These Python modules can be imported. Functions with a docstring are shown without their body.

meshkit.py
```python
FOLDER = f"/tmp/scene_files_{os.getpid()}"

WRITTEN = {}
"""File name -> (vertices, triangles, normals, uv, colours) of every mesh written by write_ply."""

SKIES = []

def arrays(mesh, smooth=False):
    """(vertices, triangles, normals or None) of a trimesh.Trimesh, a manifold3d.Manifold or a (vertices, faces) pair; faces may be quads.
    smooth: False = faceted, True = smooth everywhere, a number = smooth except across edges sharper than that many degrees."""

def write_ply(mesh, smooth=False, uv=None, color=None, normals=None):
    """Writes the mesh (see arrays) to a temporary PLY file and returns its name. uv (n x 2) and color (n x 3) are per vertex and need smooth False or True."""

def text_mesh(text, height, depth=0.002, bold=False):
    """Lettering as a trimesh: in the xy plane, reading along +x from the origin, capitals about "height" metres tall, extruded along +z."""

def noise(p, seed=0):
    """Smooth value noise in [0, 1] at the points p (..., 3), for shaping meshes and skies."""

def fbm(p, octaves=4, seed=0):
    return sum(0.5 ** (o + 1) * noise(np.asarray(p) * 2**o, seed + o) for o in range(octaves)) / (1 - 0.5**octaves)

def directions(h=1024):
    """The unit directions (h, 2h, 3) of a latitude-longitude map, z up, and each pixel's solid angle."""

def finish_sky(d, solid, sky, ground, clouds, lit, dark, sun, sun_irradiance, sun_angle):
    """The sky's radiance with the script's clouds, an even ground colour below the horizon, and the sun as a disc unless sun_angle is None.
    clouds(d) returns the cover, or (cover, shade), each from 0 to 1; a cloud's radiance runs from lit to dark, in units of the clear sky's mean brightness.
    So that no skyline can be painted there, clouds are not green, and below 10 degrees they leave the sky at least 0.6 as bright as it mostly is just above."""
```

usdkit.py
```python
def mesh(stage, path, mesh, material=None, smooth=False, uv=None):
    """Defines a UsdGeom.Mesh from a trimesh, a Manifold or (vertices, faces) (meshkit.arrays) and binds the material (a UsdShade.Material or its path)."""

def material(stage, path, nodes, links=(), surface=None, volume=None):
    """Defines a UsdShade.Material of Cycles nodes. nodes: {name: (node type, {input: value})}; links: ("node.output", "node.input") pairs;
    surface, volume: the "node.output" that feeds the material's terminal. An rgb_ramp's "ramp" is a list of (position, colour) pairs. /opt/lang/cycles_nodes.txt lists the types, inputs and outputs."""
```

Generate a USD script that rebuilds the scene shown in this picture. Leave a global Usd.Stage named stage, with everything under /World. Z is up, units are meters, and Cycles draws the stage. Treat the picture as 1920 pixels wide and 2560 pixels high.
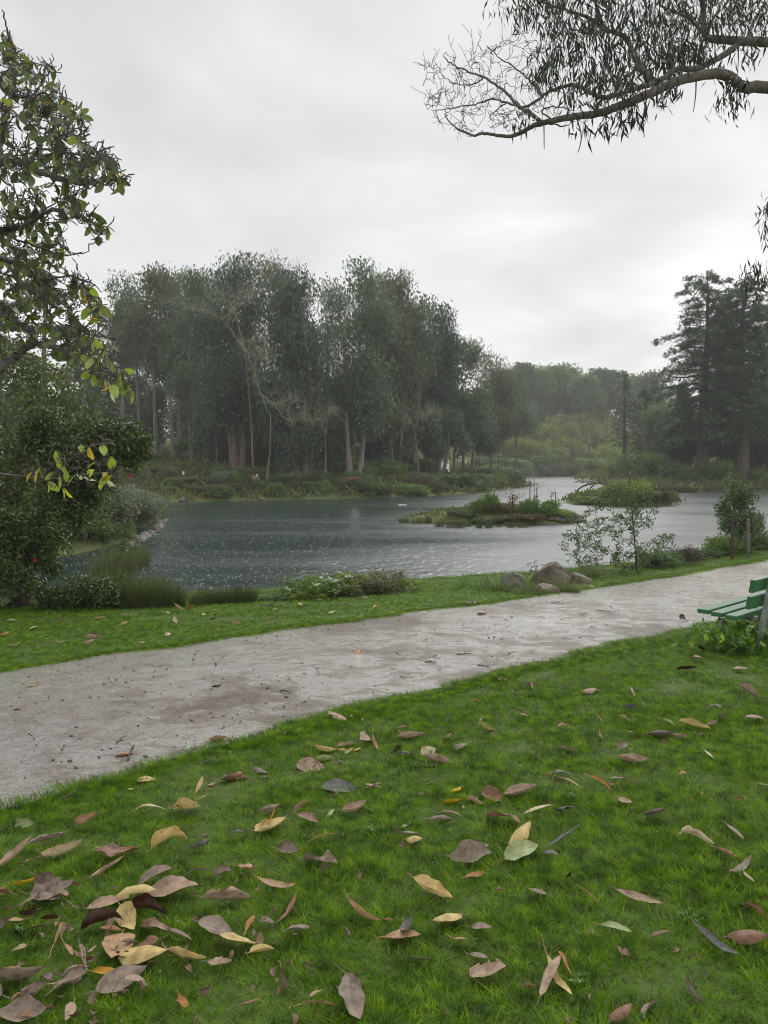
import math, random
import numpy as np
import trimesh
import usdkit, meshkit
from pxr import Usd, UsdGeom, UsdLux, UsdShade, Gf, Sdf, Vt

stage = Usd.Stage.CreateInMemory()
UsdGeom.SetStageUpAxis(stage, UsdGeom.Tokens.z)
UsdGeom.SetStageMetersPerUnit(stage, 1.0)
UsdGeom.Xform.Define(stage, '/World')
UsdGeom.Scope.Define(stage, '/World/Looks')
rng = np.random.default_rng(7)

# ------------------------------------------------------------------ camera
CAM_H = 1.55
PITCH = math.atan(115 / 1920)          # looking slightly down
cam = UsdGeom.Camera.Define(stage, '/World/camera')
cam.CreateHorizontalApertureAttr(36.0)
cam.CreateVerticalApertureAttr(48.0)
cam.CreateFocalLengthAttr(36.0)
cam.CreateClippingRangeAttr(Gf.Vec2f(0.05, 5000))
cam.AddTranslateOp().Set(Gf.Vec3d(0, 0, CAM_H))
cam.AddRotateXOp().Set(90 - math.degrees(PITCH))
cam.CreateExposureAttr(0.6)

# ------------------------------------------------------------------ sky and sun (overcast, rain)
SUN_EL, SUN_AZ = math.radians(48), math.radians(20)
usdkit.material(stage, '/World/Looks/sky_overcast', {
    'sky': ('sky_texture', {'sky_type': 'single_scattering', 'sun_disc': False, 'sun_elevation': SUN_EL, 'sun_rotation': SUN_AZ}),
    'tc': ('texture_coordinate', {}),
    'sep': ('separate_xyz', {}),
    'zc': ('math', {'math_type': 'maximum', 'value2': 0.0}),
    'za': ('math', {'math_type': 'add', 'value2': 0.22}),
    'ux': ('math', {'math_type': 'divide'}),
    'uy': ('math', {'math_type': 'divide'}),
    'cmb': ('combine_xyz', {'z': 0.0}),
    'n1': ('noise_texture', {'scale': 1.5, 'detail': 5.0, 'roughness': 0.5, 'distortion': 0.35}),
    'n2': ('noise_texture', {'scale': 0.55, 'detail': 2.0, 'roughness': 0.5}),
    'mixn': ('mix_float', {'fac': 0.5}),
    'r': ('rgb_ramp', {'ramp': [(0.36, (3.9, 3.95, 3.98)), (0.5, (5.15, 5.2, 5.2)), (0.62, (6.9, 6.9, 6.85))]}),
    'el': ('map_range', {'from_min': 0.0, 'from_max': 0.6, 'to_min': 1.14, 'to_max': .98, 'clamp': True}),
    'mul': ('vector_math', {'math_type': 'scale'}),
    'mix': ('mix', {'fac': 0.97}),
    'bg': ('background_shader', {'strength': 0.1}),
}, [('tc.generated', 'sep.vector'), ('sep.z', 'zc.value1'), ('zc.value', 'za.value1'),
    ('sep.x', 'ux.value1'), ('za.value', 'ux.value2'), ('sep.y', 'uy.value1'), ('za.value', 'uy.value2'),
    ('ux.value', 'cmb.x'), ('uy.value', 'cmb.y'), ('cmb.vector', 'n1.vector'), ('cmb.vector', 'n2.vector'),
    ('n1.fac', 'mixn.a'), ('n2.fac', 'mixn.b'), ('mixn.result', 'r.fac'),
    ('sep.z', 'el.value'), ('r.color', 'mul.vector1'), ('el.result', 'mul.scale'),
    ('sky.color', 'mix.color1'), ('mul.vector', 'mix.color2'), ('mix.color', 'bg.color')], surface='bg.background')
dome = UsdLux.DomeLight.Define(stage, '/World/sky')
UsdShade.MaterialBindingAPI.Apply(dome.GetPrim()).Bind(UsdShade.Material.Get(stage, '/World/Looks/sky_overcast'))
dome.GetPrim().SetCustomDataByKey('kind', 'structure')
sun = UsdLux.DistantLight.Define(stage, '/World/sun')
sun.CreateIntensityAttr(0.4)
sun.CreateAngleAttr(60.0)
sun.CreateNormalizeAttr(True)
sun.CreateColorAttr(Gf.Vec3f(1.0, 0.985, 0.96))
sun.AddRotateZOp().Set(-math.degrees(SUN_AZ))
sun.AddRotateXOp().Set(-(90 - math.degrees(SUN_EL)))

# ------------------------------------------------------------------ helpers
_names = {}
def numbered(name, parent='/World'):
    k = _names.get((parent, name), 0)
    _names[(parent, name)] = k + 1
    return name if k == 0 else f'{name}_{k:03d}'

def tag(p, label=None, cat=None, group=None, kind=None):
    p = p.GetPrim() if hasattr(p, 'GetPrim') else p
    for k, v in (('label', label), ('category', cat), ('group', group), ('kind', kind)):
        if v:
            p.SetCustomDataByKey(k, v)
    return p

def thing(name, label, cat, loc=(0, 0, 0), rotz=0.0, group=None, scale=None):
    x = UsdGeom.Xform.Define(stage, '/World/' + numbered(name))
    x.AddTranslateOp().Set(Gf.Vec3d(*map(float, loc)))
    if rotz:
        x.AddRotateZOp().Set(float(math.degrees(rotz)))
    if scale is not None:
        s = (scale,) * 3 if np.ndim(scale) == 0 else scale
        x.AddScaleOp().Set(Gf.Vec3f(*map(float, s)))
    return tag(x, label, cat, group)

def obj(name, mesh, mat, parent=None, smooth=False, uv=None, kind=None, label=None, cat=None, group=None):
    pp = '/World' if parent is None else str(parent.GetPath())
    m = usdkit.mesh(stage, f'{pp}/{numbered(name, pp)}', mesh, f'/World/Looks/{mat}', smooth=smooth, uv=uv)
    return tag(m, label, cat, group, kind)

def copy_of(root, name, loc, rotz, scale=1.0, label=None, cat=None, group=None):
    x = UsdGeom.Xform.Define(stage, '/World/' + numbered(name))
    p = x.GetPrim()
    p.GetReferences().AddInternalReference(root.GetPath())
    p.SetInstanceable(True)
    x.ClearXformOpOrder()
    x.AddTranslateOp(opSuffix='at').Set(Gf.Vec3d(*map(float, loc)))
    x.AddRotateZOp(opSuffix='turn').Set(float(math.degrees(rotz)))
    s = (scale,) * 3 if np.ndim(scale) == 0 else scale
    x.AddScaleOp(opSuffix='size').Set(Gf.Vec3f(*map(float, s)))
    was = root.GetCustomData()
    return tag(p, label or was.get('label'), cat or was.get('category'), group or was.get('group'))

def protoclass(name):
    """a class prim that copies refer to"""
    pp = '/World/' + name
    return stage.CreateClassPrim(pp)

# meshes -----------------------------------------------------------
def cat_meshes(ms):
    vs, fs, n = [], [], 0
    for v, f in ms:
        if len(v) == 0:
            continue
        vs.append(np.asarray(v, float)); fs.append(np.asarray(f, int) + n); n += len(v)
    return np.vstack(vs), np.vstack(fs)

def edges_mesh(A, B, ra, rb, sides=5):
    """many tapered tubes at once"""
    A, B = np.asarray(A, float), np.asarray(B, float)
    t = B - A
    L = np.linalg.norm(t, axis=1, keepdims=True) + 1e-9
    t = t / L
    ref = np.where(np.abs(t[:, 2:]) < 0.9, [[0, 0, 1.0]], [[1.0, 0, 0]])
    a = np.cross(t, ref); a /= np.linalg.norm(a, axis=1, keepdims=True) + 1e-9
    b = np.cross(t, a)
    ang = np.arange(sides) * 2 * np.pi / sides
    ring = np.cos(ang)[None, :, None] * a[:, None] + np.sin(ang)[None, :, None] * b[:, None]
    ra = np.broadcast_to(ra, len(A)); rb = np.broadcast_to(rb, len(A))
    v0 = A[:, None] - (t * np.minimum(ra[:, None] * 0.3, L * .2))[:, None] + ring * ra[:, None, None]
    v1 = B[:, None] + ring * rb[:, None, None]
    v = np.concatenate([v0, v1], 1).reshape(-1, 3)
    j = np.arange(sides); k = (j + 1) % sides
    q = np.concatenate([np.stack([j, k, sides + k], 1), np.stack([j, sides + k, sides + j], 1)])
    f = (np.arange(len(A)) * 2 * sides)[:, None, None] + q[None]
    return v, f.reshape(-1, 3)[:, ::-1]

def tube(P, R, sides=7, cap=True):
    P = np.asarray(P, float)
    R = np.broadcast_to(np.asarray(R, float), (len(P),))
    t = np.gradient(P, axis=0); t /= np.linalg.norm(t, axis=1, keepdims=True) + 1e-9
    a = np.cross(t[0], [0, 0, 1.0] if abs(t[0, 2]) < .9 else [1.0, 0, 0]); a /= np.linalg.norm(a)
    vs = []
    ang = np.arange(sides) * 2 * np.pi / sides
    for i in range(len(P)):
        a = a - t[i] * (a @ t[i]); a /= np.linalg.norm(a) + 1e-9
        b = np.cross(t[i], a)
        vs.append(P[i] + R[i] * (np.cos(ang)[:, None] * a + np.sin(ang)[:, None] * b))
    v = np.vstack(vs)
    i, j = np.meshgrid(np.arange(len(P) - 1), np.arange(sides), indexing='ij')
    i, j = i.ravel(), j.ravel(); k = (j + 1) % sides
    f = np.vstack([np.stack([i*sides+j, i*sides+k, (i+1)*sides+k], 1), np.stack([i*sides+j, (i+1)*sides+k, (i+1)*sides+j], 1)])
    if cap:
        n = len(v)
        v = np.vstack([v, P[-1] + t[-1] * R[-1] * .3, P[0]])
        e = (len(P)-1) * sides
        jj = np.arange(sides); kk = (jj+1) % sides
        f = np.vstack([f, np.stack([e+jj, e+kk, np.full(sides, n)], 1), np.stack([kk, jj, np.full(sides, n+1)], 1)])
    return v, f

def spline(P, n=8, jitter=0.0, r=rng):
    """Catmull-Rom through the points"""
    P = np.asarray(P, float)
    if len(P) < 3:
        t = np.linspace(0, 1, n)[:, None]
        Q = P[0] * (1 - t) + P[-1] * t
    else:
        E = np.vstack([2*P[0]-P[1], P, 2*P[-1]-P[-2]])
        out = []
        for i in range(1, len(E)-2):
            t = np.linspace(0, 1, n, endpoint=False)[:, None]
            p0, p1, p2, p3 = E[i-1], E[i], E[i+1], E[i+2]
            out.append(0.5*((2*p1)+(-p0+p2)*t+(2*p0-5*p1+4*p2-p3)*t**2+(-p0+3*p1-3*p2+p3)*t**3))
        Q = np.vstack(out + [P[-1:]])
    if jitter:
        Q = Q + r.normal(0, jitter, Q.shape) * np.r_[0, np.ones(len(Q)-1)][:, None]
    return Q

def unit(v):
    v = np.asarray(v, float)
    return v / (np.linalg.norm(v, axis=-1, keepdims=True) + 1e-9)

def rand_dirs(n, r=rng):
    return unit(r.normal(size=(n, 3)))

def leaf_quads(C, A, B, l, w, fold=0.25):
    """one folded, pointed leaf per centre: A along the leaf, B across"""
    C, A = np.asarray(C, float), unit(A)
    B = unit(B - A * (A * B).sum(1, keepdims=True))
    N = np.cross(A, B)
    l = np.broadcast_to(l, len(C))[:, None]; w = np.broadcast_to(w, len(C))[:, None]
    base, tip = C - A*l*.5, C + A*l*.5
    m = C - A*l*.06 + N*w*fold
    v = np.stack([base, m + B*w*.5, tip, m - B*w*.5], 1).reshape(-1, 3)
    f = (np.arange(len(C))*4)[:, None, None] + np.array([[0, 2, 1], [0, 3, 2]])[None]
    return v, f.reshape(-1, 3)

def leaf_ovals(C, A, B, l, w, fold=0.18, droop=0.12):
    """rounder leaves: 6 triangles, folded on the midrib and bent"""
    C, A = np.asarray(C, float), unit(A)
    B = unit(B - A * (A * B).sum(1, keepdims=True))
    N = np.cross(A, B)
    l = np.broadcast_to(l, len(C))[:, None]; w = np.broadcast_to(w, len(C))[:, None]
    def pt(t, s, h):
        return C + A*l*(t-.5) + B*w*s + N*(w*abs(s)*fold*2 - l*droop*h)
    v = np.stack([pt(0, 0, .3), pt(.3, .46, .05), pt(.68, .42, .1), pt(1, 0, .8), pt(.68, -.42, .1), pt(.3, -.46, .05), pt(.5, 0, 0)], 1).reshape(-1, 3)
    q = np.array([[0, 6, 1], [1, 6, 2], [2, 6, 3], [3, 6, 4], [4, 6, 5], [5, 6, 0]])
    f = (np.arange(len(C))*7)[:, None, None] + q[None]
    return v, f.reshape(-1, 3)

# ------------------------------------------------------------------ terrain
W = CAM_H - 2.75                                   # water level
SHORE = np.array([(-9, 11.6), (-6.5, 12.9), (-2.8, 14.3), (0.2, 16.3), (4.4, 18.6), (9, 21.9), (13.2, 26.4), (22, 32), (40, 38), (75, 46), (110, 60),
                  (112, 86), (70, 86), (42, 85), (29, 79), (27, 86), (31, 104), (36, 128), (40, 143), (38, 152), (46, 180), (62, 215), (85, 240), (84, 249),
                  (60, 226), (41, 203), (31, 175), (25, 143), (19.5, 112), (18, 100), (11.5, 82), (5.7, 72.5), (0, 68), (-9.7, 62.5), (-17.7, 58),
                  (-16, 50), (-11.6, 40.5), (-11.5, 36), (-9.6, 29), (-9.2, 25), (-10.5, 20), (-12.5, 15.5), (-12, 12.5)], float)
def _dens(P, step=2.0):
    out = []
    for a, b in zip(P, np.roll(P, -1, 0)):
        n = max(1, int(np.linalg.norm(b-a)/step))
        out.append(a + (b-a)*np.linspace(0, 1, n, endpoint=False)[:, None])
    return np.vstack(out)
_S = _dens(SHORE)
_nn = np.c_[_S*0.22, np.zeros(len(_S))]
_S = _S + np.c_[meshkit.fbm(_nn, 3, 3) - .5, meshkit.fbm(_nn, 3, 5) - .5] * np.clip(np.linalg.norm(_S, axis=1, keepdims=True)/30, .4, 2.2)*1.3
for _k in range(2):
    _S = .25*np.roll(_S, 1, 0) + .5*_S + .25*np.roll(_S, -1, 0)
def shore_sd(x, y):
    """signed distance to the shoreline, negative in the water"""
    P = np.stack([np.ravel(x), np.ravel(y)], 1).astype(float)
    A, B = _S, np.roll(_S, -1, 0)
    best = np.full(len(P), 1e9); inside = np.zeros(len(P), bool)
    for a, b in zip(A, B):
        d = b - a
        t = np.clip(((P - a) @ d) / (d @ d + 1e-12), 0, 1)
        q = P - a - t[:, None]*d
        np.minimum(best, (q*q).sum(1), out=best)
        c = (a[1] > P[:, 1]) != (b[1] > P[:, 1])
        xi = a[0] + (P[:, 1]-a[1])/(b[1]-a[1]+1e-12)*d[0]
        inside ^= c & (P[:, 0] < xi)
    s = np.sqrt(best)
    return np.where(inside, -s, s).reshape(np.shape(x))

ISLANDS = [(5.6, 39.0, 4.6, 2.9, 0.55, 0.05), (17.6, 57.0, 4.0, 4.2, 0.5, 0.0)]   # x, y, rx, ry, height, turn
def near_plane(y):
    return -0.055*np.clip(y-1, 0, None)
def lawn_h(x, y):
    z = near_plane(y)
    k = np.log1p(np.exp((z + .86)/.06))*.06 - .86
    return np.where(z > -.5, z, k)
def is_near(x, y):
    return y < 0.56*np.clip(x, -14, 200)*0.62 + 24 - 8*np.clip((-x-8)/4, 0, 1)
def height(x, y):
    x, y = np.asarray(x, float), np.asarray(y, float)
    d = shore_sd(x, y)
    dp = np.clip(d, 0, None)
    near = is_near(x, y) & ~((x < -10.5) & (y > 14))
    hn = np.minimum(lawn_h(x, y), W + .03 + dp*.55)
    far_slope = np.where(dp < 14, dp*.145, 2.03 + (dp-14)*.055)
    right = np.clip((x-22)/10, 0, 1)*np.clip((y-60)/15, 0, 1)*np.clip((140-y)/30, 0, 1)
    far_slope = far_slope*(1-right) + right*(dp*.085)
    rise = np.clip((y-165)/90, 0, 1.6)*10*np.clip((x+60)/120, 0.25, 1)
    bumps = (meshkit.fbm(np.stack([x*.09, y*.09, 0*x], -1), 4, 11) - .5)*np.clip(dp*.12, 0, 1.6)
    hf = W + .05 + .22*(1-np.exp(-dp/.6)) + far_slope + rise + bumps
    h = np.where(near, hn, hf)
    bed = W - np.minimum(1.5, -np.clip(d, None, 0)*.35) - .02
    h = np.where(d > 0, h, bed)
    for ix, iy, rx, ry, hh, tr in ISLANDS:
        n = meshkit.fbm(np.stack([x*.5, y*.5, 0*x + 3], -1), 3, 2) - .5
        r2 = ((x-ix)/rx)**2 + ((y-iy)/ry)**2 + n*.5
        b = W + hh*(1-r2)*1.3
        b = np.where(b > W, W + hh*np.tanh((b-W)/hh*1.4), b)
        h = np.maximum(h, np.where(r2 < 2.0, np.maximum(b, W-1.6), -9))
    return h

CP, SP = math.cos(PITCH), math.sin(PITCH)
def ray(px, py):
    """direction with unit forward (y) distance for a place in the photograph's frame"""
    u, v = (px-960)/1920, (py-1280)/1920
    d = np.array([u, CP - v*SP, -SP - v*CP])
    return d / d[1]
def at(px, py, depth):
    d = ray(px, py)
    return np.array([0, 0, CAM_H]) + d*depth
def on_ground(px, py, lo=.8, hi=400):
    """where that line of sight meets the terrain"""
    d = ray(px, py)
    t = np.geomspace(lo, hi, 900)
    z = CAM_H + d[2]*t
    h = np.maximum(height(d[0]*t, t), W)
    i = np.argmax(z < h)
    if z[i] >= h[i]:
        return at(px, py, hi)
    a = (z[i-1]-h[i-1])/((z[i-1]-h[i-1]) + (h[i]-z[i])) if i else 0
    tt = t[i-1] + (t[i]-t[i-1])*a if i else t[0]
    return np.array([d[0]*tt, tt, CAM_H + d[2]*tt])
def on_lawn(px, py):
    d = ray(px, py)
    t = (CAM_H + .055*(0+0) + 0 - 0)            # solve CAM_H + dz t = -.055 (t-1)
    tt = (CAM_H - .055)/(-d[2] - .055)
    return np.array([d[0]*tt, tt, -.055*max(tt-1, 0)])
def gz(x, y):
    return float(height(np.array([x]), np.array([y]))[0])

# path: between these two edges (towards the lake, towards the viewer)
FAR_EDGE = np.array([(-16, -5.6), (-9, 1.4), (-3.5, 6.95), (0, 10.5), (3.3, 13.7), (6.6, 16.7), (10.6, 20.2), (16, 24.4), (24, 30), (34, 35.5)], float)
NEAR_EDGE = np.array([(-12, -6.4), (-6, -.4), (-1.88, 3.77), (0, 5.73), (1.7, 7.35), (3.6, 8.95), (5.2, 10.6), (7.2, 13.2), (11.5, 17.6), (17, 21.8), (25, 27), (35, 32.2)], float)
def _edge_noise(E, seed):
    Q = spline(np.c_[E, np.zeros(len(E))], 40)[:, :2]
    n = meshkit.fbm(np.c_[Q*2.2, np.zeros(len(Q))], 3, seed) - .5
    m = meshkit.fbm(np.c_[Q*.5, np.ones(len(Q))], 2, seed+1) - .5
    return Q + np.c_[-n, n]*.16 + np.c_[-m, m]*.25
FAR_E, NEAR_E = _edge_noise(FAR_EDGE, 21), _edge_noise(NEAR_EDGE, 31)
def path_mask(x, y):
    """+ inside the path: distance inside the nearest edge"""
    yf = np.interp(x, FAR_E[:, 0], FAR_E[:, 1]); yn = np.interp(x, NEAR_E[:, 0], NEAR_E[:, 1])
    return np.minimum(yf - y, y - yn)*.7

def M(name, nodes, links, surface='p.BSDF', volume=None):
    return usdkit.material(stage, f'/World/Looks/{name}', nodes, links, surface=surface, volume=volume)

def bark_mat(name, c1, c2, scale=6, stretch=.15, rough=.85, bump=.4):
    M(name, {'tc': ('texture_coordinate', {}), 'mp': ('mapping', {'scale': (1, 1, stretch)}),
             'n': ('noise_texture', {'scale': scale, 'detail': 4.0, 'roughness': .6}),
             'r': ('rgb_ramp', {'ramp': [(.35, c1), (.65, c2)]}),
             'b': ('bump', {'strength': bump, 'distance': .02}),
             'p': ('principled_bsdf', {'roughness': rough})},
      [('tc.object', 'mp.vector'), ('mp.vector', 'n.vector'), ('n.fac', 'r.fac'), ('r.color', 'p.base_color'), ('n.fac', 'b.height'), ('b.normal', 'p.normal')])

def leaf_mat(name, stops, rough=.45, trans=.3, spec=.5, trans_tint=(1.15, 1.2, .7), clump=.55):
    """each leaf gets its own tone of the ramp"""
    M(name, {'g': ('geometry', {}), 'r': ('rgb_ramp', {'ramp': stops}),
             'nz': ('noise_texture', {'scale': clump, 'detail': 2.0, 'roughness': .5}),
             'nk': ('map_range', {'from_min': .32, 'from_max': .68, 'to_min': 0.0, 'to_max': 1.0, 'clamp': True}),
             'mf': ('mix_float', {'fac': .5}),
             'p': ('principled_bsdf', {'roughness': rough, 'specular_ior_level': spec}),
             'tt': ('mix', {'mix_type': 'multiply', 'fac': 1.0, 'color2': trans_tint}),
             't': ('translucent_bsdf', {}),
             'm': ('mix_closure', {'fac': trans})},
      [('g.position', 'nz.vector'), ('nz.fac', 'nk.value'), ('g.random_per_island', 'mf.a'), ('nk.result', 'mf.b'), ('mf.result', 'r.fac'), ('r.color', 'p.base_color'), ('r.color', 'tt.color1'), ('tt.color', 't.color'), ('p.BSDF', 'm.closure1'), ('t.BSDF', 'm.closure2')], surface='m.closure')

def plain_mat(name, c, rough=.6, metallic=0.0, var=.12, scale=8, bump=.0, spec=.5, coat=0.0):
    c = np.array(c)
    M(name, {'tc': ('texture_coordinate', {}), 'n': ('noise_texture', {'scale': scale, 'detail': 5.0, 'roughness': .6}),
             'r': ('rgb_ramp', {'ramp': [(.3, tuple(c*(1-var))), (.7, tuple(c*(1+var)))]}),
             'b': ('bump', {'strength': bump, 'distance': .01}),
             'p': ('principled_bsdf', {'roughness': rough, 'metallic': metallic, 'specular_ior_level': spec, 'coat_weight': coat})},
      [('tc.object', 'n.vector'), ('n.fac', 'r.fac'), ('r.color', 'p.base_color'), ('n.fac', 'b.height'), ('b.normal', 'p.normal')])

# ground: earth and turf near, scrubby ground on the banks
M('ground_earth', {
    'g': ('geometry', {}),
    'n1': ('noise_texture', {'scale': .35, 'detail': 6.0, 'roughness': .62}),
    'n2': ('noise_texture', {'scale': 14.0, 'detail': 4.0, 'roughness': .6}),
    'r1': ('rgb_ramp', {'ramp': [(.30, (.06, .085, .022)), (.48, (.12, .15, .035)), (.6, (.17, .17, .055)), (.75, (.19, .15, .095))]}),
    'r2': ('rgb_ramp', {'ramp': [(.3, (.55, .55, .55)), (.7, (1.2, 1.2, 1.2))]}),
    'mx': ('mix', {'mix_type': 'multiply', 'fac': 1.0}),
    'near': ('rgb_ramp', {'ramp': [(.3, (.035, .064, .005)), (.7, (.075, .125, .010))]}),
    'sx': ('separate_xyz', {}),
    'kx': ('math', {'math_type': 'multiply', 'value2': -.35}),
    'ky': ('math', {'math_type': 'add'}),
    'kf': ('map_range', {'from_min': 24.0, 'from_max': 27.0, 'to_min': 0.0, 'to_max': 1.0, 'clamp': True}),
    'sel': ('mix', {}),
    'b': ('bump', {'strength': .7, 'distance': .05}),
    'p': ('principled_bsdf', {'roughness': .8, 'specular_ior_level': .3})},
  [('g.position', 'n1.vector'), ('g.position', 'n2.vector'), ('n1.fac', 'r1.fac'), ('n2.fac', 'r2.fac'), ('r1.color', 'mx.color1'), ('r2.color', 'mx.color2'),
   ('n2.fac', 'near.fac'), ('g.position', 'sx.vector'), ('sx.x', 'kx.value1'), ('kx.value', 'ky.value1'), ('sx.y', 'ky.value2'), ('ky.value', 'kf.value'), ('kf.result', 'sel.fac'),
   ('near.color', 'sel.color1'), ('mx.color', 'sel.color2'), ('sel.color', 'p.base_color'), ('n2.fac', 'b.height'), ('b.normal', 'p.normal')])

rr = np.r_[0.0, np.geomspace(.5, 600, 560)]
aa = np.radians(np.r_[np.linspace(-180, -44, 40, endpoint=False), np.linspace(-44, 44, 230, endpoint=False), np.linspace(44, 180, 40, endpoint=False)])
R_, A_ = np.meshgrid(rr, aa, indexing='ij')
GX, GY = R_*np.sin(A_), R_*np.cos(A_)
GZ = height(GX, GY)
GZ = np.where(path_mask(GX, GY) > .02, GZ - .012, GZ)
nr, na = GX.shape
ii, jj = np.meshgrid(np.arange(nr-1), np.arange(na), indexing='ij')
ii, jj = ii.ravel(), jj.ravel(); kk = (jj+1) % na
gf = np.vstack([np.stack([ii*na+jj, (ii+1)*na+jj, (ii+1)*na+kk], 1), np.stack([ii*na+jj, (ii+1)*na+kk, ii*na+kk], 1)])
gf = gf[:, ::-1]
gv = np.stack([GX.ravel(), GY.ravel(), GZ.ravel()], 1)
_ar = np.linalg.norm(np.cross(gv[gf[:, 1]]-gv[gf[:, 0]], gv[gf[:, 2]]-gv[gf[:, 0]]), axis=1)
obj('ground', (gv, gf[_ar > 1e-9]), 'ground_earth', smooth=True, kind='structure')

# path of wet decomposed granite ------------------------------------
M('wet_gravel', {
    'g': ('geometry', {}),
    'n1': ('noise_texture', {'scale': .55, 'detail': 6.0, 'roughness': .62}),
    'nm': ('noise_texture', {'scale': 4.2, 'detail': 5.0, 'roughness': .62, 'distortion': .5}),
    'cm': ('mix', {'mix_type': 'multiply', 'fac': 1.0}), 'cr': ('rgb_ramp', {'ramp': [(.36, (.62, .56, .51)), (.5, (.95, .94, .93)), (.64, (1.15, 1.15, 1.15))]}),
    'n2': ('noise_texture', {'scale': 46.0, 'detail': 4.0, 'roughness': .7}),
    'v': ('voronoi_texture', {'scale': 55.0}),
    'fl': ('mapping', {'rotation': (0, 0, -.78), 'scale': (1.0, 3.2, 1.0)}),
    'n3': ('noise_texture', {'scale': 11.0, 'detail': 5.0, 'roughness': .7, 'distortion': .8}),
    'r1': ('rgb_ramp', {'ramp': [(.36, (.155, .118, .092)), (.48, (.315, .278, .248)), (.62, (.42, .388, .36))]}),
    'r2': ('rgb_ramp', {'ramp': [(.30, (.22, .20, .18)), (.44, (.8, .8, .8)), (.68, (1.3, 1.3, 1.3))]}),
    'mx': ('mix', {'mix_type': 'multiply', 'fac': 1.0}),
    'wsum': ('math', {'math_type': 'add'}), 'wet': ('rgb_ramp', {'ramp': [(.44, (0.08, 0.08, 0.08)), (.53, (1, 1, 1))]}), 'wh': ('math', {'math_type': 'multiply_add', 'value2': 1.3, 'value3': -.65}),
    'wr': ('map_range', {'from_min': 0.0, 'from_max': 1.0, 'to_min': .5, 'to_max': .2}),
    'hs': ('math', {'math_type': 'multiply', 'value2': .35}),
    'ha': ('math', {'math_type': 'add'}),
    'h3': ('math', {'math_type': 'multiply', 'value2': 3.0}),
    'hb': ('math', {'math_type': 'add'}),
    'b': ('bump', {'strength': .8, 'distance': .014}),
    'b2': ('bump', {'strength': .35, 'distance': .010}),
    'p': ('principled_bsdf', {'specular_ior_level': .5, 'coat_roughness': .06, 'coat_ior': 1.8})},
  [('g.position', 'n1.vector'), ('g.position', 'n2.vector'), ('g.position', 'v.vector'), ('g.position', 'fl.vector'), ('fl.vector', 'n3.vector'),
   ('n1.fac', 'r1.fac'), ('n2.fac', 'r2.fac'), ('r1.color', 'mx.color1'), ('r2.color', 'mx.color2'), ('nm.fac', 'cr.fac'), ('mx.color', 'cm.color1'), ('cr.color', 'cm.color2'), ('cm.color', 'p.base_color'), ('g.position', 'nm.vector'),
   ('nm.fac', 'wh.value1'), ('wh.value', 'wsum.value1'), ('n1.fac', 'wsum.value2'), ('wsum.value', 'wet.fac'), ('wet.color', 'wr.value'), ('wr.result', 'p.roughness'), ('wet.color', 'p.coat_weight'),
   ('v.distance', 'hs.value1'), ('hs.value', 'ha.value1'), ('n2.fac', 'ha.value2'), ('n3.fac', 'h3.value1'), ('ha.value', 'hb.value1'), ('h3.value', 'hb.value2'),
   ('hb.value', 'b.height'), ('b.normal', 'p.normal'), ('h3.value', 'b2.height'), ('b2.normal', 'p.coat_normal')])
ns, nc = 560, 60
fs_ = np.interp(np.linspace(0, 1, ns), np.linspace(0, 1, len(FAR_E)), FAR_E[:, 0]), np.interp(np.linspace(0, 1, ns), np.linspace(0, 1, len(FAR_E)), FAR_E[:, 1])
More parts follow.
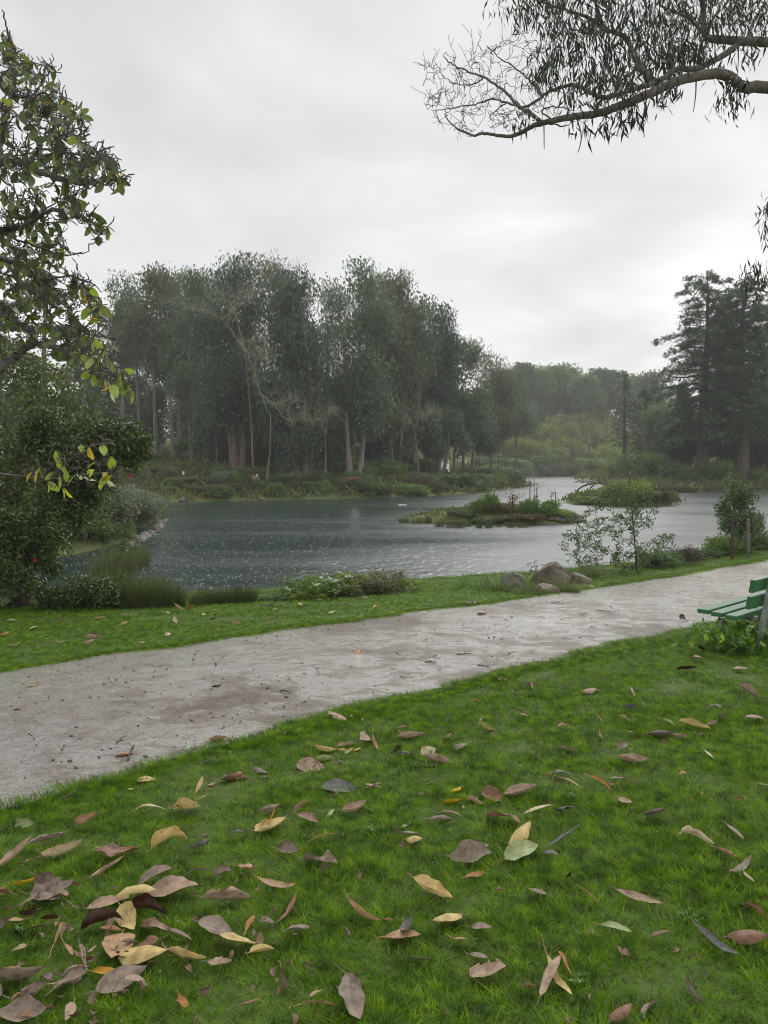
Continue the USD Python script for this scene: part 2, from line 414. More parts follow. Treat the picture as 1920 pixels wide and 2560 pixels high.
ns_ = np.interp(np.linspace(0, 1, ns), np.linspace(0, 1, len(NEAR_E)), NEAR_E[:, 0]), np.interp(np.linspace(0, 1, ns), np.linspace(0, 1, len(NEAR_E)), NEAR_E[:, 1])
s = np.linspace(0, 1, nc)[None, :]
PX = fs_[0][:, None]*(1-s) + ns_[0][:, None]*s
PY = fs_[1][:, None]*(1-s) + ns_[1][:, None]*s
PZ = lawn_h(PX, PY) + .004 + (meshkit.fbm(np.stack([PX*1.3, PY*1.3, 0*PX], -1), 4, 9)-.5)*.022*np.sin(np.pi*s)
i, j = np.meshgrid(np.arange(ns-1), np.arange(nc-1), indexing='ij'); i, j = i.ravel(), j.ravel()
pf = np.vstack([np.stack([i*nc+j, i*nc+j+1, (i+1)*nc+j+1], 1), np.stack([i*nc+j, (i+1)*nc+j+1, (i+1)*nc+j], 1)])
obj('path', (np.stack([PX.ravel(), PY.ravel(), PZ.ravel()], 1), pf[:, ::-1]), 'wet_gravel', smooth=True, kind='structure')

# water, roughened by rain and gusts -----------------------------------
M('lake_water', {
    'g': ('geometry', {}),
    'n1': ('noise_texture', {'scale': 16.0, 'detail': 2.0, 'roughness': .5}),
    'b': ('bump', {'strength': .35, 'distance': .012}),
    'mp': ('mapping', {'scale': (.05, .16, 1.0), 'rotation': (0, 0, .25)}),
    'n2': ('noise_texture', {'scale': 1.0, 'detail': 4.0, 'roughness': .6, 'distortion': .6}),
    'rg': ('map_range', {'from_min': .36, 'from_max': .64, 'to_min': .10, 'to_max': .24, 'clamp': True}),
    'sx': ('separate_xyz', {}), 'ky': ('math', {'math_type': 'multiply_add', 'value2': -.05}), 'rx': ('map_range', {'from_min': -4.0, 'from_max': 6.0, 'to_min': 0.0, 'to_max': .2, 'clamp': True}), 'ra': ('math', {'math_type': 'add'}),
    'p': ('principled_bsdf', {'base_color': (.016, .027, .024), 'roughness': .25, 'ior': 1.65, 'specular_ior_level': .5})},
  [('g.position', 'n1.vector'), ('n1.fac', 'b.height'), ('b.normal', 'p.normal'), ('g.position', 'mp.vector'), ('mp.vector', 'n2.vector'), ('n2.fac', 'rg.value'), ('g.position', 'sx.vector'), ('sx.y', 'ky.value1'), ('sx.x', 'ky.value3'), ('ky.value', 'rx.value'), ('rg.result', 'ra.value1'), ('rx.result', 'ra.value2'), ('ra.value', 'p.roughness')])
wr_ = np.geomspace(9.5, 300, 640)
wa_ = np.radians(np.linspace(-56, 50, 760))
WR, WA = np.meshgrid(wr_, wa_, indexing='ij')
WX, WY = WR*np.sin(WA), WR*np.cos(WA)
q = np.stack([WX, WY, 0*WX], -1)
gust = meshkit.fbm(q*[.045, .11, 1] + [3.3, 7.1, 0], 3, 41)                       # gusts and currents lie across the view
gust = np.clip((gust-.40)/.22, 0, 1)
gust = gust*(1 - .5*np.clip((WX - .05*WY - .5)/7, 0, 1)) + .15
rip = (meshkit.fbm(q*[3.0, 4.2, 1], 2, 43)-.5)*.020 + (meshkit.noise(q*[9.5, 11.0, 1], 44)-.5)*.020
fade = np.clip(60/WR, .25, 1)
WZ = W + rip*gust*fade
drop = np.random.default_rng(46)
nr, na = WX.shape
hit = drop.uniform(0, 1, WX.shape) < np.clip(.045*np.clip(30/WR, .2, 1.2), 0, .05)      # rain drops: small splash crowns
WZ = WZ + hit*drop.uniform(.006, .022, WX.shape)*np.clip(gust+.25, 0, 1)
i, j = np.meshgrid(np.arange(nr-1), np.arange(na-1), indexing='ij'); i, j = i.ravel(), j.ravel()
wv = np.stack([WX.ravel(), WY.ravel(), WZ.ravel()], 1)
_sd = shore_sd(WX[::8, ::8], WY[::8, ::8])
from scipy.ndimage import zoom as _zoom
_sdq = _zoom(_sd, (nr/_sd.shape[0], na/_sd.shape[1]), order=1)
keep = _sdq[i, j] < 3
i, j = i[keep], j[keep]
wf = np.vstack([np.stack([i*na+j, i*na+j+1, (i+1)*na+j+1], 1), np.stack([i*na+j, (i+1)*na+j+1, (i+1)*na+j], 1)])[:, ::-1]
used = np.unique(wf); remap = np.full(len(wv), -1); remap[used] = np.arange(len(used))
obj('lake_water', (wv[used], remap[wf]), 'lake_water', smooth=True, kind='structure')

# white splashes thrown up by the rain drops
plain_mat('splash_foam', (.40, .43, .43), rough=.4, var=.05)
ds = np.random.default_rng(47)
sr = np.exp(ds.uniform(np.log(13), np.log(45), 17000)); sa = ds.uniform(-.62, .56, 17000)
sx_, sy_ = sr*np.sin(sa), sr*np.cos(sa)
q = np.stack([sx_, sy_, 0*sx_], -1)
den = np.clip((meshkit.fbm(q*[.045, .11, 1] + [3.3, 7.1, 0], 3, 41)-.36)/.26, .06, 1)*np.clip(1.1 - .09*np.clip(sx_-.02*sy_, -2, 11), .12, 1)
ok = ds.uniform(0, 1, 17000) < den*.6
sx_, sy_ = sx_[ok], sy_[ok]
ok = shore_sd(sx_, sy_) < -.15
sx_, sy_ = sx_[ok], sy_[ok]
n = len(sx_)
w_ = ds.uniform(.010, .028, n); h_ = ds.uniform(.005, .016, n)
ang = ds.uniform(0, 6.28, n)[:, None] + np.array([0, 2.09, 4.19])
V = np.stack([sx_[:, None] + w_[:, None]*np.cos(ang), sy_[:, None] + w_[:, None]*np.sin(ang), np.full((n, 3), W+.008)], -1)
V = np.concatenate([V, np.stack([sx_, sy_, W+.008+h_], -1)[:, None]], 1)
F = (np.arange(n)*4)[:, None, None] + np.array([[0, 1, 3], [1, 2, 3], [2, 0, 3]])
o = obj('rain_splashes', (V.reshape(-1, 3), F.reshape(-1, 3)), 'splash_foam', kind='stuff')
tag(o, 'small white splashes of rain drops on the lake', 'splashes')

# rain haze ------------------------------------------------------------
M('rain_haze', {'v': ('principled_volume', {'color': (.985, .99, .985), 'density': .00058, 'anisotropy': .25})}, [], surface=None, volume='v.volume')
hb = trimesh.creation.box([1260, 1260, 64.0])
hb.apply_translation([0, 0, W - 2.6 + 32.0])
obj('haze', hb, 'rain_haze', kind='stuff')

# ------------------------------------------------------------------ plants: engine
def grow(trunk, targets, r, tip=.012, power=2.2, bend=.35, up=.15, jit=.06, steps=4, trunk_r=None):
    """a branching skeleton from the trunk's points to every target. Gives (A, B, ra, rb, node positions, parents)."""
    P = [np.asarray(p, float) for p in trunk]
    par = [-1] + list(range(len(P)-1))
    dirs = [unit(P[min(i+1, len(P)-1)] - P[max(i-1, 0)]) for i in range(len(P))]
    nodes = np.zeros((len(P) + len(targets)*steps + 4, 3)); nodes[:len(P)] = P
    n = len(P)
    T = np.asarray(targets, float)
    root = nodes[0]
    mid = nodes[:n]
    d0 = np.min(np.linalg.norm(T[:, None] - mid[None], axis=2), axis=1)
    for t in T[np.argsort(d0)]:
        d = t - nodes[:n]
        L = np.linalg.norm(d, axis=1)
        cost = L + .6*np.clip(-d[:, 2], 0, None)
        k = int(np.argmin(cost + (L < .02)*9))
        a, L = nodes[k], L[k]
        c = a + dirs[k]*L*bend + np.array([0, 0, up*L])
        prev = k
        for s in range(1, steps+1):
            u = s/steps
            q = a*(1-u)**2 + 2*c*u*(1-u) + t*u*u
            if s < steps:
                q = q + r.normal(0, jit*L, 3)
            nodes[n] = q
            dirs.append(unit(q - nodes[prev])); par.append(prev)
            prev = n; n += 1
    nodes = nodes[:n]; par = np.array(par)
    acc = np.zeros(n); kids = np.zeros(n, int)
    for i in range(n-1, 0, -1):
        if kids[i] == 0:
            acc[i] = tip**power
        acc[par[i]] += acc[i]; kids[par[i]] += 1
    rad = np.maximum(acc, tip**power)**(1/power)
    if trunk_r is not None:
        m = len(trunk)
        base = np.interp(np.linspace(0, 1, m), np.linspace(0, 1, len(trunk_r)), trunk_r)
        k = max(1e-6, rad[0])
        f = base[0]/k
        rad = np.maximum(tip, rad*(1 + (f-1)*np.clip(rad/k, 0, 1)**.5 * .75))
        rad[:m] = base
    i = np.arange(1, n)
    return nodes[par[i]], nodes[i], rad[par[i]], rad[i], nodes, par, np.array(dirs), len(trunk)

def limb_mesh(g, r_cut=.05, skip=0):
    A, B, ra, rb, *_ = g
    ra, rb = ra.copy(), rb.copy()
    ra[:skip] *= .55; rb[:skip] *= .55               # the heart of the stem, inside the trunk
    ra = np.minimum(ra, rb*1.6 + .004)
    big = rb > r_cut
    out = []
    if big.any():
        out.append(edges_mesh(A[big], B[big], ra[big], rb[big], 7))
    if (~big).any():
        out.append(edges_mesh(A[~big], B[~big], ra[~big], rb[~big], 3))
    return cat_meshes(out)

def fluted_trunk(P, R, r, sides=12, flute=.14, flare=1.5):
    """a tapered trunk with ridges and a flared foot"""
    P = spline(P, 6); R = np.interp(np.linspace(0, 1, len(P)), np.linspace(0, 1, len(R)), R)
    v, f = tube(P, R, sides)
    n = len(P)*sides
    ang = np.tile(np.arange(sides)*2*np.pi/sides, len(P))
    lev = np.repeat(np.arange(len(P)), sides)
    ph = r.uniform(0, 6, 3)
    k = 1 + flute*(np.sin(3*ang+ph[0]+lev*.15)*.5 + np.sin(5*ang+ph[1]-lev*.1)*.5)
    u = lev/len(P)
    k *= 1 + (flare-1)*np.exp(-u*9)
    c = P[lev]
    v[:n] = c + (v[:n]-c)*k[:, None]
    return v, f

def lobes_points(lobes, n, r, gap=.42, scale=.55, shell=.5, seed=0):
    """points in a union of ellipsoids (cx, cy, cz, rx, ry, rz), with noise gaps, gathered towards the surface"""
    L = np.asarray(lobes, float)
    w = L[:, 3]*L[:, 4]*L[:, 5]
    w = w**.8
    out = []
    have = 0
    for _ in range(30):
        m = n*3
        k = r.choice(len(L), m, p=w/w.sum())
        d = rand_dirs(m, r)*(r.uniform(0, 1, m)**(1/3*(1-shell)+.02))[:, None]
        p = L[k, :3] + d*L[k, 3:6]
        q = meshkit.fbm(p*scale, 3, seed)
        p = p[q > gap]
        out.append(p); have += len(p)
        if have >= n:
            break
    p = np.vstack(out)[:n]
    return p

def scatter_leaves(T, per, spread, r, l=(.25, .4), aspect=.3, hang=.6, quads=True, flat=0.0, squash=1.0):
    C = np.repeat(T, per, 0) + np.clip(r.normal(0, 1, (len(T)*per, 3)), -1.5, 1.5)*np.array([spread, spread, spread*squash])
    n = len(C)
    A = rand_dirs(n, r)*(1-hang) + np.array([0, 0, -hang])
    B = rand_dirs(n, r)
    if flat:
        A[:, 2] *= (1-flat); B[:, 2] *= (1-flat)
    ll = r.uniform(l[0], l[1], n)
    return (leaf_quads if quads else leaf_ovals)(C, A, B, ll, ll*aspect)

# leaf and bark colours
leaf_mat('euc_leaf', [(0, (0.090, 0.128, 0.076)), (.5, (0.144, 0.191, 0.113)), (.85, (0.209, 0.274, 0.144)), (1, (0.321, 0.353, 0.176))], rough=.4, trans=.2)
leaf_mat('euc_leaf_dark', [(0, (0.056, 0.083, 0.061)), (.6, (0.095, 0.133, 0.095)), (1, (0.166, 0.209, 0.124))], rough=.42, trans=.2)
leaf_mat('euc_leaf_warm', [(0, (0.102, 0.123, 0.069)), (.6, (0.160, 0.182, 0.099)), (1, (0.260, 0.260, 0.147))], rough=.42, trans=.2)
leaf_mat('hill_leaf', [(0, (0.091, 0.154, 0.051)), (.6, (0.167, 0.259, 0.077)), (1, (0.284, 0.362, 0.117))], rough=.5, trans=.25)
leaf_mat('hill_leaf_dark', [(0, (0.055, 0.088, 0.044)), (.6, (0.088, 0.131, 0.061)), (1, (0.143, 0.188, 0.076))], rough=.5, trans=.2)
leaf_mat('bright_leaf', [(0, (0.138, 0.188, 0.025)), (.6, (0.263, 0.325, 0.044)), (1, (0.400, 0.450, 0.088))], rough=.5, trans=.3)
leaf_mat('redwood_leaf', [(0, (0.042, 0.074, 0.038)), (.6, (0.074, 0.122, 0.052)), (1, (0.128, 0.175, 0.071))], rough=.5, trans=.15)
leaf_mat('willow_pale_leaf', [(0, (0.098, 0.126, 0.077)), (.6, (0.154, 0.189, 0.112)), (1, (0.224, 0.252, 0.154))], rough=.5, trans=.3)
leaf_mat('weeping_leaf', [(0, (.14, .18, .10)), (.6, (.21, .26, .15)), (1, (.28, .32, .2))], rough=.5, trans=.3)
leaf_mat('scrub_dark_leaf', [(0, (0.051, 0.094, 0.033)), (.6, (0.094, 0.152, 0.046)), (1, (0.175, 0.235, 0.070))], rough=.5, trans=.25)
leaf_mat('scrub_green_leaf', [(0, (0.098, 0.161, 0.043)), (.6, (0.161, 0.259, 0.065)), (1, (0.281, 0.367, 0.108))], rough=.5, trans=.3)
leaf_mat('scrub_olive_leaf', [(0, (0.097, 0.105, 0.048)), (.6, (0.161, 0.161, 0.072)), (1, (0.258, 0.225, 0.113))], rough=.55, trans=.25)
leaf_mat('scrub_grey_leaf', [(0, (0.134, 0.163, 0.115)), (.6, (0.211, 0.240, 0.163)), (1, (0.326, 0.346, 0.250))], rough=.55, trans=.25)
leaf_mat('scrub_lime_leaf', [(0, (0.125, 0.200, 0.025)), (.6, (0.213, 0.312, 0.037)), (1, (0.325, 0.413, 0.062))], rough=.5, trans=.3)
leaf_mat('rust_leaf', [(0, (.10, .075, .03)), (.6, (.19, .13, .045)), (1, (.28, .20, .07))], rough=.55, trans=.3)
leaf_mat('brown_twig_leaf', [(0, (.07, .05, .035)), (.6, (.11, .08, .05)), (1, (.16, .12, .08))], rough=.6, trans=.15)
leaf_mat('camellia_leaf', [(0, (0.049, 0.071, 0.021)), (.5, (0.095, 0.138, 0.034)), (.85, (0.172, 0.224, 0.059)), (1, (0.345, 0.397, 0.121))], rough=.27, trans=.18, spec=.55)
leaf_mat('camellia_leaf_back', [(0, (0.079, 0.107, 0.028)), (.6, (0.168, 0.221, 0.057)), (.9, (0.265, 0.319, 0.089)), (1, (0.425, 0.442, 0.160))], rough=.35, trans=.25)
leaf_mat('rush_blade', [(0, (0.062, 0.083, 0.030)), (.6, (0.117, 0.145, 0.047)), (.9, (0.193, 0.200, 0.076)), (1, (0.331, 0.276, 0.138))], rough=.5, trans=.25)
leaf_mat('sedge_blade', [(0, (0.084, 0.126, 0.035)), (.6, (0.154, 0.196, 0.063)), (1, (0.308, 0.280, 0.126))], rough=.5, trans=.3)
leaf_mat('sapling_leaf', [(0, (0.072, 0.113, 0.040)), (.6, (0.121, 0.169, 0.064)), (1, (0.209, 0.241, 0.097))], rough=.42, trans=.25)
leaf_mat('weed_leaf', [(0, (0.065, 0.143, 0.016)), (.6, (0.117, 0.234, 0.026)), (1, (0.208, 0.338, 0.039))], rough=.4, trans=.35)
leaf_mat('young_leaf', [(0, (.24, .36, .025)), (1, (.36, .46, .05))], rough=.4, trans=.4)
bark_mat('euc_bark', (.08, .07, .058), (.20, .175, .15), 5, .12)
bark_mat('euc_bark_red', (.085, .058, .042), (.20, .15, .115), 5, .10)
bark_mat('euc_bark_pale', (.13, .115, .095), (.29, .255, .215), 4, .2)
bark_mat('lichen_limb', (.16, .16, .11), (.30, .30, .21), 6, .5)
bark_mat('lichen_twig', (.16, .165, .105), (.34, .34, .235), 6, .5)
bark_mat('redwood_bark', (.05, .036, .028), (.115, .085, .065), 5, .08)
bark_mat('dark_bark', (.022, .018, .014), (.06, .05, .04), 9, .3)
bark_mat('magnolia_bark', (.055, .05, .042), (.12, .11, .09), 20, .6, bump=.2)
bark_mat('limb_bark', (.07, .058, .048), (.17, .14, .115), 9, .5)
bark_mat('hill_bark', (.12, .11, .095), (.24, .225, .19), 3, .2)

DISP = 1920/1659.0
def mpp(depth):
    """metres covered by one unit of the 1659-wide picture at that depth"""
    return depth/1920*DISP

# ------------------------------------------------------------------ eucalyptus and other trees on the far bank
def euc_tree(name, label, x, base_row, top_row, hw, crown_row, depth, seed, stems=1, leaf='euc_leaf', bark='euc_bark', dens=1.0, lean=0, group='eucalyptus trees along the far bank', bare=0.0, cat='tree', trunk_r=.34, nlobes=9, spreadx=1.0, base=None, lsize=1.0, kind='euc', shape='column'):
    r = np.random.default_rng(seed)
    k = mpp(depth)
    b = at(x*DISP, base_row*DISP, depth) if base is None else np.asarray(base)
    b[2] = gz(b[0], b[1]) - .12
    top = at(x*DISP, top_row*DISP, depth)
    H = top[2] - b[2]
    hwm = hw*k
    cz = at(x*DISP, crown_row*DISP, depth)[2] - b[2]
    cz = max(cz, .08*H)
    lobes = []
    for q in range(nlobes):
        u = (q+.5)/nlobes
        z = cz + (H-cz)*(.12 + .80*u)
        if shape == 'column':
            wd = hwm*(.55 + .5*math.sin(math.pi*min(1, .25+u*.75)))*.62
            off = hwm*.52
        elif shape == 'dome':
            wd = hwm*.55*math.sqrt(max(.1, 1-(u-.25)**2*1.2)); off = hwm*.6*math.sqrt(max(.08, 1-u**2))
        else:
            wd = hwm*.5; off = hwm*.6
        a = r.uniform(0, 6.28)
        rz = (H-cz)*(.13 if nlobes > 5 else .2)*r.uniform(.8, 1.3)
        lobes.append((off*math.cos(a)*r.uniform(.3, 1)+lean*k*u, off*math.sin(a)*r.uniform(.3, 1), min(z, H-rz), wd, wd, rz))
    lobes.append((lean*k, 0, H*.93, hwm*.38, hwm*.38, H*.07))
    nt = int(150*dens)
    T = lobes_points(lobes, nt, r, gap=.49, scale=.34, shell=.55, seed=seed)
    root = thing(name, label, cat, b, group=group)
    limbs = []
    for s in range(stems):
        a = 6.28*s/stems + r.uniform(0, 1)
        o = np.array([math.cos(a), math.sin(a), 0])*(0 if stems == 1 else trunk_r*1.5)
        sp = np.array([math.cos(a), math.sin(a), 0])*(0.0 if stems == 1 else hwm*.4)
        tp = np.array([lean*k, 0, 0])
        P = [o, o + sp*.18 + tp*.1 + [r.normal(0, .12), r.normal(0, .12), H*.2], o + sp*.5 + tp*.4 + [r.normal(0, .2), r.normal(0, .2), H*.48], o*.3 + sp*.9 + tp*.8 + [r.normal(0, .3), r.normal(0, .3), H*.78]]
        R = np.array([1.0, .72, .5, .2])*trunk_r*(1 if stems == 1 else .72)
        obj('trunk', fluted_trunk(P, R, r), bark, root, smooth=50)
        Q = spline(P, 4)
        mine = T[(np.arange(nt) % stems) == s]
        g = grow(Q[3:], mine, r, tip=.018, trunk_r=R[1:]*.9, jit=.05, bend=.3, up=.12)
        obj('branches', limb_mesh(g, skip=g[-1]-1), bark, root)
    if bare < 1:
        keep = T[r.uniform(0, 1, nt) > bare]
        lv = []
        hang = .55 if kind == 'euc' else .1
        lv.append(scatter_leaves(keep, 46, .5*lsize*max(.7, hwm/3.2), r, (.22*lsize, .46*lsize), .36 if kind == 'euc' else .6, hang, squash=1.1 if kind == 'euc' else .7))
        # inner, darker mass of foliage deeper in the crown
        I = lobes_points([(c[0], c[1], c[2], c[3]*.72, c[4]*.72, c[5]*.8) for c in lobes], int(nt*.7), r, gap=.36, scale=.42, shell=.1, seed=seed)
        lv.append(scatter_leaves(I, 16, .55*max(.7, hwm/3.2), r, (.3*lsize, .6*lsize), .45, hang))
        obj('crown', cat_meshes(lv), leaf, root, kind='stuff')
    return root, T, b

def bare_twigs(root, T, b, r, mat='lichen_twig', per=5, L=.9, up=.5, name='twigs', rad=.014):
    A, B, ra, rb = [], [], [], []
    for t in T:
        for _ in range(per):
            p = t + r.normal(0, .1, 3)
            d = unit(r.normal(0, 1, 3) + [0, 0, up])
            for s in range(4):
                q = p + d*L/4*r.uniform(.7, 1.2)
                A.append(p); B.append(q); ra.append(rad*(1-s*.2)); rb.append(rad*(1-(s+1)*.2))
                if s == 1 or s == 2:
                    d2 = unit(d + r.normal(0, .7, 3)); q2 = p + d2*L/3
                    A.append(p); B.append(q2); ra.append(rad*.6); rb.append(rad*.3)
                    d3 = unit(d2 + r.normal(0, .6, 3)); A.append(q2); B.append(q2+d3*L/4); ra.append(rad*.4); rb.append(rad*.2)
                p = q; d = unit(d + r.normal(0, .45, 3) + [0, 0, .1])
    obj(name, edges_mesh(np.array(A), np.array(B), np.array(ra), np.array(rb), 3), mat, root)

EUC = [  # label, x, base, top, half width, crown bottom, depth, stems, leaf, bark, density, lean, trunk radius
    ('slender eucalyptus leaning over the gap, leftmost of the far-bank grove', 262, 952, 588, 60, 810, 96, 1, 'euc_leaf', 'euc_bark_pale', .9, 14, .3),
    ('tall eucalyptus with a straight pale trunk next to the leaning one', 338, 985, 570, 66, 820, 90, 1, 'euc_leaf_warm', 'euc_bark', 1.0, -12, .33),
    ('eucalyptus with a pale bare lower trunk behind the leaf-strewn log', 372, 990, 578, 52, 860, 94, 1, 'euc_leaf', 'euc_bark_pale', .9, 4, .28),
    ('many-stemmed eucalyptus with reddish bark left of the big vase-shaped clump', 418, 990, 572, 77, 930, 86, 3, 'euc_leaf', 'euc_bark_red', 1.1, 6, .34),
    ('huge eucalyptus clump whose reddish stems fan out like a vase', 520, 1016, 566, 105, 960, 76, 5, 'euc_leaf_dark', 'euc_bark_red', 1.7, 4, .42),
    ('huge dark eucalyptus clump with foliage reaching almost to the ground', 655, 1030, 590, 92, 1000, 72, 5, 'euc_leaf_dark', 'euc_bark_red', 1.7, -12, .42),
    ('tall eucalyptus with one clean tan trunk in front of the grove', 766, 1018, 574, 88, 960, 76, 2, 'euc_leaf', 'euc_bark_pale', 1.4, 16, .38),
    ('eucalyptus with feathery twin tops right of the tan trunk', 852, 1000, 588, 74, 970, 84, 2, 'euc_leaf_warm', 'euc_bark', 1.3, 0, .32),
    ('eucalyptus with a pale stripped trunk behind the far path', 897, 1002, 636, 63, 972, 87, 1, 'euc_leaf', 'euc_bark_pale', 1.1, 8, .3),
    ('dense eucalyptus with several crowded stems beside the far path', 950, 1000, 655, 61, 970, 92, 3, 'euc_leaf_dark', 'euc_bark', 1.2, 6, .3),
    ('shorter eucalyptus at the right end of the tall grove', 1010, 996, 740, 63, 966, 104, 2, 'euc_leaf', 'euc_bark', 1.1, 0, .28),
    ('rounded eucalyptus stepping down towards the river bend', 1062, 985, 772, 63, 955, 122, 1, 'euc_leaf_warm', 'euc_bark', 1.0, 0, .3),
    ('small hazy eucalyptus before the wooded hill', 1112, 975, 800, 55, 945, 140, 1, 'euc_leaf', 'euc_bark', .9, 0, .3),
    ('eucalyptus in the second row between the reddish clumps', 460, 985, 590, 88, 900, 100, 1, 'euc_leaf', 'euc_bark', 1.1, 0, .3),
    ('eucalyptus in the second row behind the two huge clumps', 590, 988, 570, 85, 940, 98, 1, 'euc_leaf_warm', 'euc_bark', 1.1, 0, .32),
    ('eucalyptus in the second row behind the clean tan trunk', 710, 988, 600, 83, 940, 98, 1, 'euc_leaf', 'euc_bark', 1.1, 0, .32),
    ('eucalyptus in the second row behind the feathery twin tops', 815, 985, 610, 77, 940, 100, 1, 'euc_leaf', 'euc_bark', 1.1, 0, .32),
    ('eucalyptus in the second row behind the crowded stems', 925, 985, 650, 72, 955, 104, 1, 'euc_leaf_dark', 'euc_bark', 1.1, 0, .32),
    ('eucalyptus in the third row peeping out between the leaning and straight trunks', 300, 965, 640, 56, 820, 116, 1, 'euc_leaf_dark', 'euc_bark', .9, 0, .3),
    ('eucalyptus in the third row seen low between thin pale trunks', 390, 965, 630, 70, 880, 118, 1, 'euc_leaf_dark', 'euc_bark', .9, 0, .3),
]
for q, (lab, x, br, tr, hw, cr, dp, st, lf, bk, dn, ln, trr) in enumerate(EUC):
    res = euc_tree('eucalyptus_tree', lab, x, br, tr, hw, cr, dp, 100+q, st, lf, bk, dn*1.25, ln, trunk_r=trr)
    if q in (4, 5, 7, 8):                        # leafless upper twigs against the sky
        r_ = np.random.default_rng(900+q)
        root, T, b = res
        up_ = T[T[:, 2] > np.percentile(T[:, 2], 80)]
        bare_twigs(root, up_ + [0, 0, .5], b, r_, per=4, L=1.5, up=1.1)

# pale lichen-covered half-dead trees in front of the dark clumps
def pale_tree(label, base_px, limbs, depth, seed, n_twigs=4):
    r = np.random.default_rng(seed)
    b = at(base_px[0]*DISP, base_px[1]*DISP, depth); b[2] = gz(b[0], b[1]) - .1
    root = thing('lichened_tree', label, 'tree', b, group='half-dead lichen-covered trees')
    ms, ends = [], []
    for L in limbs:
        P = np.array([at(px*DISP, py*DISP, depth + dz) - b for px, py, dz in L])
        Q = spline(P, 6, .05, r)
        ms.append(tube(Q, np.linspace(.05, .016, len(Q)), 5)); obj('limb', ms[-1], 'lichen_limb', root)
        ends += [Q[i] for i in range(len(Q)//3, len(Q), 2)]
    trunkP = np.array([[0, 0, 0]] + [at(limbs[0][0][0]*DISP, limbs[0][0][1]*DISP, depth+limbs[0][0][2]) - b])
    obj('trunk', fluted_trunk([trunkP[0], trunkP.mean(0) + [.1, .1, 0], trunkP[1]], [.11, .08, .045], r), 'euc_bark_red', root, smooth=50)
    bare_twigs(root, np.array(ends)+r.normal(0, .25, (len(ends), 3)), b, r, per=n_twigs+2, L=1.5, rad=.016)
    return root
pale_tree('pale lichen-covered half-dead tree spreading twigs in front of the vase-shaped clump', (575, 1010),
          [[(585, 900, 0), (562, 850, -.5), (545, 790, -1), (520, 735, -1)], [(562, 850, -.5), (590, 870, -1), (632, 862, -1), (650, 885, -1.5)], [(545, 800, -1), (560, 770, -1), (566, 745, -1.5)],
           [(590, 870, -1), (620, 905, -1.5), (655, 900, -2)]], 68, 41, 5)
pale_tree('pale lichen-covered branches arching high across the grove', (548, 1008),
          [[(530, 760, 0), (480, 690, -1), (420, 665, -1), (372, 650, -1)], [(480, 690, -1), (520, 660, -1.5), (545, 625, -1.5)], [(530, 760, 0), (500, 660, -1), (455, 640, -1.5)]], 70, 42, 6)
pale_tree('low pale lichen-covered tree drooping twigs by the feathery tops', (905, 1005),
          [[(895, 930, 0), (905, 905, -.5), (930, 890, -1), (945, 905, -1)], [(895, 930, 0), (880, 900, -.6), (862, 885, -1)]], 78, 43, 4)
pale_tree('low pale lichen-covered tree with hanging twigs right of the dark clump', (700, 1015),
          [[(702, 940, 0), (690, 905, -.8), (668, 915, -1.2)], [(702, 940, 0), (712, 890, -.8), (735, 880, -1)]], 70, 44, 4)
pale_tree('low pale lichen-covered tree hanging over the thin trunks at left', (468, 1000),
          [[(462, 930, 0), (470, 880, -.6), (500, 865, -1), (525, 855, -1)], [(470, 890, -.6), (450, 862, -1), (430, 868, -1)]], 78, 45, 3)

# flat-topped cypress trees behind the magnolia
def plate_tree(label, x, base_row, depth, plates, seed, trunk_top, cat='tree', leaf='euc_leaf_dark', bark='euc_bark'):
    r = np.random.default_rng(seed)
    k = mpp(depth)
    b = at(x*DISP, base_row*DISP, depth); b[2] = gz(b[0], b[1]) - .1
    root = thing('cypress_tree', label, cat, b, group='flat-topped cypress trees')
    t = at(trunk_top[0]*DISP, trunk_top[1]*DISP, depth) - b
    P = [np.zeros(3), t*.3 + [r.normal(0, .2), 0, 0], t*.65 + [r.normal(0, .3), 0, 0], t]
    obj('trunk', fluted_trunk(P, [.42, .3, .24, .12], r), bark, root, smooth=50)
    T, lv = [], []
    for px, py, hw, hh in plates:
        c = at(px*DISP, py*DISP, depth + r.normal(0, 1)) - b
        p = lobes_points([(c[0], c[1], c[2], hw*k, hw*k, hh*k)], 34, r, gap=.3, scale=.6, seed=seed)
        T.append(p)
        lv.append(scatter_leaves(p, 40, hw*k*.16, r, (.25, .5), .5, .05, flat=.6, squash=.4))
    T = np.vstack(T)
    g = grow(spline(P, 5)[4:], T, r, tip=.02, trunk_r=[.3, .12], jit=.05, up=.1)
    obj('branches', limb_mesh(g, skip=g[-1]-1), bark, root)
    obj('crown', cat_meshes(lv), leaf, root, kind='stuff')
plate_tree('dark flat-topped cypress with tiers of foliage at the left edge', 6, 985, 74, [(0, 664, 42, 12), (-14, 690, 46, 10), (38, 708, 34, 8), (12, 745, 46, 13), (50, 775, 34, 12), (-20, 775, 40, 14)], 61, (0, 660))
plate_tree('thin straight cypress showing a bare trunk between the magnolia twigs', 103, 985, 82, [(70, 622, 36, 12), (112, 640, 30, 14), (98, 606, 20, 10), (135, 765, 22, 10), (140, 715, 24, 12), (60, 655, 22, 9)], 62, (104, 612))
plate_tree('hazy cypress with soft tiers right of the bare cypress trunk', 176, 975, 96, [(165, 720, 34, 16), (190, 745, 34, 14), (160, 770, 42, 14), (195, 800, 38, 18), (150, 815, 40, 20)], 63, (172, 700), leaf='euc_leaf')

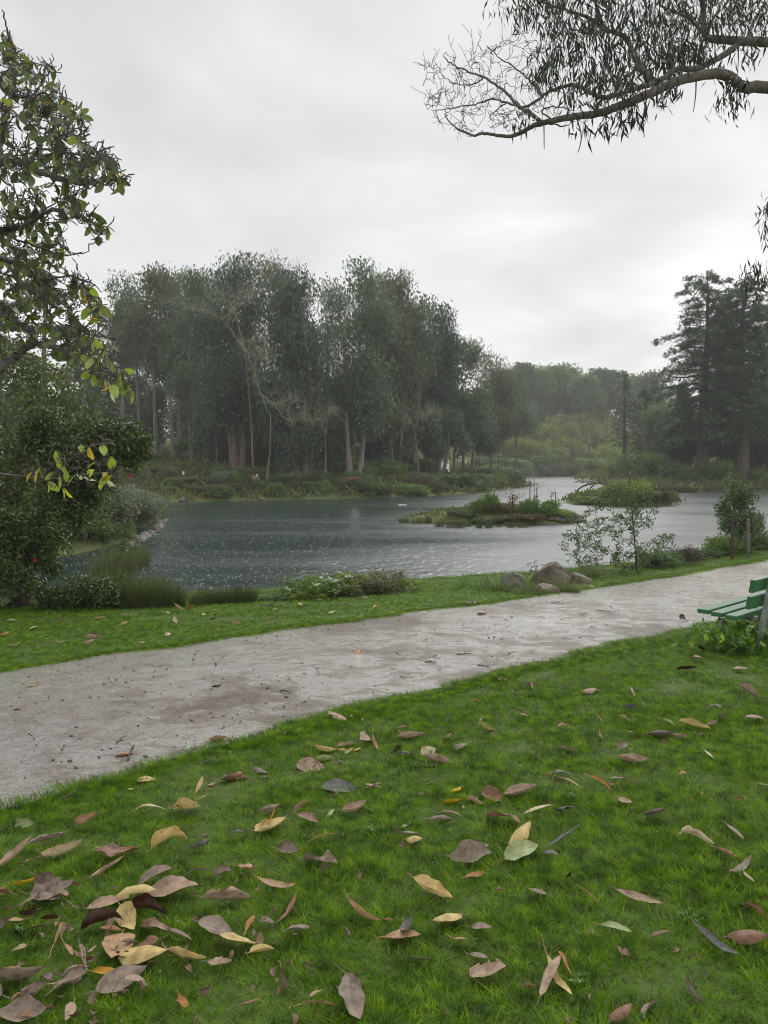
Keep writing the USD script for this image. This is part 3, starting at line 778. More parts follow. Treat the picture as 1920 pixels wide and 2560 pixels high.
# ------------------------------------------------------------------ trees on the hill
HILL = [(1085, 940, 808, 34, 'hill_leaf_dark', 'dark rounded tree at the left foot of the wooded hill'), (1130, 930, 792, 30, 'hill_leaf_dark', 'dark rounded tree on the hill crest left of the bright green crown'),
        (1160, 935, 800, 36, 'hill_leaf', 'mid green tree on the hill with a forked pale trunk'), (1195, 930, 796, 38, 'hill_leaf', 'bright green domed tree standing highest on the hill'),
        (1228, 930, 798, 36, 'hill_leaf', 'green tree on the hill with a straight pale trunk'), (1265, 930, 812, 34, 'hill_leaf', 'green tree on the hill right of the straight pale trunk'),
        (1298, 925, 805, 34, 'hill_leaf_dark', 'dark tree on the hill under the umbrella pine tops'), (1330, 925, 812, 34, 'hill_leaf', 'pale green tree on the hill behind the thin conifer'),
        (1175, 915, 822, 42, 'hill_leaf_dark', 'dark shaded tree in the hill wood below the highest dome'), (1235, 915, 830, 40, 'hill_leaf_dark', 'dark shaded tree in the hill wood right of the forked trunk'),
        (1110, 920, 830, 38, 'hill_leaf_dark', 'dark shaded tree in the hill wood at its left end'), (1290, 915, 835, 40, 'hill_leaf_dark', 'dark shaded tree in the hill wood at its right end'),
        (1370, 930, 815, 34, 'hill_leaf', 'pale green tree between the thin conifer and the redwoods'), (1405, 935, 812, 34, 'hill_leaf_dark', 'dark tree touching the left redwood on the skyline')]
for q, (x, br, tr, hw, lf, lab) in enumerate(HILL):
    dp = 232 + (q*37 % 30) + (14 if q >= 8 else 0)
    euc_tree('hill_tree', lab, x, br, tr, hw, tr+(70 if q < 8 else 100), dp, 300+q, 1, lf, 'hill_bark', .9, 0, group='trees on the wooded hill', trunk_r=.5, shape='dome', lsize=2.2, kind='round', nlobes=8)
plate_tree('umbrella pine with two flat dark tops on the hill skyline', 1312, 930, 250, [(1296, 803, 14, 5), (1316, 805, 16, 6), (1330, 810, 12, 5)], 64, (1310, 800), leaf='hill_leaf_dark')
# forked pale trunks
def pale_trunk(label, pts_list, depth, seed):
    r = np.random.default_rng(seed)
    depth = on_ground(pts_list[0][0][0]*DISP, pts_list[0][0][1]*DISP)[1]
    b = at(pts_list[0][0][0]*DISP, pts_list[0][0][1]*DISP, depth)
    b[2] = gz(b[0], b[1])
    root = thing('pale_trunk_tree', label, 'tree', b, group='bare pale trunks at the edge of the hill wood')
    for m, L in enumerate(pts_list):
        P = np.array([at(px*DISP, py*DISP, depth) - b for px, py in L])
        if m == 0:
            P[0, 2] = -.2
        Q = spline(P, 6, .1, r)
        obj('trunk' if m == 0 else 'limb', tube(Q, np.linspace(.45 if m == 0 else .32, .14, len(Q)), 6), 'hill_bark', root, smooth=True)
pale_trunk('bare pale trunk forking to the left at the edge of the hill wood', [[(1188, 930), (1184, 890), (1180, 862)], [(1181, 866), (1168, 850), (1158, 842)], [(1181, 866), (1192, 852), (1205, 846)]], 214, 71)
pale_trunk('bare pale trunk forking into a wide V at the edge of the hill wood', [[(1236, 925), (1234, 890), (1232, 866)], [(1232, 868), (1228, 850), (1234, 832)], [(1233, 880), (1243, 862), (1252, 850)]], 214, 72)
pale_trunk('bare pale trunk leaning right near the thin conifer', [[(1286, 915), (1292, 890), (1300, 878)], [(1292, 888), (1310, 872), (1326, 850)], [(1296, 884), (1306, 868), (1312, 852)]], 214, 73)
pale_trunk('thin pale trunk leaning beside the left forked one', [[(1178, 930), (1172, 900), (1168, 878)]], 218, 74)

# ------------------------------------------------------------------ bushes
def bush_mesh(r, n_lobes, per, l, aspect, hang, spread, flat=0.0, top=.5, shell=.6, nt=90, wide=.55):
    lobes = [(0, 0, .42, .62, .62, .40)]
    for _ in range(n_lobes):
        a = r.uniform(0, 6.28); d = r.uniform(.3, wide)
        z = r.uniform(.25, .75)
        lobes.append((d*math.cos(a), d*math.sin(a), z, r.uniform(.25, .45), r.uniform(.25, .45), r.uniform(.18, .3)))
    T = lobes_points(lobes, nt, r, gap=.38, scale=2.2, shell=shell, seed=int(r.integers(1e6)))
    T = T[T[:, 2] > .02]
    return scatter_leaves(T, per, spread, r, l, aspect, hang, flat=flat), T

def stem_mesh(T, r, tip=.006, n=4):
    A = []
    k = r.choice(len(T), min(len(T), 40), replace=False)
    trunk = [np.array([0, 0, -.05]), np.array([r.normal(0, .02), r.normal(0, .02), .12]), np.array([r.normal(0, .04), r.normal(0, .04), .3])]
    g = grow(trunk, T[k], r, tip=tip, jit=.05, bend=.3, up=.2, steps=3)
    return limb_mesh(g, r_cut=.03)

bush_protos = {}
for key, leaf, nl, per, l, asp, hang, spread, wide in [
        ('dark', 'scrub_dark_leaf', 6, 26, (.06, .12), .5, .0, .09, .5), ('green', 'scrub_green_leaf', 6, 24, (.06, .13), .5, .0, .09, .5),
        ('olive', 'scrub_olive_leaf', 5, 24, (.08, .16), .28, -.5, .09, .5), ('grey', 'scrub_grey_leaf', 6, 26, (.06, .12), .4, -.2, .1, .55),
        ('lime', 'scrub_lime_leaf', 5, 24, (.06, .12), .5, -.1, .08, .5), ('rust', 'rust_leaf', 5, 20, (.07, .14), .35, -.2, .1, .5),
        ('bright', 'bright_leaf', 9, 34, (.05, .10), .6, .1, .085, .7), ('brown', 'brown_twig_leaf', 5, 20, (.07, .15), .25, -.4, .1, .5), ('pale', 'willow_pale_leaf', 6, 28, (.08, .16), .25, .5, .1, .5)]:
    for v in range(3):
        r = np.random.default_rng(abs(hash(('b', v))) % 1 + sum(map(ord, key))*7 + v)
        c = protoclass(f'bush_kind_{key}_{v:03d}')
        lm, T = bush_mesh(r, nl, per, l, asp, hang, spread, wide=wide)
        obj('stems', stem_mesh(T, r), 'dark_bark', c)
        obj('foliage', lm, leaf, c, kind='stuff')
        bush_protos[key, v] = c
_bv = [0]
def bush(kind, label, loc, w, h, group, name='shrub', cat='shrub', deep=None):
    _bv[0] += 1
    c = bush_protos[kind, _bv[0] % 3]
    r = np.random.default_rng(5000 + _bv[0])
    return copy_of(c, name, loc, r.uniform(0, 6.28), (w, deep or w, h), label, cat, group)

# bright green thicket below the hill wood
BR = [(1075, 975, 46, 40), (1100, 955, 44, 48), (1140, 960, 50, 42), (1118, 985, 44, 34), (1165, 965, 46, 38), (1195, 965, 44, 36), (1150, 988, 44, 30), (1215, 955, 44, 44), (1245, 945, 56, 46), (1275, 940, 52, 46),
      (1190, 992, 44, 28), (1235, 985, 46, 34), (1275, 978, 50, 36), (1310, 965, 50, 44), (1340, 975, 44, 40), (1300, 995, 44, 26)]
for q, (x, row, hw, hh) in enumerate(BR):
    dp = 205 - (row-940)*.75
    p = on_ground(x*DISP, (row+hh*.35)*DISP); dp = p[1]; p[2] = gz(p[0], p[1]) - .4
    top = at(x*DISP, (row-hh*.75)*DISP, dp)[2]
    bush('bright', 'bright green rounded bush in the thicket below the hill wood', p, hw*mpp(dp)*1.15, max(3.0, (top-p[2])*1.5), 'bright green thicket below the hill')

# ------------------------------------------------------------------ conifers on the right bank
def conifer(name, label, x, base_row, top_row, hw, bottom_row, depth, seed, nb=90, leaf='redwood_leaf', bark='redwood_bark', trunk_r=.7, dens=1.0, droop=.3, group='conifers on the right bank', blunt=.72, tone=1.0):
    r = np.random.default_rng(seed)
    k = mpp(depth)
    b = at(x*DISP, base_row*DISP, depth); b[2] = gz(b[0], b[1]) - .15
    H = at(x*DISP, top_row*DISP, depth)[2] - b[2]
    cz = max(.03*H, at(x*DISP, bottom_row*DISP, depth)[2] - b[2])
    hwm = hw*k
    root = thing(name, label, 'tree', b, group=group)
    P = [(0, 0, 0), (r.normal(0, .1), r.normal(0, .1), H*.35), (r.normal(0, .15), r.normal(0, .15), H*.7), (0, 0, H)]
    obj('trunk', fluted_trunk(P, [trunk_r, trunk_r*.72, trunk_r*.45, .05], r, flare=1.7), bark, root, smooth=50)
    A, B, ra, rb, C, D, S = [], [], [], [], [], [], []
    for i in range(nb):
        u = (i + r.uniform(0, 1))/nb
        z = cz + (H*.985 - cz)*u
        prof = min(1.0, (1-u)**.42*1.3*blunt + .05)*(.72 + .28*min(1, u*6 + .35))
        prof = min(prof, 1.0)
        Lb = hwm*prof*r.uniform(.5, 1.15)*(.72 + .55*meshkit.noise(np.array([z*.4, math.cos(i*2.399)*.9, seed]), seed))
        az = i*2.399 + r.normal(0, .3)
        d = np.array([math.cos(az), math.sin(az), .12 - (1-u)*.1])
        p = np.array([0, 0, z]); n = 6
        prev = p
        pts = [p]
        for s_ in range(1, n+1):
            t = s_/n
            q = p + d*Lb*t + np.array([0, 0, .35*Lb*t*.4 - droop*Lb*t*t])
            q = q + r.normal(0, .03*Lb, 3)
            A.append(prev); B.append(q); rr0 = .07*(Lb/3)
            ra.append(max(.012, rr0*(1-(t-1/n)))); rb.append(max(.01, rr0*(1-t)))
            prev = q; pts.append(q)
        pts = np.array(pts)
        m = int(26*dens*(Lb/2.5 + .3))
        t = r.uniform(.22, 1.05, m)
        base = np.stack([np.interp(t*n, np.arange(n+1), pts[:, c]) for c in range(3)], 1)
        side = np.array([-d[1], d[0], 0])
        off = r.normal(0, 1, m)*Lb*.17*(1.15-t*.6)
        C.append(base + side*off[:, None] + np.c_[np.zeros(m), np.zeros(m), -np.abs(off)*.4 + r.normal(0, .12, m)])
        dd = unit(d*.7 + side*np.sign(off)[:, None]*.6 + np.array([0, 0, -.3]) + r.normal(0, .35, (m, 3)))
        D.append(dd); S.append(r.uniform(.3, .62, m))
    C, D, S = np.vstack(C), np.vstack(D), np.concatenate(S)
    per = 7
    CC = np.repeat(C, per, 0) + r.normal(0, .2, (len(C)*per, 3))*[1, 1, .6]
    DD = unit(np.repeat(D, per, 0) + r.normal(0, .4, (len(C)*per, 3)))
    BB = np.cross(DD, [0, 0, 1.0]) + r.normal(0, .3, DD.shape)
    SS = np.repeat(S, per)*r.uniform(.6, 1.1, len(CC))
    obj('branches', edges_mesh(A, B, ra, rb, 3), bark, root)
    obj('crown', leaf_quads(CC, DD, BB, SS, SS*.34), leaf, root, kind='stuff')
    return root
conifer('redwood_tree', 'big dark redwood with a thick trunk, left one of the pair at the water', 1517, 1036, 584, 116, 960, 94, 401, nb=100, trunk_r=.62, dens=.85, blunt=1.05)
conifer('redwood_tree', 'big dark redwood with a widely flared foot, right one of the pair at the water', 1600, 1038, 598, 104, 940, 92, 402, nb=100, trunk_r=.7, dens=.85, blunt=1.05)
conifer('redwood_tree', 'dense redwood behind the flared trunk at the right edge', 1668, 1030, 630, 84, 985, 99, 403, nb=120, trunk_r=.6, blunt=.95)
conifer('redwood_tree', 'shaded redwood filling the gap between the two big trunks', 1556, 1028, 640, 74, 985, 108, 404, nb=120, trunk_r=.5, blunt=.95)
conifer('conifer_tree', 'thin hazy conifer with a bare dark stem in the river bend', 1349, 1000, 800, 38, 960, 128, 405, nb=60, trunk_r=.34, dens=.42, blunt=.8, leaf='hill_leaf_dark')
conifer('conifer_tree', 'short bushy conifer just right of the thin conifer', 1392, 1005, 838, 44, 985, 136, 406, nb=80, trunk_r=.35, dens=.9)
conifer('conifer_tree', 'low conifer with drooping sprays between the pale tree and the redwoods', 1470, 1010, 830, 52, 990, 116, 407, nb=80, trunk_r=.35, dens=.9)
euc_tree('weeping_tree', 'pale grey-green weeping tree between the thin conifer and the redwoods', 1432, 1010, 862, 50, 985, 122, 408, 1, 'weeping_leaf', 'euc_bark', 1.2, 0, group='', trunk_r=.3, shape='dome', lsize=1.4)
euc_tree('weeping_tree', 'drooping olive green tree in front of the left redwood trunk', 1470, 1032, 900, 52, 1010, 100, 409, 1, 'hill_leaf_dark', 'euc_bark', 1.2, 0, group='', trunk_r=.25, shape='dome', lsize=1.2)
euc_tree('weeping_tree', 'leafy green tree hanging between and behind the redwood feet', 1640, 1030, 880, 60, 1010, 104, 410, 1, 'hill_leaf_dark', 'euc_bark', 1.2, 0, group='', trunk_r=.25, shape='dome', lsize=1.2)

# ------------------------------------------------------------------ understory and shrubs on the far bank
r3 = np.random.default_rng(33)
for q, (x, br, tr, hw, dp, lf) in enumerate([(442, 985, 880, 44, 112, 'euc_leaf'), (485, 990, 840, 50, 110, 'euc_leaf_dark'), (560, 990, 860, 50, 106, 'euc_leaf_dark'), (600, 985, 850, 54, 112, 'euc_leaf'), (705, 985, 850, 56, 108, 'euc_leaf_dark'),
                                             (740, 985, 830, 54, 112, 'euc_leaf'), (800, 985, 840, 54, 106, 'euc_leaf_dark'), (870, 985, 840, 56, 110, 'euc_leaf_dark'), (915, 985, 830, 54, 114, 'euc_leaf'), (980, 985, 840, 52, 110, 'euc_leaf_dark'), (1035, 985, 850, 48, 124, 'euc_leaf'), (1085, 980, 860, 44, 140, 'euc_leaf_dark'),
                                             (405, 985, 800, 50, 125, 'euc_leaf'), (345, 985, 830, 50, 128, 'euc_leaf_dark'), (295, 985, 815, 50, 126, 'euc_leaf'), (240, 985, 800, 50, 124, 'euc_leaf'), (205, 985, 820, 50, 126, 'euc_leaf_dark'), (235, 985, 860, 60, 104, 'euc_leaf'), (180, 985, 850, 60, 100, 'euc_leaf_dark'), (120, 985, 870, 60, 98, 'euc_leaf'), (30, 985, 850, 70, 96, 'euc_leaf_dark')]):
    euc_tree('understory_tree', 'low shaded tree filling the wood behind the eucalyptus trunks', x, br, tr, hw, br-22, dp, 700+q, 1, lf, 'euc_bark', .8, 0, group='low trees in the shade of the grove', trunk_r=.14, shape='dome', lsize=1.3, kind='round', nlobes=6)

for q, (x, br, tr, hw, dp, lf) in enumerate([(440, 1000, 905, 38, 84, 'euc_leaf'), (478, 1005, 915, 36, 80, 'euc_leaf_dark'), (575, 1012, 925, 38, 76, 'euc_leaf_dark'), (612, 1015, 905, 42, 76, 'euc_leaf'), (700, 1012, 915, 40, 76, 'euc_leaf_dark'), (735, 1008, 930, 34, 78, 'euc_leaf'), (812, 1002, 900, 44, 84, 'euc_leaf_dark'),
                                             (870, 1000, 910, 40, 86, 'euc_leaf'), (922, 1000, 905, 42, 88, 'euc_leaf_dark'), (975, 998, 895, 44, 94, 'euc_leaf'), (1025, 994, 890, 42, 104, 'euc_leaf_dark'), (1075, 984, 890, 38, 122, 'euc_leaf'), (545, 1008, 930, 30, 80, 'euc_leaf'), (660, 1010, 930, 34, 80, 'euc_leaf')]):
    euc_tree('leafy_young_tree', 'bushy young eucalyptus hiding the trunk feet of the grove', x, br, tr, hw, br-12, dp, 760+q, 1, lf, 'euc_bark', .7, 0, group='bushy young trees at the foot of the grove', trunk_r=.10, shape='dome', lsize=1.0, nlobes=6)

KIND_WORDS = {'dark': 'dark green', 'green': 'mid green', 'olive': 'olive, grassy', 'grey': 'grey-green', 'lime': 'lime green', 'rust': 'rust-orange', 'brown': 'brown, twiggy', 'bright': 'bright green', 'pale': 'pale feathery'}
def place_bush(px, row, w_px, h_px, kind, where, group, sink=.06):
    p = on_ground(px, row)
    k = p[1]/1920
    p[2] = gz(p[0], p[1]) - sink
    return bush(kind, f'{KIND_WORDS[kind]} shrub {where}', p, max(.3, w_px*k), max(.25, h_px*k), group)
# shaded shrubs between the trunks
for q in range(40):
    px = r3.uniform(330, 1240); row = r3.uniform(1108, 1165) - max(0, px-1100)*.06
    if 1050 < px < 1170:
        continue
    place_bush(px, row, r3.uniform(50, 105), r3.uniform(34, 74), r3.choice(['dark', 'green', 'green', 'grey', 'olive', 'dark']), 'between the trunks on the far bank', 'shrubs in the shade of the far-bank trees')
# low shrubs from the trees to the water
for q in range(95):
    px = r3.uniform(385, 1290); u = r3.uniform(0, 1)
    foot = np.interp(px, [380, 660, 1040, 1230, 1300], [1250, 1246, 1240, 1226, 1214])
    row = 1182*(1-u) + (foot-6)*u
    kd = r3.choice(['dark', 'green', 'olive', 'grey', 'lime', 'brown', 'rust', 'olive'], p=[.2, .26, .15, .14, .08, .09, .02, .06])
    if 1062 < px < 1160 and 1150 < row < 1206:
        continue
    place_bush(px, row, r3.uniform(26, 66), r3.uniform(14, 38), kd, 'on the sloping far bank', 'low shrubs on the sloping far bank')
for px, row, w, h, kd, wh in [(1048, 1238, 38, 22, 'lime', 'right at the far waterline below the fence'), (1180, 1222, 84, 46, 'dark', 'mounded on the point below the far fence'), (1120, 1216, 50, 34, 'green', 'on the point below the far fence'),
                              (1230, 1214, 60, 30, 'green', 'at the tip of the far point'), (1265, 1210, 40, 24, 'brown', 'at the tip of the far point'), (1010, 1182, 100, 56, 'olive', 'beside the far path'), (985, 1190, 60, 46, 'green', 'beside the far path'),
                              (1255, 1190, 60, 26, 'grey', 'along the river bend'), (1300, 1192, 50, 26, 'dark', 'along the river bend'), (1340, 1186, 60, 30, 'green', 'along the river bend'), (1385, 1186, 60, 28, 'olive', 'along the river bend'), (1430, 1187, 56, 24, 'dark', 'along the river bend'),
                              (1220, 1170, 60, 32, 'dark', 'behind the far fence'), (1290, 1172, 70, 30, 'green', 'behind the far fence'), (1360, 1165, 70, 30, 'grey', 'behind the river bend'), (1440, 1168, 70, 36, 'green', 'behind the river bend'), (1500, 1175, 70, 34, 'green', 'behind the river bend'),
                              (1560, 1195, 70, 50, 'bright', 'in front of the left redwood'), (1600, 1200, 80, 70, 'green', 'in front of the left redwood'), (1650, 1204, 80, 80, 'green', 'in front of the left redwood'), (1690, 1206, 60, 54, 'dark', 'in front of the left redwood'),
                              (1790, 1206, 70, 60, 'green', 'between the redwood trunks'), (1725, 1210, 40, 30, 'dark', 'between the redwood trunks'), (1900, 1208, 60, 40, 'green', 'right of the flared redwood'), (1550, 1218, 60, 26, 'olive', 'on the right bank by the water'),
                              (1610, 1224, 70, 20, 'olive', 'on the right bank by the water'), (1700, 1226, 60, 14, 'rust', 'on the right bank by the water'), (1780, 1224, 60, 14, 'brown', 'on the right bank by the water'), (1860, 1224, 70, 12, 'olive', 'on the right bank by the water')]:
    place_bush(px, row, w, h, kd, wh, 'shrubs along the far waterside' if px < 1530 else 'shrubs on the right bank')

# left point
for px, row, w, h, kd in [(262, 1330, 120, 120, 'grey'), (310, 1310, 110, 112, 'grey'), (345, 1296, 90, 80, 'grey'), (225, 1330, 120, 130, 'pale'), (372, 1288, 44, 46, 'dark'), (290, 1340, 70, 50, 'green'), (320, 1318, 70, 50, 'brown'), (245, 1352, 90, 70, 'green'), (390, 1282, 34, 30, 'lime'),
                          (320, 1342, 30, 24, 'lime'), (180, 1330, 140, 150, 'pale'), (340, 1275, 90, 60, 'grey'), (290, 1285, 110, 80, 'pale'), (350, 1258, 70, 36, 'olive'), (300, 1262, 80, 50, 'dark')]:
    place_bush(px, row, w, h, kd, 'on the stony left point', 'soft shrubs on the stony left point')

# ------------------------------------------------------------------ stones
plain_mat('stone_grey', (.125, .113, .10), rough=.6, spec=.3, var=.55, scale=5, bump=.9)
plain_mat('stone_tan', (.125, .096, .066), rough=.55, spec=.35, var=.6, scale=4, bump=1.0)
plain_mat('stone_dark', (.11, .10, .09), rough=.45, var=.4, scale=6, bump=.5)
def rock_mesh(r, sub=3, rough=.25, flat=.7, cuts=5):
    m = trimesh.creation.icosphere(subdivisions=sub)
    v = m.vertices.copy()
    for _ in range(cuts):                      # broken faces
        n = unit(r.normal(0, 1, 3)); d = r.uniform(.55, .85)
        h = v @ n
        v = v - np.clip(h-d, 0, None)[:, None]*n*.9
    if sub > 3:
        for _ in range(6):
            n = unit(r.normal(0, 1, 3)+[0, -.3, .2]); d = r.uniform(.5, .72)
            h = v @ n
            v = v - np.clip(h-d, 0, None)[:, None]*n*.55
    n = meshkit.fbm(v*1.6+r.uniform(0, 9, 3), 4, int(r.integers(99)))-.5
    n2 = meshkit.fbm(v*5+r.uniform(0, 9, 3), 3, int(r.integers(99)))-.5
    v = v*(1 + n*rough*1.6 + n2*rough*.5)[:, None]
    v[:, 2] *= flat
    v[:, 2] = np.where(v[:, 2] < -.35*flat, -.35*flat + (v[:, 2]+.35*flat)*.2, v[:, 2])
    return v, m.faces
stone_protos = []
for v_ in range(6):
    c = protoclass(f'shore_stone_kind_{v_:03d}')
    obj('stone_body', rock_mesh(np.random.default_rng(80+v_), 1, .3), ['stone_grey', 'stone_tan', 'stone_grey', 'stone_dark', 'stone_tan', 'stone_grey'][v_], c, smooth=40)
    stone_protos.append(c)
def shore_stone(p, s, label, group):
    r = r3
    q_ = int(r.integers(6)); c = stone_protos[q_]
    if label.startswith('rough'):
        label = label.replace('rough', ['grey', 'tan', 'grey', 'dark', 'tan', 'pale grey'][q_], 1)
    copy_of(c, 'shore_stone', p, r.uniform(0, 6.28), (s*r.uniform(.8, 1.3), s*r.uniform(.7, 1.1), s*r.uniform(.6, 1.0)), label, 'stone', group)
for q in range(72):                              # left point
    u = r3.uniform(0, 1)
    px = np.interp(u, [0, .3, .6, 1], [318, 362, 398, 404]) + r3.normal(0, 6); row = np.interp(u, [0, .3, .6, 1], [1362, 1342, 1322, 1300]) + r3.normal(0, 5)
    p = on_ground(px, row); p[2] = max(gz(p[0], p[1]), W-.05) + .02
    shore_stone(p, r3.uniform(.08, .2), 'rough stone in the loose stone edging of the left point', 'stones edging the left point')
for q in range(95):                              # far waterline
    i = int(r3.integers(len(_S)))
    p = _S[i]
    if not (58 < p[1] < 108) or not (-19 < p[0] < 48):
        continue
    p = p + r3.normal(0, .35, 2)
    shore_stone((p[0], p[1], max(gz(p[0], p[1]), W)+.03), r3.uniform(.18, .42), 'pale stone lying at the waterline of the far bank', 'stones along the far waterline')
for q in range(30):                              # island rocks
    t = r3.uniform(0, 1)
    px = 1375 + 88*t + r3.normal(0, 4); row = 1300 - abs(t-.5)*6 + r3.normal(0, 3.5)
    p = on_ground(px, row); p[2] = max(gz(p[0], p[1]), W) + .02
    shore_stone(p, r3.uniform(.12, .3), 'stone on the rocky right tip of the planted island', 'stones on the tip of the planted island')
for q in range(26):
    px = 1580 + 96*r3.uniform(0, 1); row = 1252 + r3.normal(0, 3)
    p = on_ground(px, row); p[2] = max(gz(p[0], p[1]), W) + .02
    shore_stone(p, r3.uniform(.15, .4), 'stone at the foot of the second, bushier island', 'stones at the foot of the bushy island')
for q in range(34):
    px = 1440 + 62*r3.uniform(0, 1); row = 1203 + r3.normal(0, 2.5)
    p = on_ground(px, row); p[2] = max(gz(p[0], p[1]), W) + .04
    shore_stone(p, r3.uniform(.2, .5), 'stone on the gravelly spit in the river bend', 'stones on the spit in the river bend')
for lab, px, row, w, h, mt, sd in [('grey-brown boulder with a rounded top, left one of the lawn boulders', 1286, 1470, 70, 44, 'stone_grey', 91), ('largest tan boulder, domed and wet, middle of the boulder group', 1376, 1463, 98, 64, 'stone_tan', 92),
                                   ('small low tan stone in front of the largest boulder', 1370, 1482, 72, 26, 'stone_tan', 93), ('long low tan boulder on the right side of the boulder group', 1448, 1462, 70, 32, 'stone_tan', 94)]:
    p = on_lawn(px, row); k = p[1]/1920
    x = rock_mesh(np.random.default_rng(sd), 4, .22, 1.0, 7)
    v = x[0]; v[:, 2] += .35
    ext = v.max(0)-v.min(0)
    v = v/ext*[w*k*.95, w*k*.72, h*k*1.18]; v[:, 2] -= h*k*.15
    t = thing('boulder', lab, 'boulder', p, group='boulders on the lawn edge')
    obj('boulder_body', (v, x[1]), mt, t, smooth=50)

# ------------------------------------------------------------------ rushes and grasses
def blades(n, r, h=(.6, 1.0), spread=.25, lean=.25, width=.006, curve=.2):
    a = r.uniform(0, 6.28, n); d = spread*np.sqrt(r.uniform(0, 1, n))
    b = np.c_[d*np.cos(a), d*np.sin(a), np.zeros(n)-.03]
    hh = r.uniform(h[0], h[1], n)
    dr = np.c_[np.cos(a), np.sin(a)]*(d/spread*lean)[:, None] + r.normal(0, lean*.4, (n, 2))
    side = unit(np.c_[r.normal(0, 1, (n, 2)), np.zeros(n)])
    V = []
    for t, wv in ((0, 1), (.35, .95), (.7, .7), (1, 0)):
        c = b + np.c_[dr*hh[:, None]*t + dr*hh[:, None]*curve*t*t*2, hh*t*(1-.12*t)]
        if wv:
            V += [c - side*width*wv*.5, c + side*width*wv*.5]
        else:
            V += [c]
    v = np.stack(V, 1).reshape(-1, 3)
    q = np.array([[0, 1, 3], [0, 3, 2], [2, 3, 5], [2, 5, 4], [4, 5, 6]])
    return v, ((np.arange(n)*7)[:, None, None]+q[None]).reshape(-1, 3)
rush_protos = []
for v_ in range(3):
    c = protoclass(f'rush_kind_{v_:03d}')
    obj('blades', blades(260, np.random.default_rng(120+v_), (.55, 1.0), .3, .22, .011), 'rush_blade', c, kind='stuff')
    rush_protos.append(c)
sedge_protos = []
for v_ in range(2):
    c = protoclass(f'sedge_kind_{v_:03d}')
    obj('blades', blades(120, np.random.default_rng(130+v_), (.25, .5), .12, .7, .010, .5), 'sedge_blade', c, kind='stuff')
    sedge_protos.append(c)
def rush(px, row, w_px, h_px, label, group, depth=None):
    if depth is None:
        p = on_ground(px, row)
    else:
        p = at(px, row, depth)
    p[2] = max(gz(p[0], p[1]), W-.12)
    k = p[1]/1920
    q = int(r3.integers(3))
    copy_of(rush_protos[q], 'rush_clump', p, r3.uniform(0, 6.28), (w_px*k/.7, w_px*k/.7, h_px*k/.85*(1.1 if px < 700 else 1.0)), label, 'rushes', group)
for px, row, w, h in [(232, 1520, 46, 70), (262, 1517, 50, 80), (290, 1518, 50, 76), (318, 1519, 50, 72), (346, 1519, 52, 70), (374, 1518, 50, 72), (402, 1518, 50, 74), (428, 1517, 46, 70), (448, 1516, 36, 58), (300, 1500, 60, 80), (350, 1498, 60, 74), (400, 1498, 54, 66), (270, 1490, 60, 90), (190, 1522, 50, 60), (240, 1495, 60, 90), (150, 1524, 40, 40)]:
    rush(px, row, w, h, 'green rush clump at the water beside the dark camellia', 'rushes in the left corner of the lake')
for px, row, w, h in [(486, 1514, 30, 40), (520, 1512, 40, 48), (545, 1511, 36, 44), (580, 1509, 40, 46), (606, 1508, 40, 50), (628, 1506, 34, 44), (562, 1506, 30, 34)]:
    rush(px, row, w, h, 'green rush clump in the thin row left of the white-flowered plants', 'rushes in the thin row at the lawn edge')
for px, row, w, h in [(300, 1432, 80, 90), (330, 1420, 60, 84), (352, 1412, 44, 60), (270, 1440, 80, 80)]:
    rush(px, row, w, h, 'dark rush clump standing in the water under the camellia branches', 'dark rushes beyond the camellia')
for px, row, w, h in [(1003, 1306, 14, 26), (1016, 1306, 14, 26), (1036, 1308, 20, 22), (1056, 1308, 22, 28), (1072, 1307, 16, 26), (1098, 1316, 24, 30), (1128, 1318, 24, 28), (1150, 1318, 26, 34), (1170, 1316, 18, 24), (1198, 1320, 16, 26), (1222, 1319, 20, 30), (1248, 1318, 18, 18), (1276, 1318, 22, 24), (1306, 1318, 26, 24)]:
    rush(px, row, w, h, 'rush clump in the water along the front of the planted island', 'rushes around the planted island')

# low wild herbs and grasses over the banks and islands
rh = np.random.default_rng(77)
hp = []
for d0, d1, n in [(26, 50, 5200), (50, 75, 6500), (75, 110, 8000), (110, 170, 6000), (170, 240, 4000)]:
    d = rh.uniform(d0, d1, n); u = rh.uniform(-.53, .53, n)
    hp.append(np.c_[u*d, d])
hp = np.vstack(hp)
for ix, iy, rx, ry, hh, tr in ISLANDS:
    hp = np.vstack([hp, np.c_[rh.normal(ix, rx*.5, 700), rh.normal(iy, ry*.5, 700)]])
hz = height(hp[:, 0], hp[:, 1])
_a, _b = on_ground(1112, 1188), on_ground(1112, 1160)
_t = np.clip((hp[:, 1]-_a[1])/(_b[1]-_a[1]), 0, 1)
onp = (np.abs(hp[:, 0]-(_a[0]+(_b[0]-_a[0])*_t)) < 2.2) & (hp[:, 1] > _a[1]-2) & (hp[:, 1] < _b[1]+3)
ok = (hz > W + .06) & ~is_near(hp[:, 0], hp[:, 1]) & ~onp
hp, hz = hp[ok], hz[ok]
C = np.repeat(np.c_[hp, hz], 6, 0)
sd = np.repeat(np.clip(hp[:, 1]/60, .45, 2.2), 6)
C = C + rh.normal(0, 1, C.shape)*sd[:, None]*[.28, .28, 0]
isl = np.repeat(np.hypot(hp[:, 0]-5.6, hp[:, 1]-39) < 6, 6)
ln = np.where(isl, .5, 1)*rh.uniform(.22, .6, len(C))*sd*np.where(rh.uniform(0, 1, len(C)) < .08, 1.6, 1)
A_h = rh.normal(0, .45, C.shape) + [0, 0, 1.0]
C[:, 2] += ln*.35
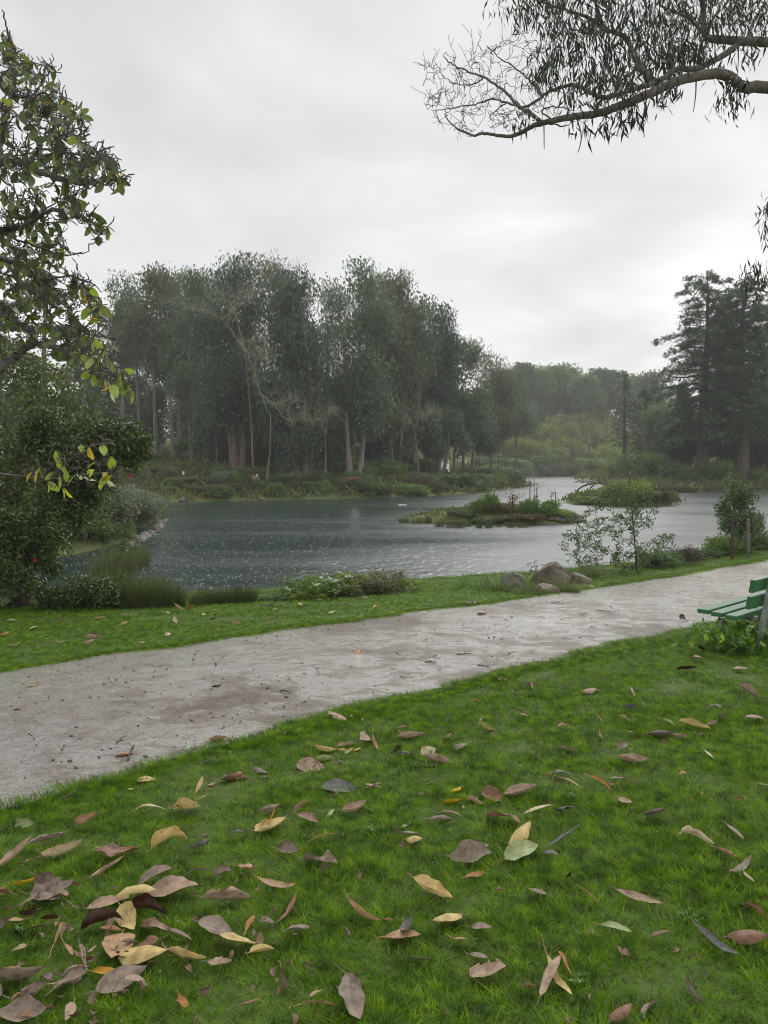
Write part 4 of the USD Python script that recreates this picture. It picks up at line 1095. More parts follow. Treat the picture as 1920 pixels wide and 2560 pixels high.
leaf_mat('herb_leaf', [(0, (.10, .085, .05)), (.25, (.10, .13, .035)), (.55, (.17, .21, .05)), (.8, (.26, .28, .08)), (1, (.34, .29, .13))], rough=.55, trans=.3, clump=.22)
o = obj('bank_herbs', leaf_quads(C, A_h, rh.normal(0, 1, C.shape), ln, ln*.38), 'herb_leaf', kind='stuff')
tag(o, 'rough low herbs and wild grass covering the far banks and islands', 'ground cover')

# planted island
def small(px, row, w, h, kd, where='on the planted island', group='shrubs on the planted island'):
    place_bush(px, row, w*1.1, h*(1.1 if px < 1440 else .9), kd, where, group, sink=.03)
for a in [(1140, 1286, 36, 16, 'dark'), (1170, 1290, 34, 14, 'brown'), (1194, 1284, 26, 40, 'green'), (1214, 1283, 24, 46, 'green'), (1232, 1282, 26, 50, 'green'), (1185, 1296, 30, 14, 'dark'), (1268, 1284, 44, 30, 'rust'), (1290, 1285, 30, 24, 'lime'), (1316, 1288, 34, 44, 'green'), (1338, 1288, 30, 34, 'green'), (1362, 1290, 44, 36, 'green'), (1378, 1288, 26, 40, 'green'),
          (1404, 1292, 44, 20, 'lime'), (1425, 1294, 30, 14, 'olive'), (1300, 1302, 60, 20, 'rust'), (1328, 1300, 40, 18, 'rust'), (1252, 1304, 40, 14, 'olive'), (1210, 1306, 40, 14, 'dark'), (1228, 1308, 36, 16, 'olive'), (1150, 1306, 40, 12, 'olive'), (1110, 1308, 30, 10, 'olive'), (1205, 1278, 60, 26, 'brown'), (1250, 1280, 40, 20, 'grey')]:
    small(*a)
for a in [(1470, 1256, 50, 22, 'lime'), (1500, 1257, 50, 20, 'green'), (1530, 1258, 50, 26, 'lime'), (1462, 1248, 30, 20, 'green'), (1560, 1254, 70, 66, 'bright'), (1545, 1246, 60, 50, 'green'), (1590, 1250, 70, 50, 'bright'), (1620, 1248, 66, 46, 'brown'), (1645, 1250, 50, 34, 'dark'), (1612, 1254, 50, 28, 'olive'), (1580, 1240, 60, 56, 'olive'), (1665, 1252, 24, 12, 'olive'), (1540, 1236, 60, 46, 'rust'), (1500, 1245, 40, 14, 'green')]:
    small(*a, where='on the second, bushier island', group='shrubs on the bushy island')

# stakes, saplings on the islands -----------------------------------------
plain_mat('stake_wood', (.045, .033, .026), rough=.7, var=.3, scale=30)
plain_mat('pale_wood', (.34, .27, .20), rough=.7, var=.25, scale=30)
plain_mat('fence_wood', (.16, .085, .05), rough=.6, var=.3, scale=14, bump=.2)
plain_mat('rail_wood', (.22, .16, .10), rough=.65, var=.3, scale=14, bump=.2)
plain_mat('log_wood', (.13, .11, .085), rough=.75, var=.45, scale=7, bump=.5)
plain_mat('dark_log_wood', (.045, .036, .028), rough=.6, var=.4, scale=7, bump=.4)
def stake(px, row0, row1, label, group='thin stakes on the islands', mat='stake_wood', w=.024, depth=None, name='stake', lean=0):
    b = on_ground(px, row0) if depth is None else at(px, row0, depth)
    b[2] = gz(b[0], b[1]) - .15
    top = at(px+lean, row1, b[1])
    P = np.array([[0, 0, 0], (top-b)*.5, top-b])
    t = thing(name, label, 'stake', b, group=group)
    v, f = tube(P, [w, w, w*.95], 8)
    obj('post', (v, f), mat, t, smooth=40)
    cv, cf = tube(np.array([top-b, top-b+[0, 0, w*.5], top-b+[0, 0, w*.9]]), [w*.95, w*.7, w*.2], 8)
    obj('post_tip', (cv, cf), mat, t, smooth=40)
for px, r0, r1, lab in [(1325, 1284, 1220, 'thin dark stake on the planted island, left one of the tall pair'), (1342, 1284, 1219, 'thin dark stake on the planted island, right one of the tall pair'), (1389, 1290, 1231, 'thin dark stake nearest the rocky tip of the planted island'),
                        (1281, 1296, 1240, 'thin dark stake behind the rust-orange plants'), (1272, 1296, 1254, 'short thin stake beside the rust-orange plants'), (1235, 1290, 1226, 'thin brown stake among the tall green stems'),
                        (1507, 1250, 1202, 'left stake of the three on the bushy island'), (1513, 1250, 1200, 'middle stake of the three on the bushy island'), (1519, 1250, 1203, 'right stake of the three on the bushy island')]:
    stake(px, r0, r1, lab)
stake(1530, 1216, 1186, 'pale leaning pole on the bushy island', mat='pale_wood', w=.07, lean=26)

def sapling(label, px, row, top_row, hw_px, seed, leaf, nt, per, l, aspect, name='sapling', mat='dark_bark', hang=.1, spread=.06, cat='sapling', group=None, rad=.012, tip=.003, poly=None, lobes=None, zspread=.35, stems=(), trunkpts=None, up=.25, depth=None):
    r = np.random.default_rng(seed)
    b = (on_lawn(px, row) if row > 1380 else on_ground(px, row)) if depth is None else at(px, row, depth)
    b[2] = gz(b[0], b[1]) - .03
    d = b[1]; k = d/1920
    root = thing(name, label, cat, b, group=group)
    if poly is not None:
        from shapely import Polygon, contains_xy
        pg = Polygon(poly); x0, y0, x1, y1 = pg.bounds
        pts = []
        while len(pts) < nt:
            q = r.uniform([x0, y0], [x1, y1])
            if contains_xy(pg, q[0], q[1]):
                pts.append(at(q[0], q[1], d + r.normal(0, zspread)) - b)
        T = np.array(pts)
    else:
        T = np.array([at(px + r.normal(0, hw_px*.5), row + (top_row-row)*r.uniform(.35, 1), d + r.normal(0, hw_px*k*.5)) - b for _ in range(nt)])
    P = trunkpts if trunkpts is not None else [(px, row), (px+2, (row+top_row)/2), (px, top_row)]
    trunk = spline(np.array([at(a[0], a[1], d) - b for a in P]), 6, .004, r)
    trunk[0] = 0
    A = grow(trunk, T, r, tip=tip, trunk_r=[rad, rad*.3], jit=.04, bend=.25, up=up)
    obj('stems', limb_mesh(A, r_cut=.008), mat, root, smooth=True)
    lv = scatter_leaves(T, per, spread, r, l, aspect, hang)
    obj('foliage', lv, leaf, root, kind='stuff')
    return root
sapling('tiny bare sapling between the tall pair of stakes', 1335, 1284, 1200, 10, 141, 'brown_twig_leaf', 12, 3, (.08, .14), .3, group='', rad=.02, tip=.006, spread=.1)
sapling('tiny bare sapling beside the stake nearest the rocky tip', 1378, 1290, 1226, 12, 142, 'brown_twig_leaf', 14, 5, (.08, .14), .3, group='', rad=.02, tip=.006, spread=.1)
sapling('rust-leaved sapling by the stake on the planted island', 1281, 1294, 1236, 12, 143, 'rust_leaf', 14, 12, (.08, .16), .4, group='', rad=.02, tip=.006, spread=.14)
sapling('willow-like sapling with slender leaves standing by the shore right of the boulders', 1592, 1438, 1180, 0, 144, 'sapling_leaf', 150, 20, (.08, .14), .23, cat='sapling', rad=.02, tip=.0035, hang=.05, spread=.065,
        poly=[(1400, 1328), (1420, 1300), (1480, 1262), (1530, 1215), (1570, 1175), (1600, 1200), (1645, 1262), (1652, 1290), (1615, 1320), (1650, 1350), (1696, 1328), (1660, 1390), (1600, 1432), (1500, 1432), (1420, 1400)], trunkpts=[(1592, 1438), (1588, 1370), (1582, 1300), (1578, 1250), (1572, 1180)], zspread=.45, up=.3)
sapling('small staked tree with a dense dark top at the right end of the lawn', 1852, 1402, 1190, 0, 145, 'sapling_leaf', 120, 40, (.07, .13), .42, cat='tree', name='young_tree', rad=.032, tip=.005, hang=.1, spread=.1,
        poly=[(1800, 1262), (1830, 1225), (1822, 1190), (1838, 1196), (1850, 1222), (1890, 1236), (1884, 1268), (1906, 1300), (1900, 1330), (1866, 1336), (1840, 1340), (1808, 1326), (1800, 1290)], trunkpts=[(1852, 1402), (1852, 1340), (1850, 1280), (1846, 1220)], zspread=.3, up=.3)
stake(1832, 1398, 1290, 'dark stake left of the small staked tree', 'stakes beside the young tree', w=.04)
stake(1871, 1396, 1300, 'grey stake right of the small staked tree', 'stakes beside the young tree', mat='stone_grey', w=.045)

# fallen limb in the river, pale dead branch ------------------------------------
def branch_thing(name, label, cat, lines, depth, R, mat, group=None, ground=True):
    b = at(lines[0][0][0], lines[0][0][1], depth)
    t = thing(name, label, cat, b, group=group)
    for m, L in enumerate(lines):
        P = np.array([at(p[0], p[1], depth + (p[2] if len(p) > 2 else 0)) - b for p in L])
        Q = spline(P, 6, R*.12)
        obj('limb' if m else 'stem', tube(Q, np.linspace(R*(1 if m == 0 else .6), R*.35, len(Q)), 7), mat, t, smooth=60)
    return t
branch_thing('fallen_branch', 'dark forked branch reaching from the bushy island over the river', 'branch', [[(1525, 1214), (1500, 1206), (1478, 1209), (1455, 1217), (1438, 1229)], [(1492, 1207), (1480, 1216), (1474, 1227)]], 60, .13, 'dark_log_wood')
branch_thing('dead_branch', 'pale curved dead branch rising above the river bank', 'branch', [[(1472, 1136), (1474, 1112), (1468, 1098), (1458, 1090)], [(1472, 1134), (1486, 1128), (1494, 1122)]], 140, .22, 'euc_bark_pale')
branch_thing('fallen_branch', 'dark arching branch lying on the far bank beside the clean tan trunk', 'branch', [[(905, 1176), (922, 1164), (945, 1160), (966, 1168), (978, 1160)]], 74, .09, 'dark_log_wood')
branch_thing('fallen_log', 'long dark log lying under the leaning trunks at left', 'log', [[(330, 1112), (352, 1110), (372, 1118), (390, 1132)], [(330, 1124), (350, 1126)]], 92, .3, 'dark_log_wood')
branch_thing('fallen_log', 'grey log lying left of the vase-shaped eucalyptus clump', 'log', [[(500, 1157), (520, 1156), (537, 1155)]], 80, .2, 'log_wood')
branch_thing('fallen_log', 'grey log on the slope left of the small rail fence', 'log', [[(394, 1160), (408, 1159), (424, 1160)]], 80, .16, 'log_wood')
branch_thing('fallen_log', 'short reddish log above the brown sign panel', 'log', [[(868, 1198), (885, 1196), (903, 1195)]], 67, .13, 'fence_wood')

# fences, signs and a bench on the far bank ---------------------------------------
def rail_fence(label, pts, nrails, h, mat, group, post_w=.12, rail_h=.12):
    P = []
    for px, row in pts:
        p = on_ground(px, row); p[2] = gz(p[0], p[1]); P.append(p)
    P = np.array(P); o = P[0].copy()
    t = thing('rail_fence', label, 'fence', o, group=group)
    for p in P:
        m = trimesh.creation.box([post_w, post_w, h+.25]); m.apply_translation(p-o+[0, 0, h/2-.1])
        obj('post', m, mat, t)
    for a, b in zip(P[:-1], P[1:]):
        for q in range(nrails):
            z = h*(.35 + .55*q/max(1, nrails-1))
            d = b-a; L = np.linalg.norm(d)
            m = trimesh.creation.box([L-.0, .05, rail_h])
            T = np.eye(4); T[:3, 0] = d/L; y = unit(np.cross([0, 0, 1.0], d)); T[:3, 1] = y; T[:3, 2] = np.cross(d/L, y)
            T[:3, 3] = (a+b)/2 - o + [0, 0, z] + y*(post_w/2+.027)
            m.apply_transform(T)
            obj('rail', m, mat, t)
    return t
rail_fence('reddish brown timber fence beside the far path', [(1124, 1174), (1142, 1178), (1158, 1183)], 3, .85, 'fence_wood', 'timber fences')
rail_fence('small brown rail fence among shrubs near the left shore', [(430, 1208), (450, 1208), (468, 1208), (487, 1208)], 2, .5, 'rail_wood', 'timber fences')
rail_fence('low fence of short posts left of the clean tan trunk', [(793, 1176), (813, 1173), (833, 1170), (851, 1168)], 1, .8, 'fence_wood', 'timber fences', .1, .06)
rail_fence('pale rail fence right of the thin conifer', [(1560, 1152), (1580, 1152), (1602, 1152), (1640, 1150)], 2, 1.3, 'rail_wood', 'timber fences', .2, .2)
rail_fence('pale rail fence glimpsed between the redwood trunks', [(1762, 1154), (1792, 1154), (1822, 1155)], 2, 1.3, 'rail_wood', 'timber fences', .2, .2)
# far path of pinkish gravel
plain_mat('far_gravel', (.17, .125, .10), rough=.6, var=.2, scale=3)
fp = []
for L, R_ in [((1085, 1196), (1128, 1198)), ((1072, 1186), (1150, 1188)), ((1080, 1178), (1152, 1182)), ((1088, 1170), (1140, 1172)), ((1096, 1163), (1124, 1164)), ((1104, 1158), (1116, 1158))]:
    a, b = on_ground(*L), on_ground(*R_)
    for s_ in np.linspace(0, 1, 12):
        p = a*(1-s_) + b*s_; fp.append((p[0], p[1], 0))
fp = np.array(fp)
_rows = fp.reshape(6, 12, 3); _fine = np.concatenate([np.linspace(_rows[i], _rows[i+1], 6, endpoint=False) for i in range(5)] + [_rows[5:6]])
_nr = len(_fine); _f = _fine.reshape(-1, 3); _f[:, 2] = height(_f[:, 0], _f[:, 1]) + .07
i, j = np.meshgrid(np.arange(_nr-1), np.arange(11), indexing='ij'); i, j = i.ravel(), j.ravel()
obj('far_path', (_f, np.vstack([np.stack([i*12+j, i*12+j+1, (i+1)*12+j+1], 1), np.stack([i*12+j, (i+1)*12+j+1, (i+1)*12+j], 1)])), 'far_gravel', smooth=True, kind='structure')
# sign with three white panels
plain_mat('sign_brown', (.075, .045, .032), rough=.55, var=.2)
plain_mat('sign_white', (.62, .61, .58), rough=.5, var=.05)
plain_mat('box_tan', (.33, .28, .21), rough=.6, var=.12)
plain_mat('bench_green_far', (.03, .13, .05), rough=.45, var=.1)
p = on_ground(885, 1214); p[2] = gz(p[0], p[1]); k = p[1]/1920
t = thing('sign_board', 'low brown board with three small white panels near the far waterline', 'sign', p)
def boxat(sz, c):
    m = trimesh.creation.box(sz); m.apply_translation(c); return m
obj('board', boxat([42*k, .08, 15*k], [0, 0, 11*k]), 'sign_brown', t)
for sx in (-1, 1):
    obj('leg', boxat([.07, .07, 9*k], [sx*17*k, .08, 2*k]), 'sign_brown', t)
for q in range(3):
    pn = obj('panel', boxat([9*k, .02, 6*k], [(-13+13*q)*k, -.055, 8*k]), 'sign_white', t)
    obj('panel_face', boxat([6.5*k, .012, 3*k], [(-13+13*q)*k, -.072, 8*k]), 'sign_brown', t)
p = on_ground(639, 1205); p[2] = gz(p[0], p[1]); k = p[1]/1920
t = thing('utility_box', 'small tan box with a white cap standing on the far bank', 'box', p)
obj('cabinet', boxat([17*k, 12*k, 15*k], [0, 0, 7*k]), 'box_tan', t)
obj('lid', boxat([19*k, 14*k, 1.5*k], [0, 0, 15.3*k]), 'box_tan', t)
obj('cap', trimesh.creation.icosphere(subdivisions=2, radius=2.4*k).apply_translation([3*k, 0, 17.5*k]), 'sign_white', t, smooth=True)
obj('slot', boxat([3*k, .02, 6*k], [2*k, -6*k-.013, 8*k]), 'sign_brown', t)
p = on_ground(556, 1205); p[2] = gz(p[0], p[1]); k = p[1]/1920
t = thing('park_bench', 'distant green bench on the far bank left of the tan box', 'bench', p, group='green benches')
obj('seat', boxat([36*k, .4, .06], [0, 0, .45]), 'bench_green_far', t)
obj('backrest', boxat([36*k, .05, .3], [0, .2, .72]), 'bench_green_far', t)
for sx in (-1, 1):
    obj('leg', boxat([.07, .38, .46], [sx*15*k, 0, .2]), 'stone_dark', t)
p = on_ground(459, 1200); p[2] = gz(p[0], p[1]); k = p[1]/1920
t = thing('marker_post', 'thin white-topped marker post behind the small rail fence', 'post', p)
obj('post', boxat([.08, .08, .75], [0, 0, .3]), 'stake_wood', t)
obj('plate', boxat([.16, .03, .3], [0, -.06, .6]), 'sign_white', t)
# floating white thing
p = at(1006, 1264, 2.75*1920/(1264-1165)); 
r_ = np.random.default_rng(5)
m = trimesh.creation.icosphere(subdivisions=3); v = m.vertices*[.34, .12, .05]; v[:, 2] += .02; v[v[:, 0] > 0, 1] *= .6
o = obj('floating_board', (v + [p[0], p[1], W+.015], m.faces), 'sign_white', None, smooth=True)
tag(o, 'small flat white thing floating on the lake left of the planted island', 'float')

# ------------------------------------------------------------------ magnolia at the left, close to the viewer
from shapely import Polygon, contains_xy
def poly_points(poly, n, depth_fn, r, dz, minsep=0):
    pg = Polygon(poly); x0, y0, x1, y1 = pg.bounds
    out, px = [], []
    tries = 0
    while len(out) < n and tries < n*60:
        tries += 1
        q = r.uniform([x0, y0], [x1, y1])
        if not contains_xy(pg, q[0], q[1]):
            continue
        if minsep and px and np.min(np.hypot(*(np.array(px)-q).T)) < minsep:
            continue
        px.append(q); out.append(at(q[0], q[1], depth_fn(q[0], q[1]) + r.normal(0, dz)))
    return np.array(out)

def limb_tree(lines, targets, depth_fn, r, tip, scale, origin, up=.1, jit=.06, bend=.3, extra=3.0):
    """limbs drawn as lines (px, py) with radius, then twigs grown from them to the targets. Returns mesh, twig-end directions"""
    nodes, dirs, par, rad = [], [], [], []
    for L, R0, R1 in lines:
        P = spline(np.array([at(a[0], a[1], depth_fn(a[0], a[1]) + (a[2] if len(a) > 2 else 0)) for a in L]), 7)
        P[1:-1] += r.normal(0, 1, (len(P)-2, 3))*np.minimum(scale, .004 + scale*.2*(1-min(1, R0/.06)))
        R = np.linspace(R0, R1, len(P))
        st = len(nodes)
        for i, p in enumerate(P):
            if i == 0 and nodes:
                dd = np.linalg.norm(np.array(nodes)-p, axis=1); k = int(np.argmin(dd))
                nodes.append(p); par.append(k if dd[k] < .9 else -1)
            else:
                nodes.append(p); par.append(st+i-1 if i else -1)
            dirs.append(unit(P[min(i+1, len(P)-1)]-P[max(i-1, 0)])); rad.append(R[i])
    A, B, ra, rb = [], [], [], []
    for i, p in enumerate(par):
        if p >= 0:
            A.append(nodes[p]); B.append(nodes[i]); ra.append(min(rad[p], rad[i]*1.3)); rb.append(rad[i])
    nfix = len(A)
    N = np.zeros((len(nodes)+len(targets)*5, 3)); N[:len(nodes)] = nodes; n = len(nodes)
    D = list(dirs); RR = list(rad)
    T = np.asarray(targets)
    d0 = np.array([np.min(np.linalg.norm(N[:n]-t, axis=1)) for t in T])
    ends = np.zeros((len(T), 3))
    for ti in np.argsort(d0):
        t = T[ti]
        d = t - N[:n]; Lg = np.linalg.norm(d, axis=1)
        cost = Lg*(1 + .5*(np.einsum('ij,ij->i', np.array(D), d)/(Lg+1e-6) < -.2)) + (Lg < .02)
        k = int(np.argmin(cost)); a, Ln = N[k].copy(), Lg[k]
        c = a + D[k]*Ln*bend + np.array([0, 0, up*Ln])
        prev = k; r0 = min(RR[k]*.75, tip*(1+extra*Ln))
        for s in range(1, 5):
            u = s/4
            q = a*(1-u)**2 + 2*c*u*(1-u) + t*u*u + (r.normal(0, jit*Ln, 3) if s < 4 else 0)
            A.append(N[prev].copy()); B.append(q); ra.append(max(tip, r0*(1-(u-.25)) + tip*(u-.25))); rb.append(max(tip, r0*(1-u)+tip*u))
            N[n] = q; D.append(unit(q-N[prev])); RR.append(rb[-1]); prev = n; n += 1
        ends[ti] = D[-1]
    A, B, ra, rb = np.array(A)-origin, np.array(B)-origin, np.array(ra), np.array(rb)
    big = rb > .012
    ms = []
    if big.any(): ms.append(edges_mesh(A[big], B[big], ra[big], rb[big], 7))
    if (~big).any(): ms.append(edges_mesh(A[~big], B[~big], ra[~big], rb[~big], 4))
    return cat_meshes(ms), ends

rm = np.random.default_rng(51)
MD = lambda x, y: 6.5 + .5*math.sin(x*.012 + 1) + .45*math.sin(y*.011)
mag_lines = [([(-420, 620, .5), (-200, 500), (0, 402), (40, 402), (75, 418), (120, 436), (180, 455), (240, 456), (295, 450), (326, 462)], .05, .007),
             ([(0, 402), (3, 345), (12, 290), (32, 225), (45, 160), (22, 90), (5, 25)], .02, .006), ([(75, 418), (92, 370), (120, 330), (160, 300), (195, 270)], .016, .005), ([(32, 240), (80, 240), (108, 195), (112, 150)], .012, .004),
             ([(120, 330), (180, 340), (222, 325)], .010, .004), ([(92, 370), (150, 380), (210, 390), (260, 400)], .010, .004), ([(-420, 760, .4), (-120, 600), (0, 575), (60, 565), (130, 525), (190, 540), (240, 560), (262, 575)], .035, .005),
             ([(0, 578), (50, 602), (110, 622), (160, 640), (222, 628)], .012, .004), ([(-420, 860, .3), (-100, 660), (30, 655), (60, 682), (110, 702), (160, 745), (188, 792)], .035, .005), ([(110, 702), (170, 690), (225, 705), (255, 730)], .010, .004),
             ([(-420, 1150, .2), (-160, 1010), (20, 905), (42, 890), (63, 872), (90, 859), (116, 865), (150, 870), (181, 892), (208, 911), (235, 935), (262, 951), (300, 975)], .04, .006), ([(150, 870), (166, 852), (200, 832), (228, 800), (246, 770)], .012, .004),
             ([(70, 897), (110, 920), (150, 925), (172, 960)], .009, .004), ([(181, 892), (230, 890), (270, 880)], .009, .004), ([(-420, 1250, 0), (-150, 1180, -.3), (40, 1190, -.5), (130, 1197, -.5), (190, 1190, -.5), (245, 1182, -.5), (292, 1186, -.5)], .014, .004), ([(130, 1197, -.5), (160, 1160, -.5), (215, 1120, -.5)], .008, .003)]
mt1 = poly_points([(0, 60), (30, 110), (62, 130), (125, 160), (160, 230), (212, 300), (250, 380), (300, 410), (334, 468), (290, 474), (235, 476), (215, 500), (262, 540), (276, 575), (255, 590), (205, 545), (150, 560), (175, 625), (150, 640), (0, 640)], 215, MD, rm, .4, 10)
mt2 = poly_points([(0, 640), (160, 630), (180, 690), (258, 715), (262, 760), (240, 800), (320, 930), (330, 990), (290, 985), (240, 950), (150, 900), (90, 850), (0, 860)], 140, MD, rm, .4, 9)
mt3 = np.array([at(x, y, MD(x, y)-.5) for x, y in [(70, 1170), (95, 1160), (130, 1180), (150, 1190), (165, 1175), (190, 1185), (205, 1190), (225, 1180), (250, 1175), (270, 1180), (295, 1186), (215, 1120), (255, 1115), (205, 1120), (140, 1125), (230, 1150), (120, 1210), (160, 1220)]])
mt4 = poly_points([(-340, 330), (-20, 70), (-8, 640), (-8, 850), (-340, 900)], 120, MD, rm, .5, 12)       # the part of the crown nearer the trunk
MT = np.vstack([mt1, mt2, mt3, mt4])
mo = np.array([-5.4, 7.3, gz(-5.4, 7.3)])
mag = thing('magnolia_tree', 'magnolia with big leaves and gnarled grey twigs hanging in from the left', 'tree', mo)
tv, tf = fluted_trunk([(0, 0, -.1), (.05, 0, .8), (0, .05, 1.9), (.1, 0, 3.2), (.3, -.1, 4.6)], [.17, .14, .12, .09, .05], rm)
obj('trunk', (tv, tf), 'magnolia_bark', mag, smooth=50)
lm, ends = limb_tree(mag_lines, MT, MD, rm, .0048, .012, mo, up=.12, jit=.09, extra=2.2)
obj('branches', lm, 'magnolia_bark', mag, smooth=True)
# short knobbly spur twigs
A, B = [], []
for t, e_ in zip(MT, ends):
    for _ in range(7):
        p = t - e_*rm.uniform(0, .16); d = unit(rm.normal(0, 1, 3)+[0, 0, .5])
        q = p + d*rm.uniform(.03, .07); A.append(p); B.append(q); q2 = q + unit(d+rm.normal(0, .8, 3))*rm.uniform(.02, .05); A.append(q); B.append(q2)
obj('spur_twigs', edges_mesh(np.array(A)-mo, np.array(B)-mo, .005, .0035, 4), 'magnolia_bark', mag, kind='stuff')
MAGCOL = {'olive': (.052, .072, .026), 'deep': (.034, .05, .02), 'mid': (.075, .10, .032), 'greyish': (.085, .10, .06), 'limey': (.14, .18, .03), 'yellow': (.27, .21, .02), 'amber': (.30, .17, .04), 'lime': (.15, .21, .022), 'limegold': (.24, .26, .022)}
for nme, c in MAGCOL.items():
    c = np.array(c)*1.8 + .016
    M('magnolia_leaf_'+nme, {'tc': ('texture_coordinate', {}), 'n': ('noise_texture', {'scale': 14.0, 'detail': 4.0}), 'r': ('rgb_ramp', {'ramp': [(.3, tuple(c*.75)), (.7, tuple(c*1.25))]}),
                             'p': ('principled_bsdf', {'roughness': .38}), 'tt': ('mix', {'mix_type': 'multiply', 'fac': 1.0, 'color2': (1.3, 1.3, .6)}), 't': ('translucent_bsdf', {}), 'm': ('mix_closure', {'fac': .35})},
      [('tc.object', 'n.vector'), ('n.fac', 'r.fac'), ('r.color', 'p.base_color'), ('r.color', 'tt.color1'), ('tt.color', 't.color'), ('p.BSDF', 'm.closure1'), ('t.BSDF', 'm.closure2')], surface='m.closure')
def big_leaf(c, a, b, L, Wd, fold=.2, droop=.2):
    """one magnolia leaf: 5 x 2 cells, folded and curved"""
    a = unit(a); b = unit(b - a*(a@b)); n = np.cross(a, b)
    V = []
    for t in (0, .18, .42, .68, .88, 1.0):
        w = Wd*.5*{0: .03, .18: .62, .42: 1.0, .68: .92, .88: .5, 1.0: .02}[t]
        m = c + a*L*t - n*L*droop*t*t
        V += [m - b*w + n*w*fold, m, m + b*w + n*w*fold]
    F = []
    for i in range(5):
        for j in range(2):
            p = i*3+j
            F += [[p, p+1, p+4], [p, p+4, p+3]]
    return np.array(V), np.array(F)
rest = {}
nleaf = 0
order = np.r_[rm.permutation(len(MT)-len(mt4)), np.arange(len(MT)-len(mt4), len(MT))]
for idx in order:
    t, d = MT[idx], ends[idx]
    gold = len(mt1)+len(mt2) <= idx < len(mt1)+len(mt2)+len(mt3)
    low = len(mt1) <= idx
    rightish = t[0]/t[1] > -.39
    for q in range(int(rm.integers(2, 4)) - (1 if gold else 0)):
        a = unit(d*.35 + rm.normal(0, .55, 3) + np.array([.1, -.15, -.75]))
        b = rm.normal(0, 1, 3)
        L = rm.uniform(.07, .135)
        if gold:
            col = rm.choice(['lime', 'limegold', 'yellow', 'limey'], p=[.45, .3, .08, .17]); L = rm.uniform(.09, .14)
        elif low and rightish:
            col = rm.choice(['mid', 'olive', 'limey', 'lime', 'yellow', 'amber'], p=[.36, .28, .19, .12, .03, .02])
        else:
            col = rm.choice(['olive', 'deep', 'mid', 'greyish', 'limey', 'yellow', 'amber'], p=[.33, .20, .26, .15, .05, .007, .003])
        m = big_leaf(t-mo - d*rm.uniform(0, .06) + rm.normal(0, .006, 3), a, b, L, L*rm.uniform(.42, .56), rm.uniform(.1, .5), rm.uniform(0, .35))
        if nleaf < 300:
            obj('leaf', m, 'magnolia_leaf_'+col, mag, smooth=True); nleaf += 1
        else:
            rest.setdefault(col, []).append(m)
for col, ms in rest.items():
    obj('foliage', cat_meshes(ms), 'magnolia_leaf_'+col, mag, smooth=True, kind='stuff')

# ------------------------------------------------------------------ dark camellia and the taller shrub behind it
def leafy(label, name, cat, base, depth, lobes_px, nt, per, leaf, l, seed, spread, trunk_px, bark='dark_bark', group=None, aspect=.5, gap=.4, tip=.005, tr=(.07, .04), inner=True, trunk_name='trunk'):
    r = np.random.default_rng(seed)
    k = depth/1920
    root = thing(name, label, cat, base, group=group)
    L = []
    for px, py, rad, dz in lobes_px:
        c = at(px, py, depth+dz) - base
        L.append((c[0], c[1], c[2], rad*k, min(rad*k, 1.0*rad*k), rad*k*.85))
    T = lobes_points(L, nt, r, gap=gap, scale=2.2/k*.003, shell=.6, seed=seed)
    tr_ = spline(np.array([at(a[0], a[1], depth) - base for a in trunk_px]), 5); tr_[0, 2] = min(tr_[0, 2], -.05)
    obj(trunk_name, fluted_trunk([tr_[0], tr_[len(tr_)//2], tr_[-1]], [tr[0], (tr[0]+tr[1])/2, tr[1]], r, sides=9), bark, root, smooth=50)
    g = grow(tr_[3:], T[r.choice(len(T), min(len(T), 170), replace=False)], r, tip=tip, trunk_r=[tr[1]*1.2, tr[1]*.5], jit=.05, up=.1)
    obj('branches', limb_mesh(g, r_cut=.012, skip=g[-1]-1), bark, root)
    ms = [scatter_leaves(T, per, spread, r, l, aspect, .12)]
    obj('foliage', cat_meshes(ms), leaf, root, kind='stuff')
    return root, T
cb = on_lawn(40, 1520)
cam_root, CT = leafy('glossy dark green camellia with a few red flowers at the left water edge', 'camellia_shrub', 'shrub', cb, cb[1]+.2,
      [(60, 1180, 120, 0), (190, 1130, 90, 0), (290, 1115, 66, -.1), (340, 1148, 32, 0), (345, 1100, 26, 0), (120, 1270, 120, 0), (215, 1215, 70, 0), (300, 1180, 50, 0), (60, 1380, 120, 0), (180, 1340, 80, 0), (262, 1365, 46, 0), (300, 1385, 22, 0), (130, 1440, 84, -.1), (215, 1430, 42, -.2), (240, 1470, 30, -.2), (70, 1478, 60, -.3), (0, 1480, 70, -.3), (130, 1490, 40, -.3), (-70, 1250, 140, 0), (-60, 1410, 120, 0), (275, 1425, 42, -.1), (255, 1478, 44, -.2), (190, 1490, 40, -.3), (20, 1100, 80, 0), (110, 1080, 60, 0), (240, 1300, 40, .2)],
      1000, 36, 'camellia_leaf', (.05, .095), 55, .085, [(46, 1522), (52, 1480), (70, 1420), (90, 1330), (110, 1250)], tr=(.13, .06), gap=.5)
rc = np.random.default_rng(56)
plain_mat('red_petal', (.42, .02, .035), rough=.45, var=.2)
plain_mat('pink_petal', (.55, .22, .26), rough=.45, var=.2)
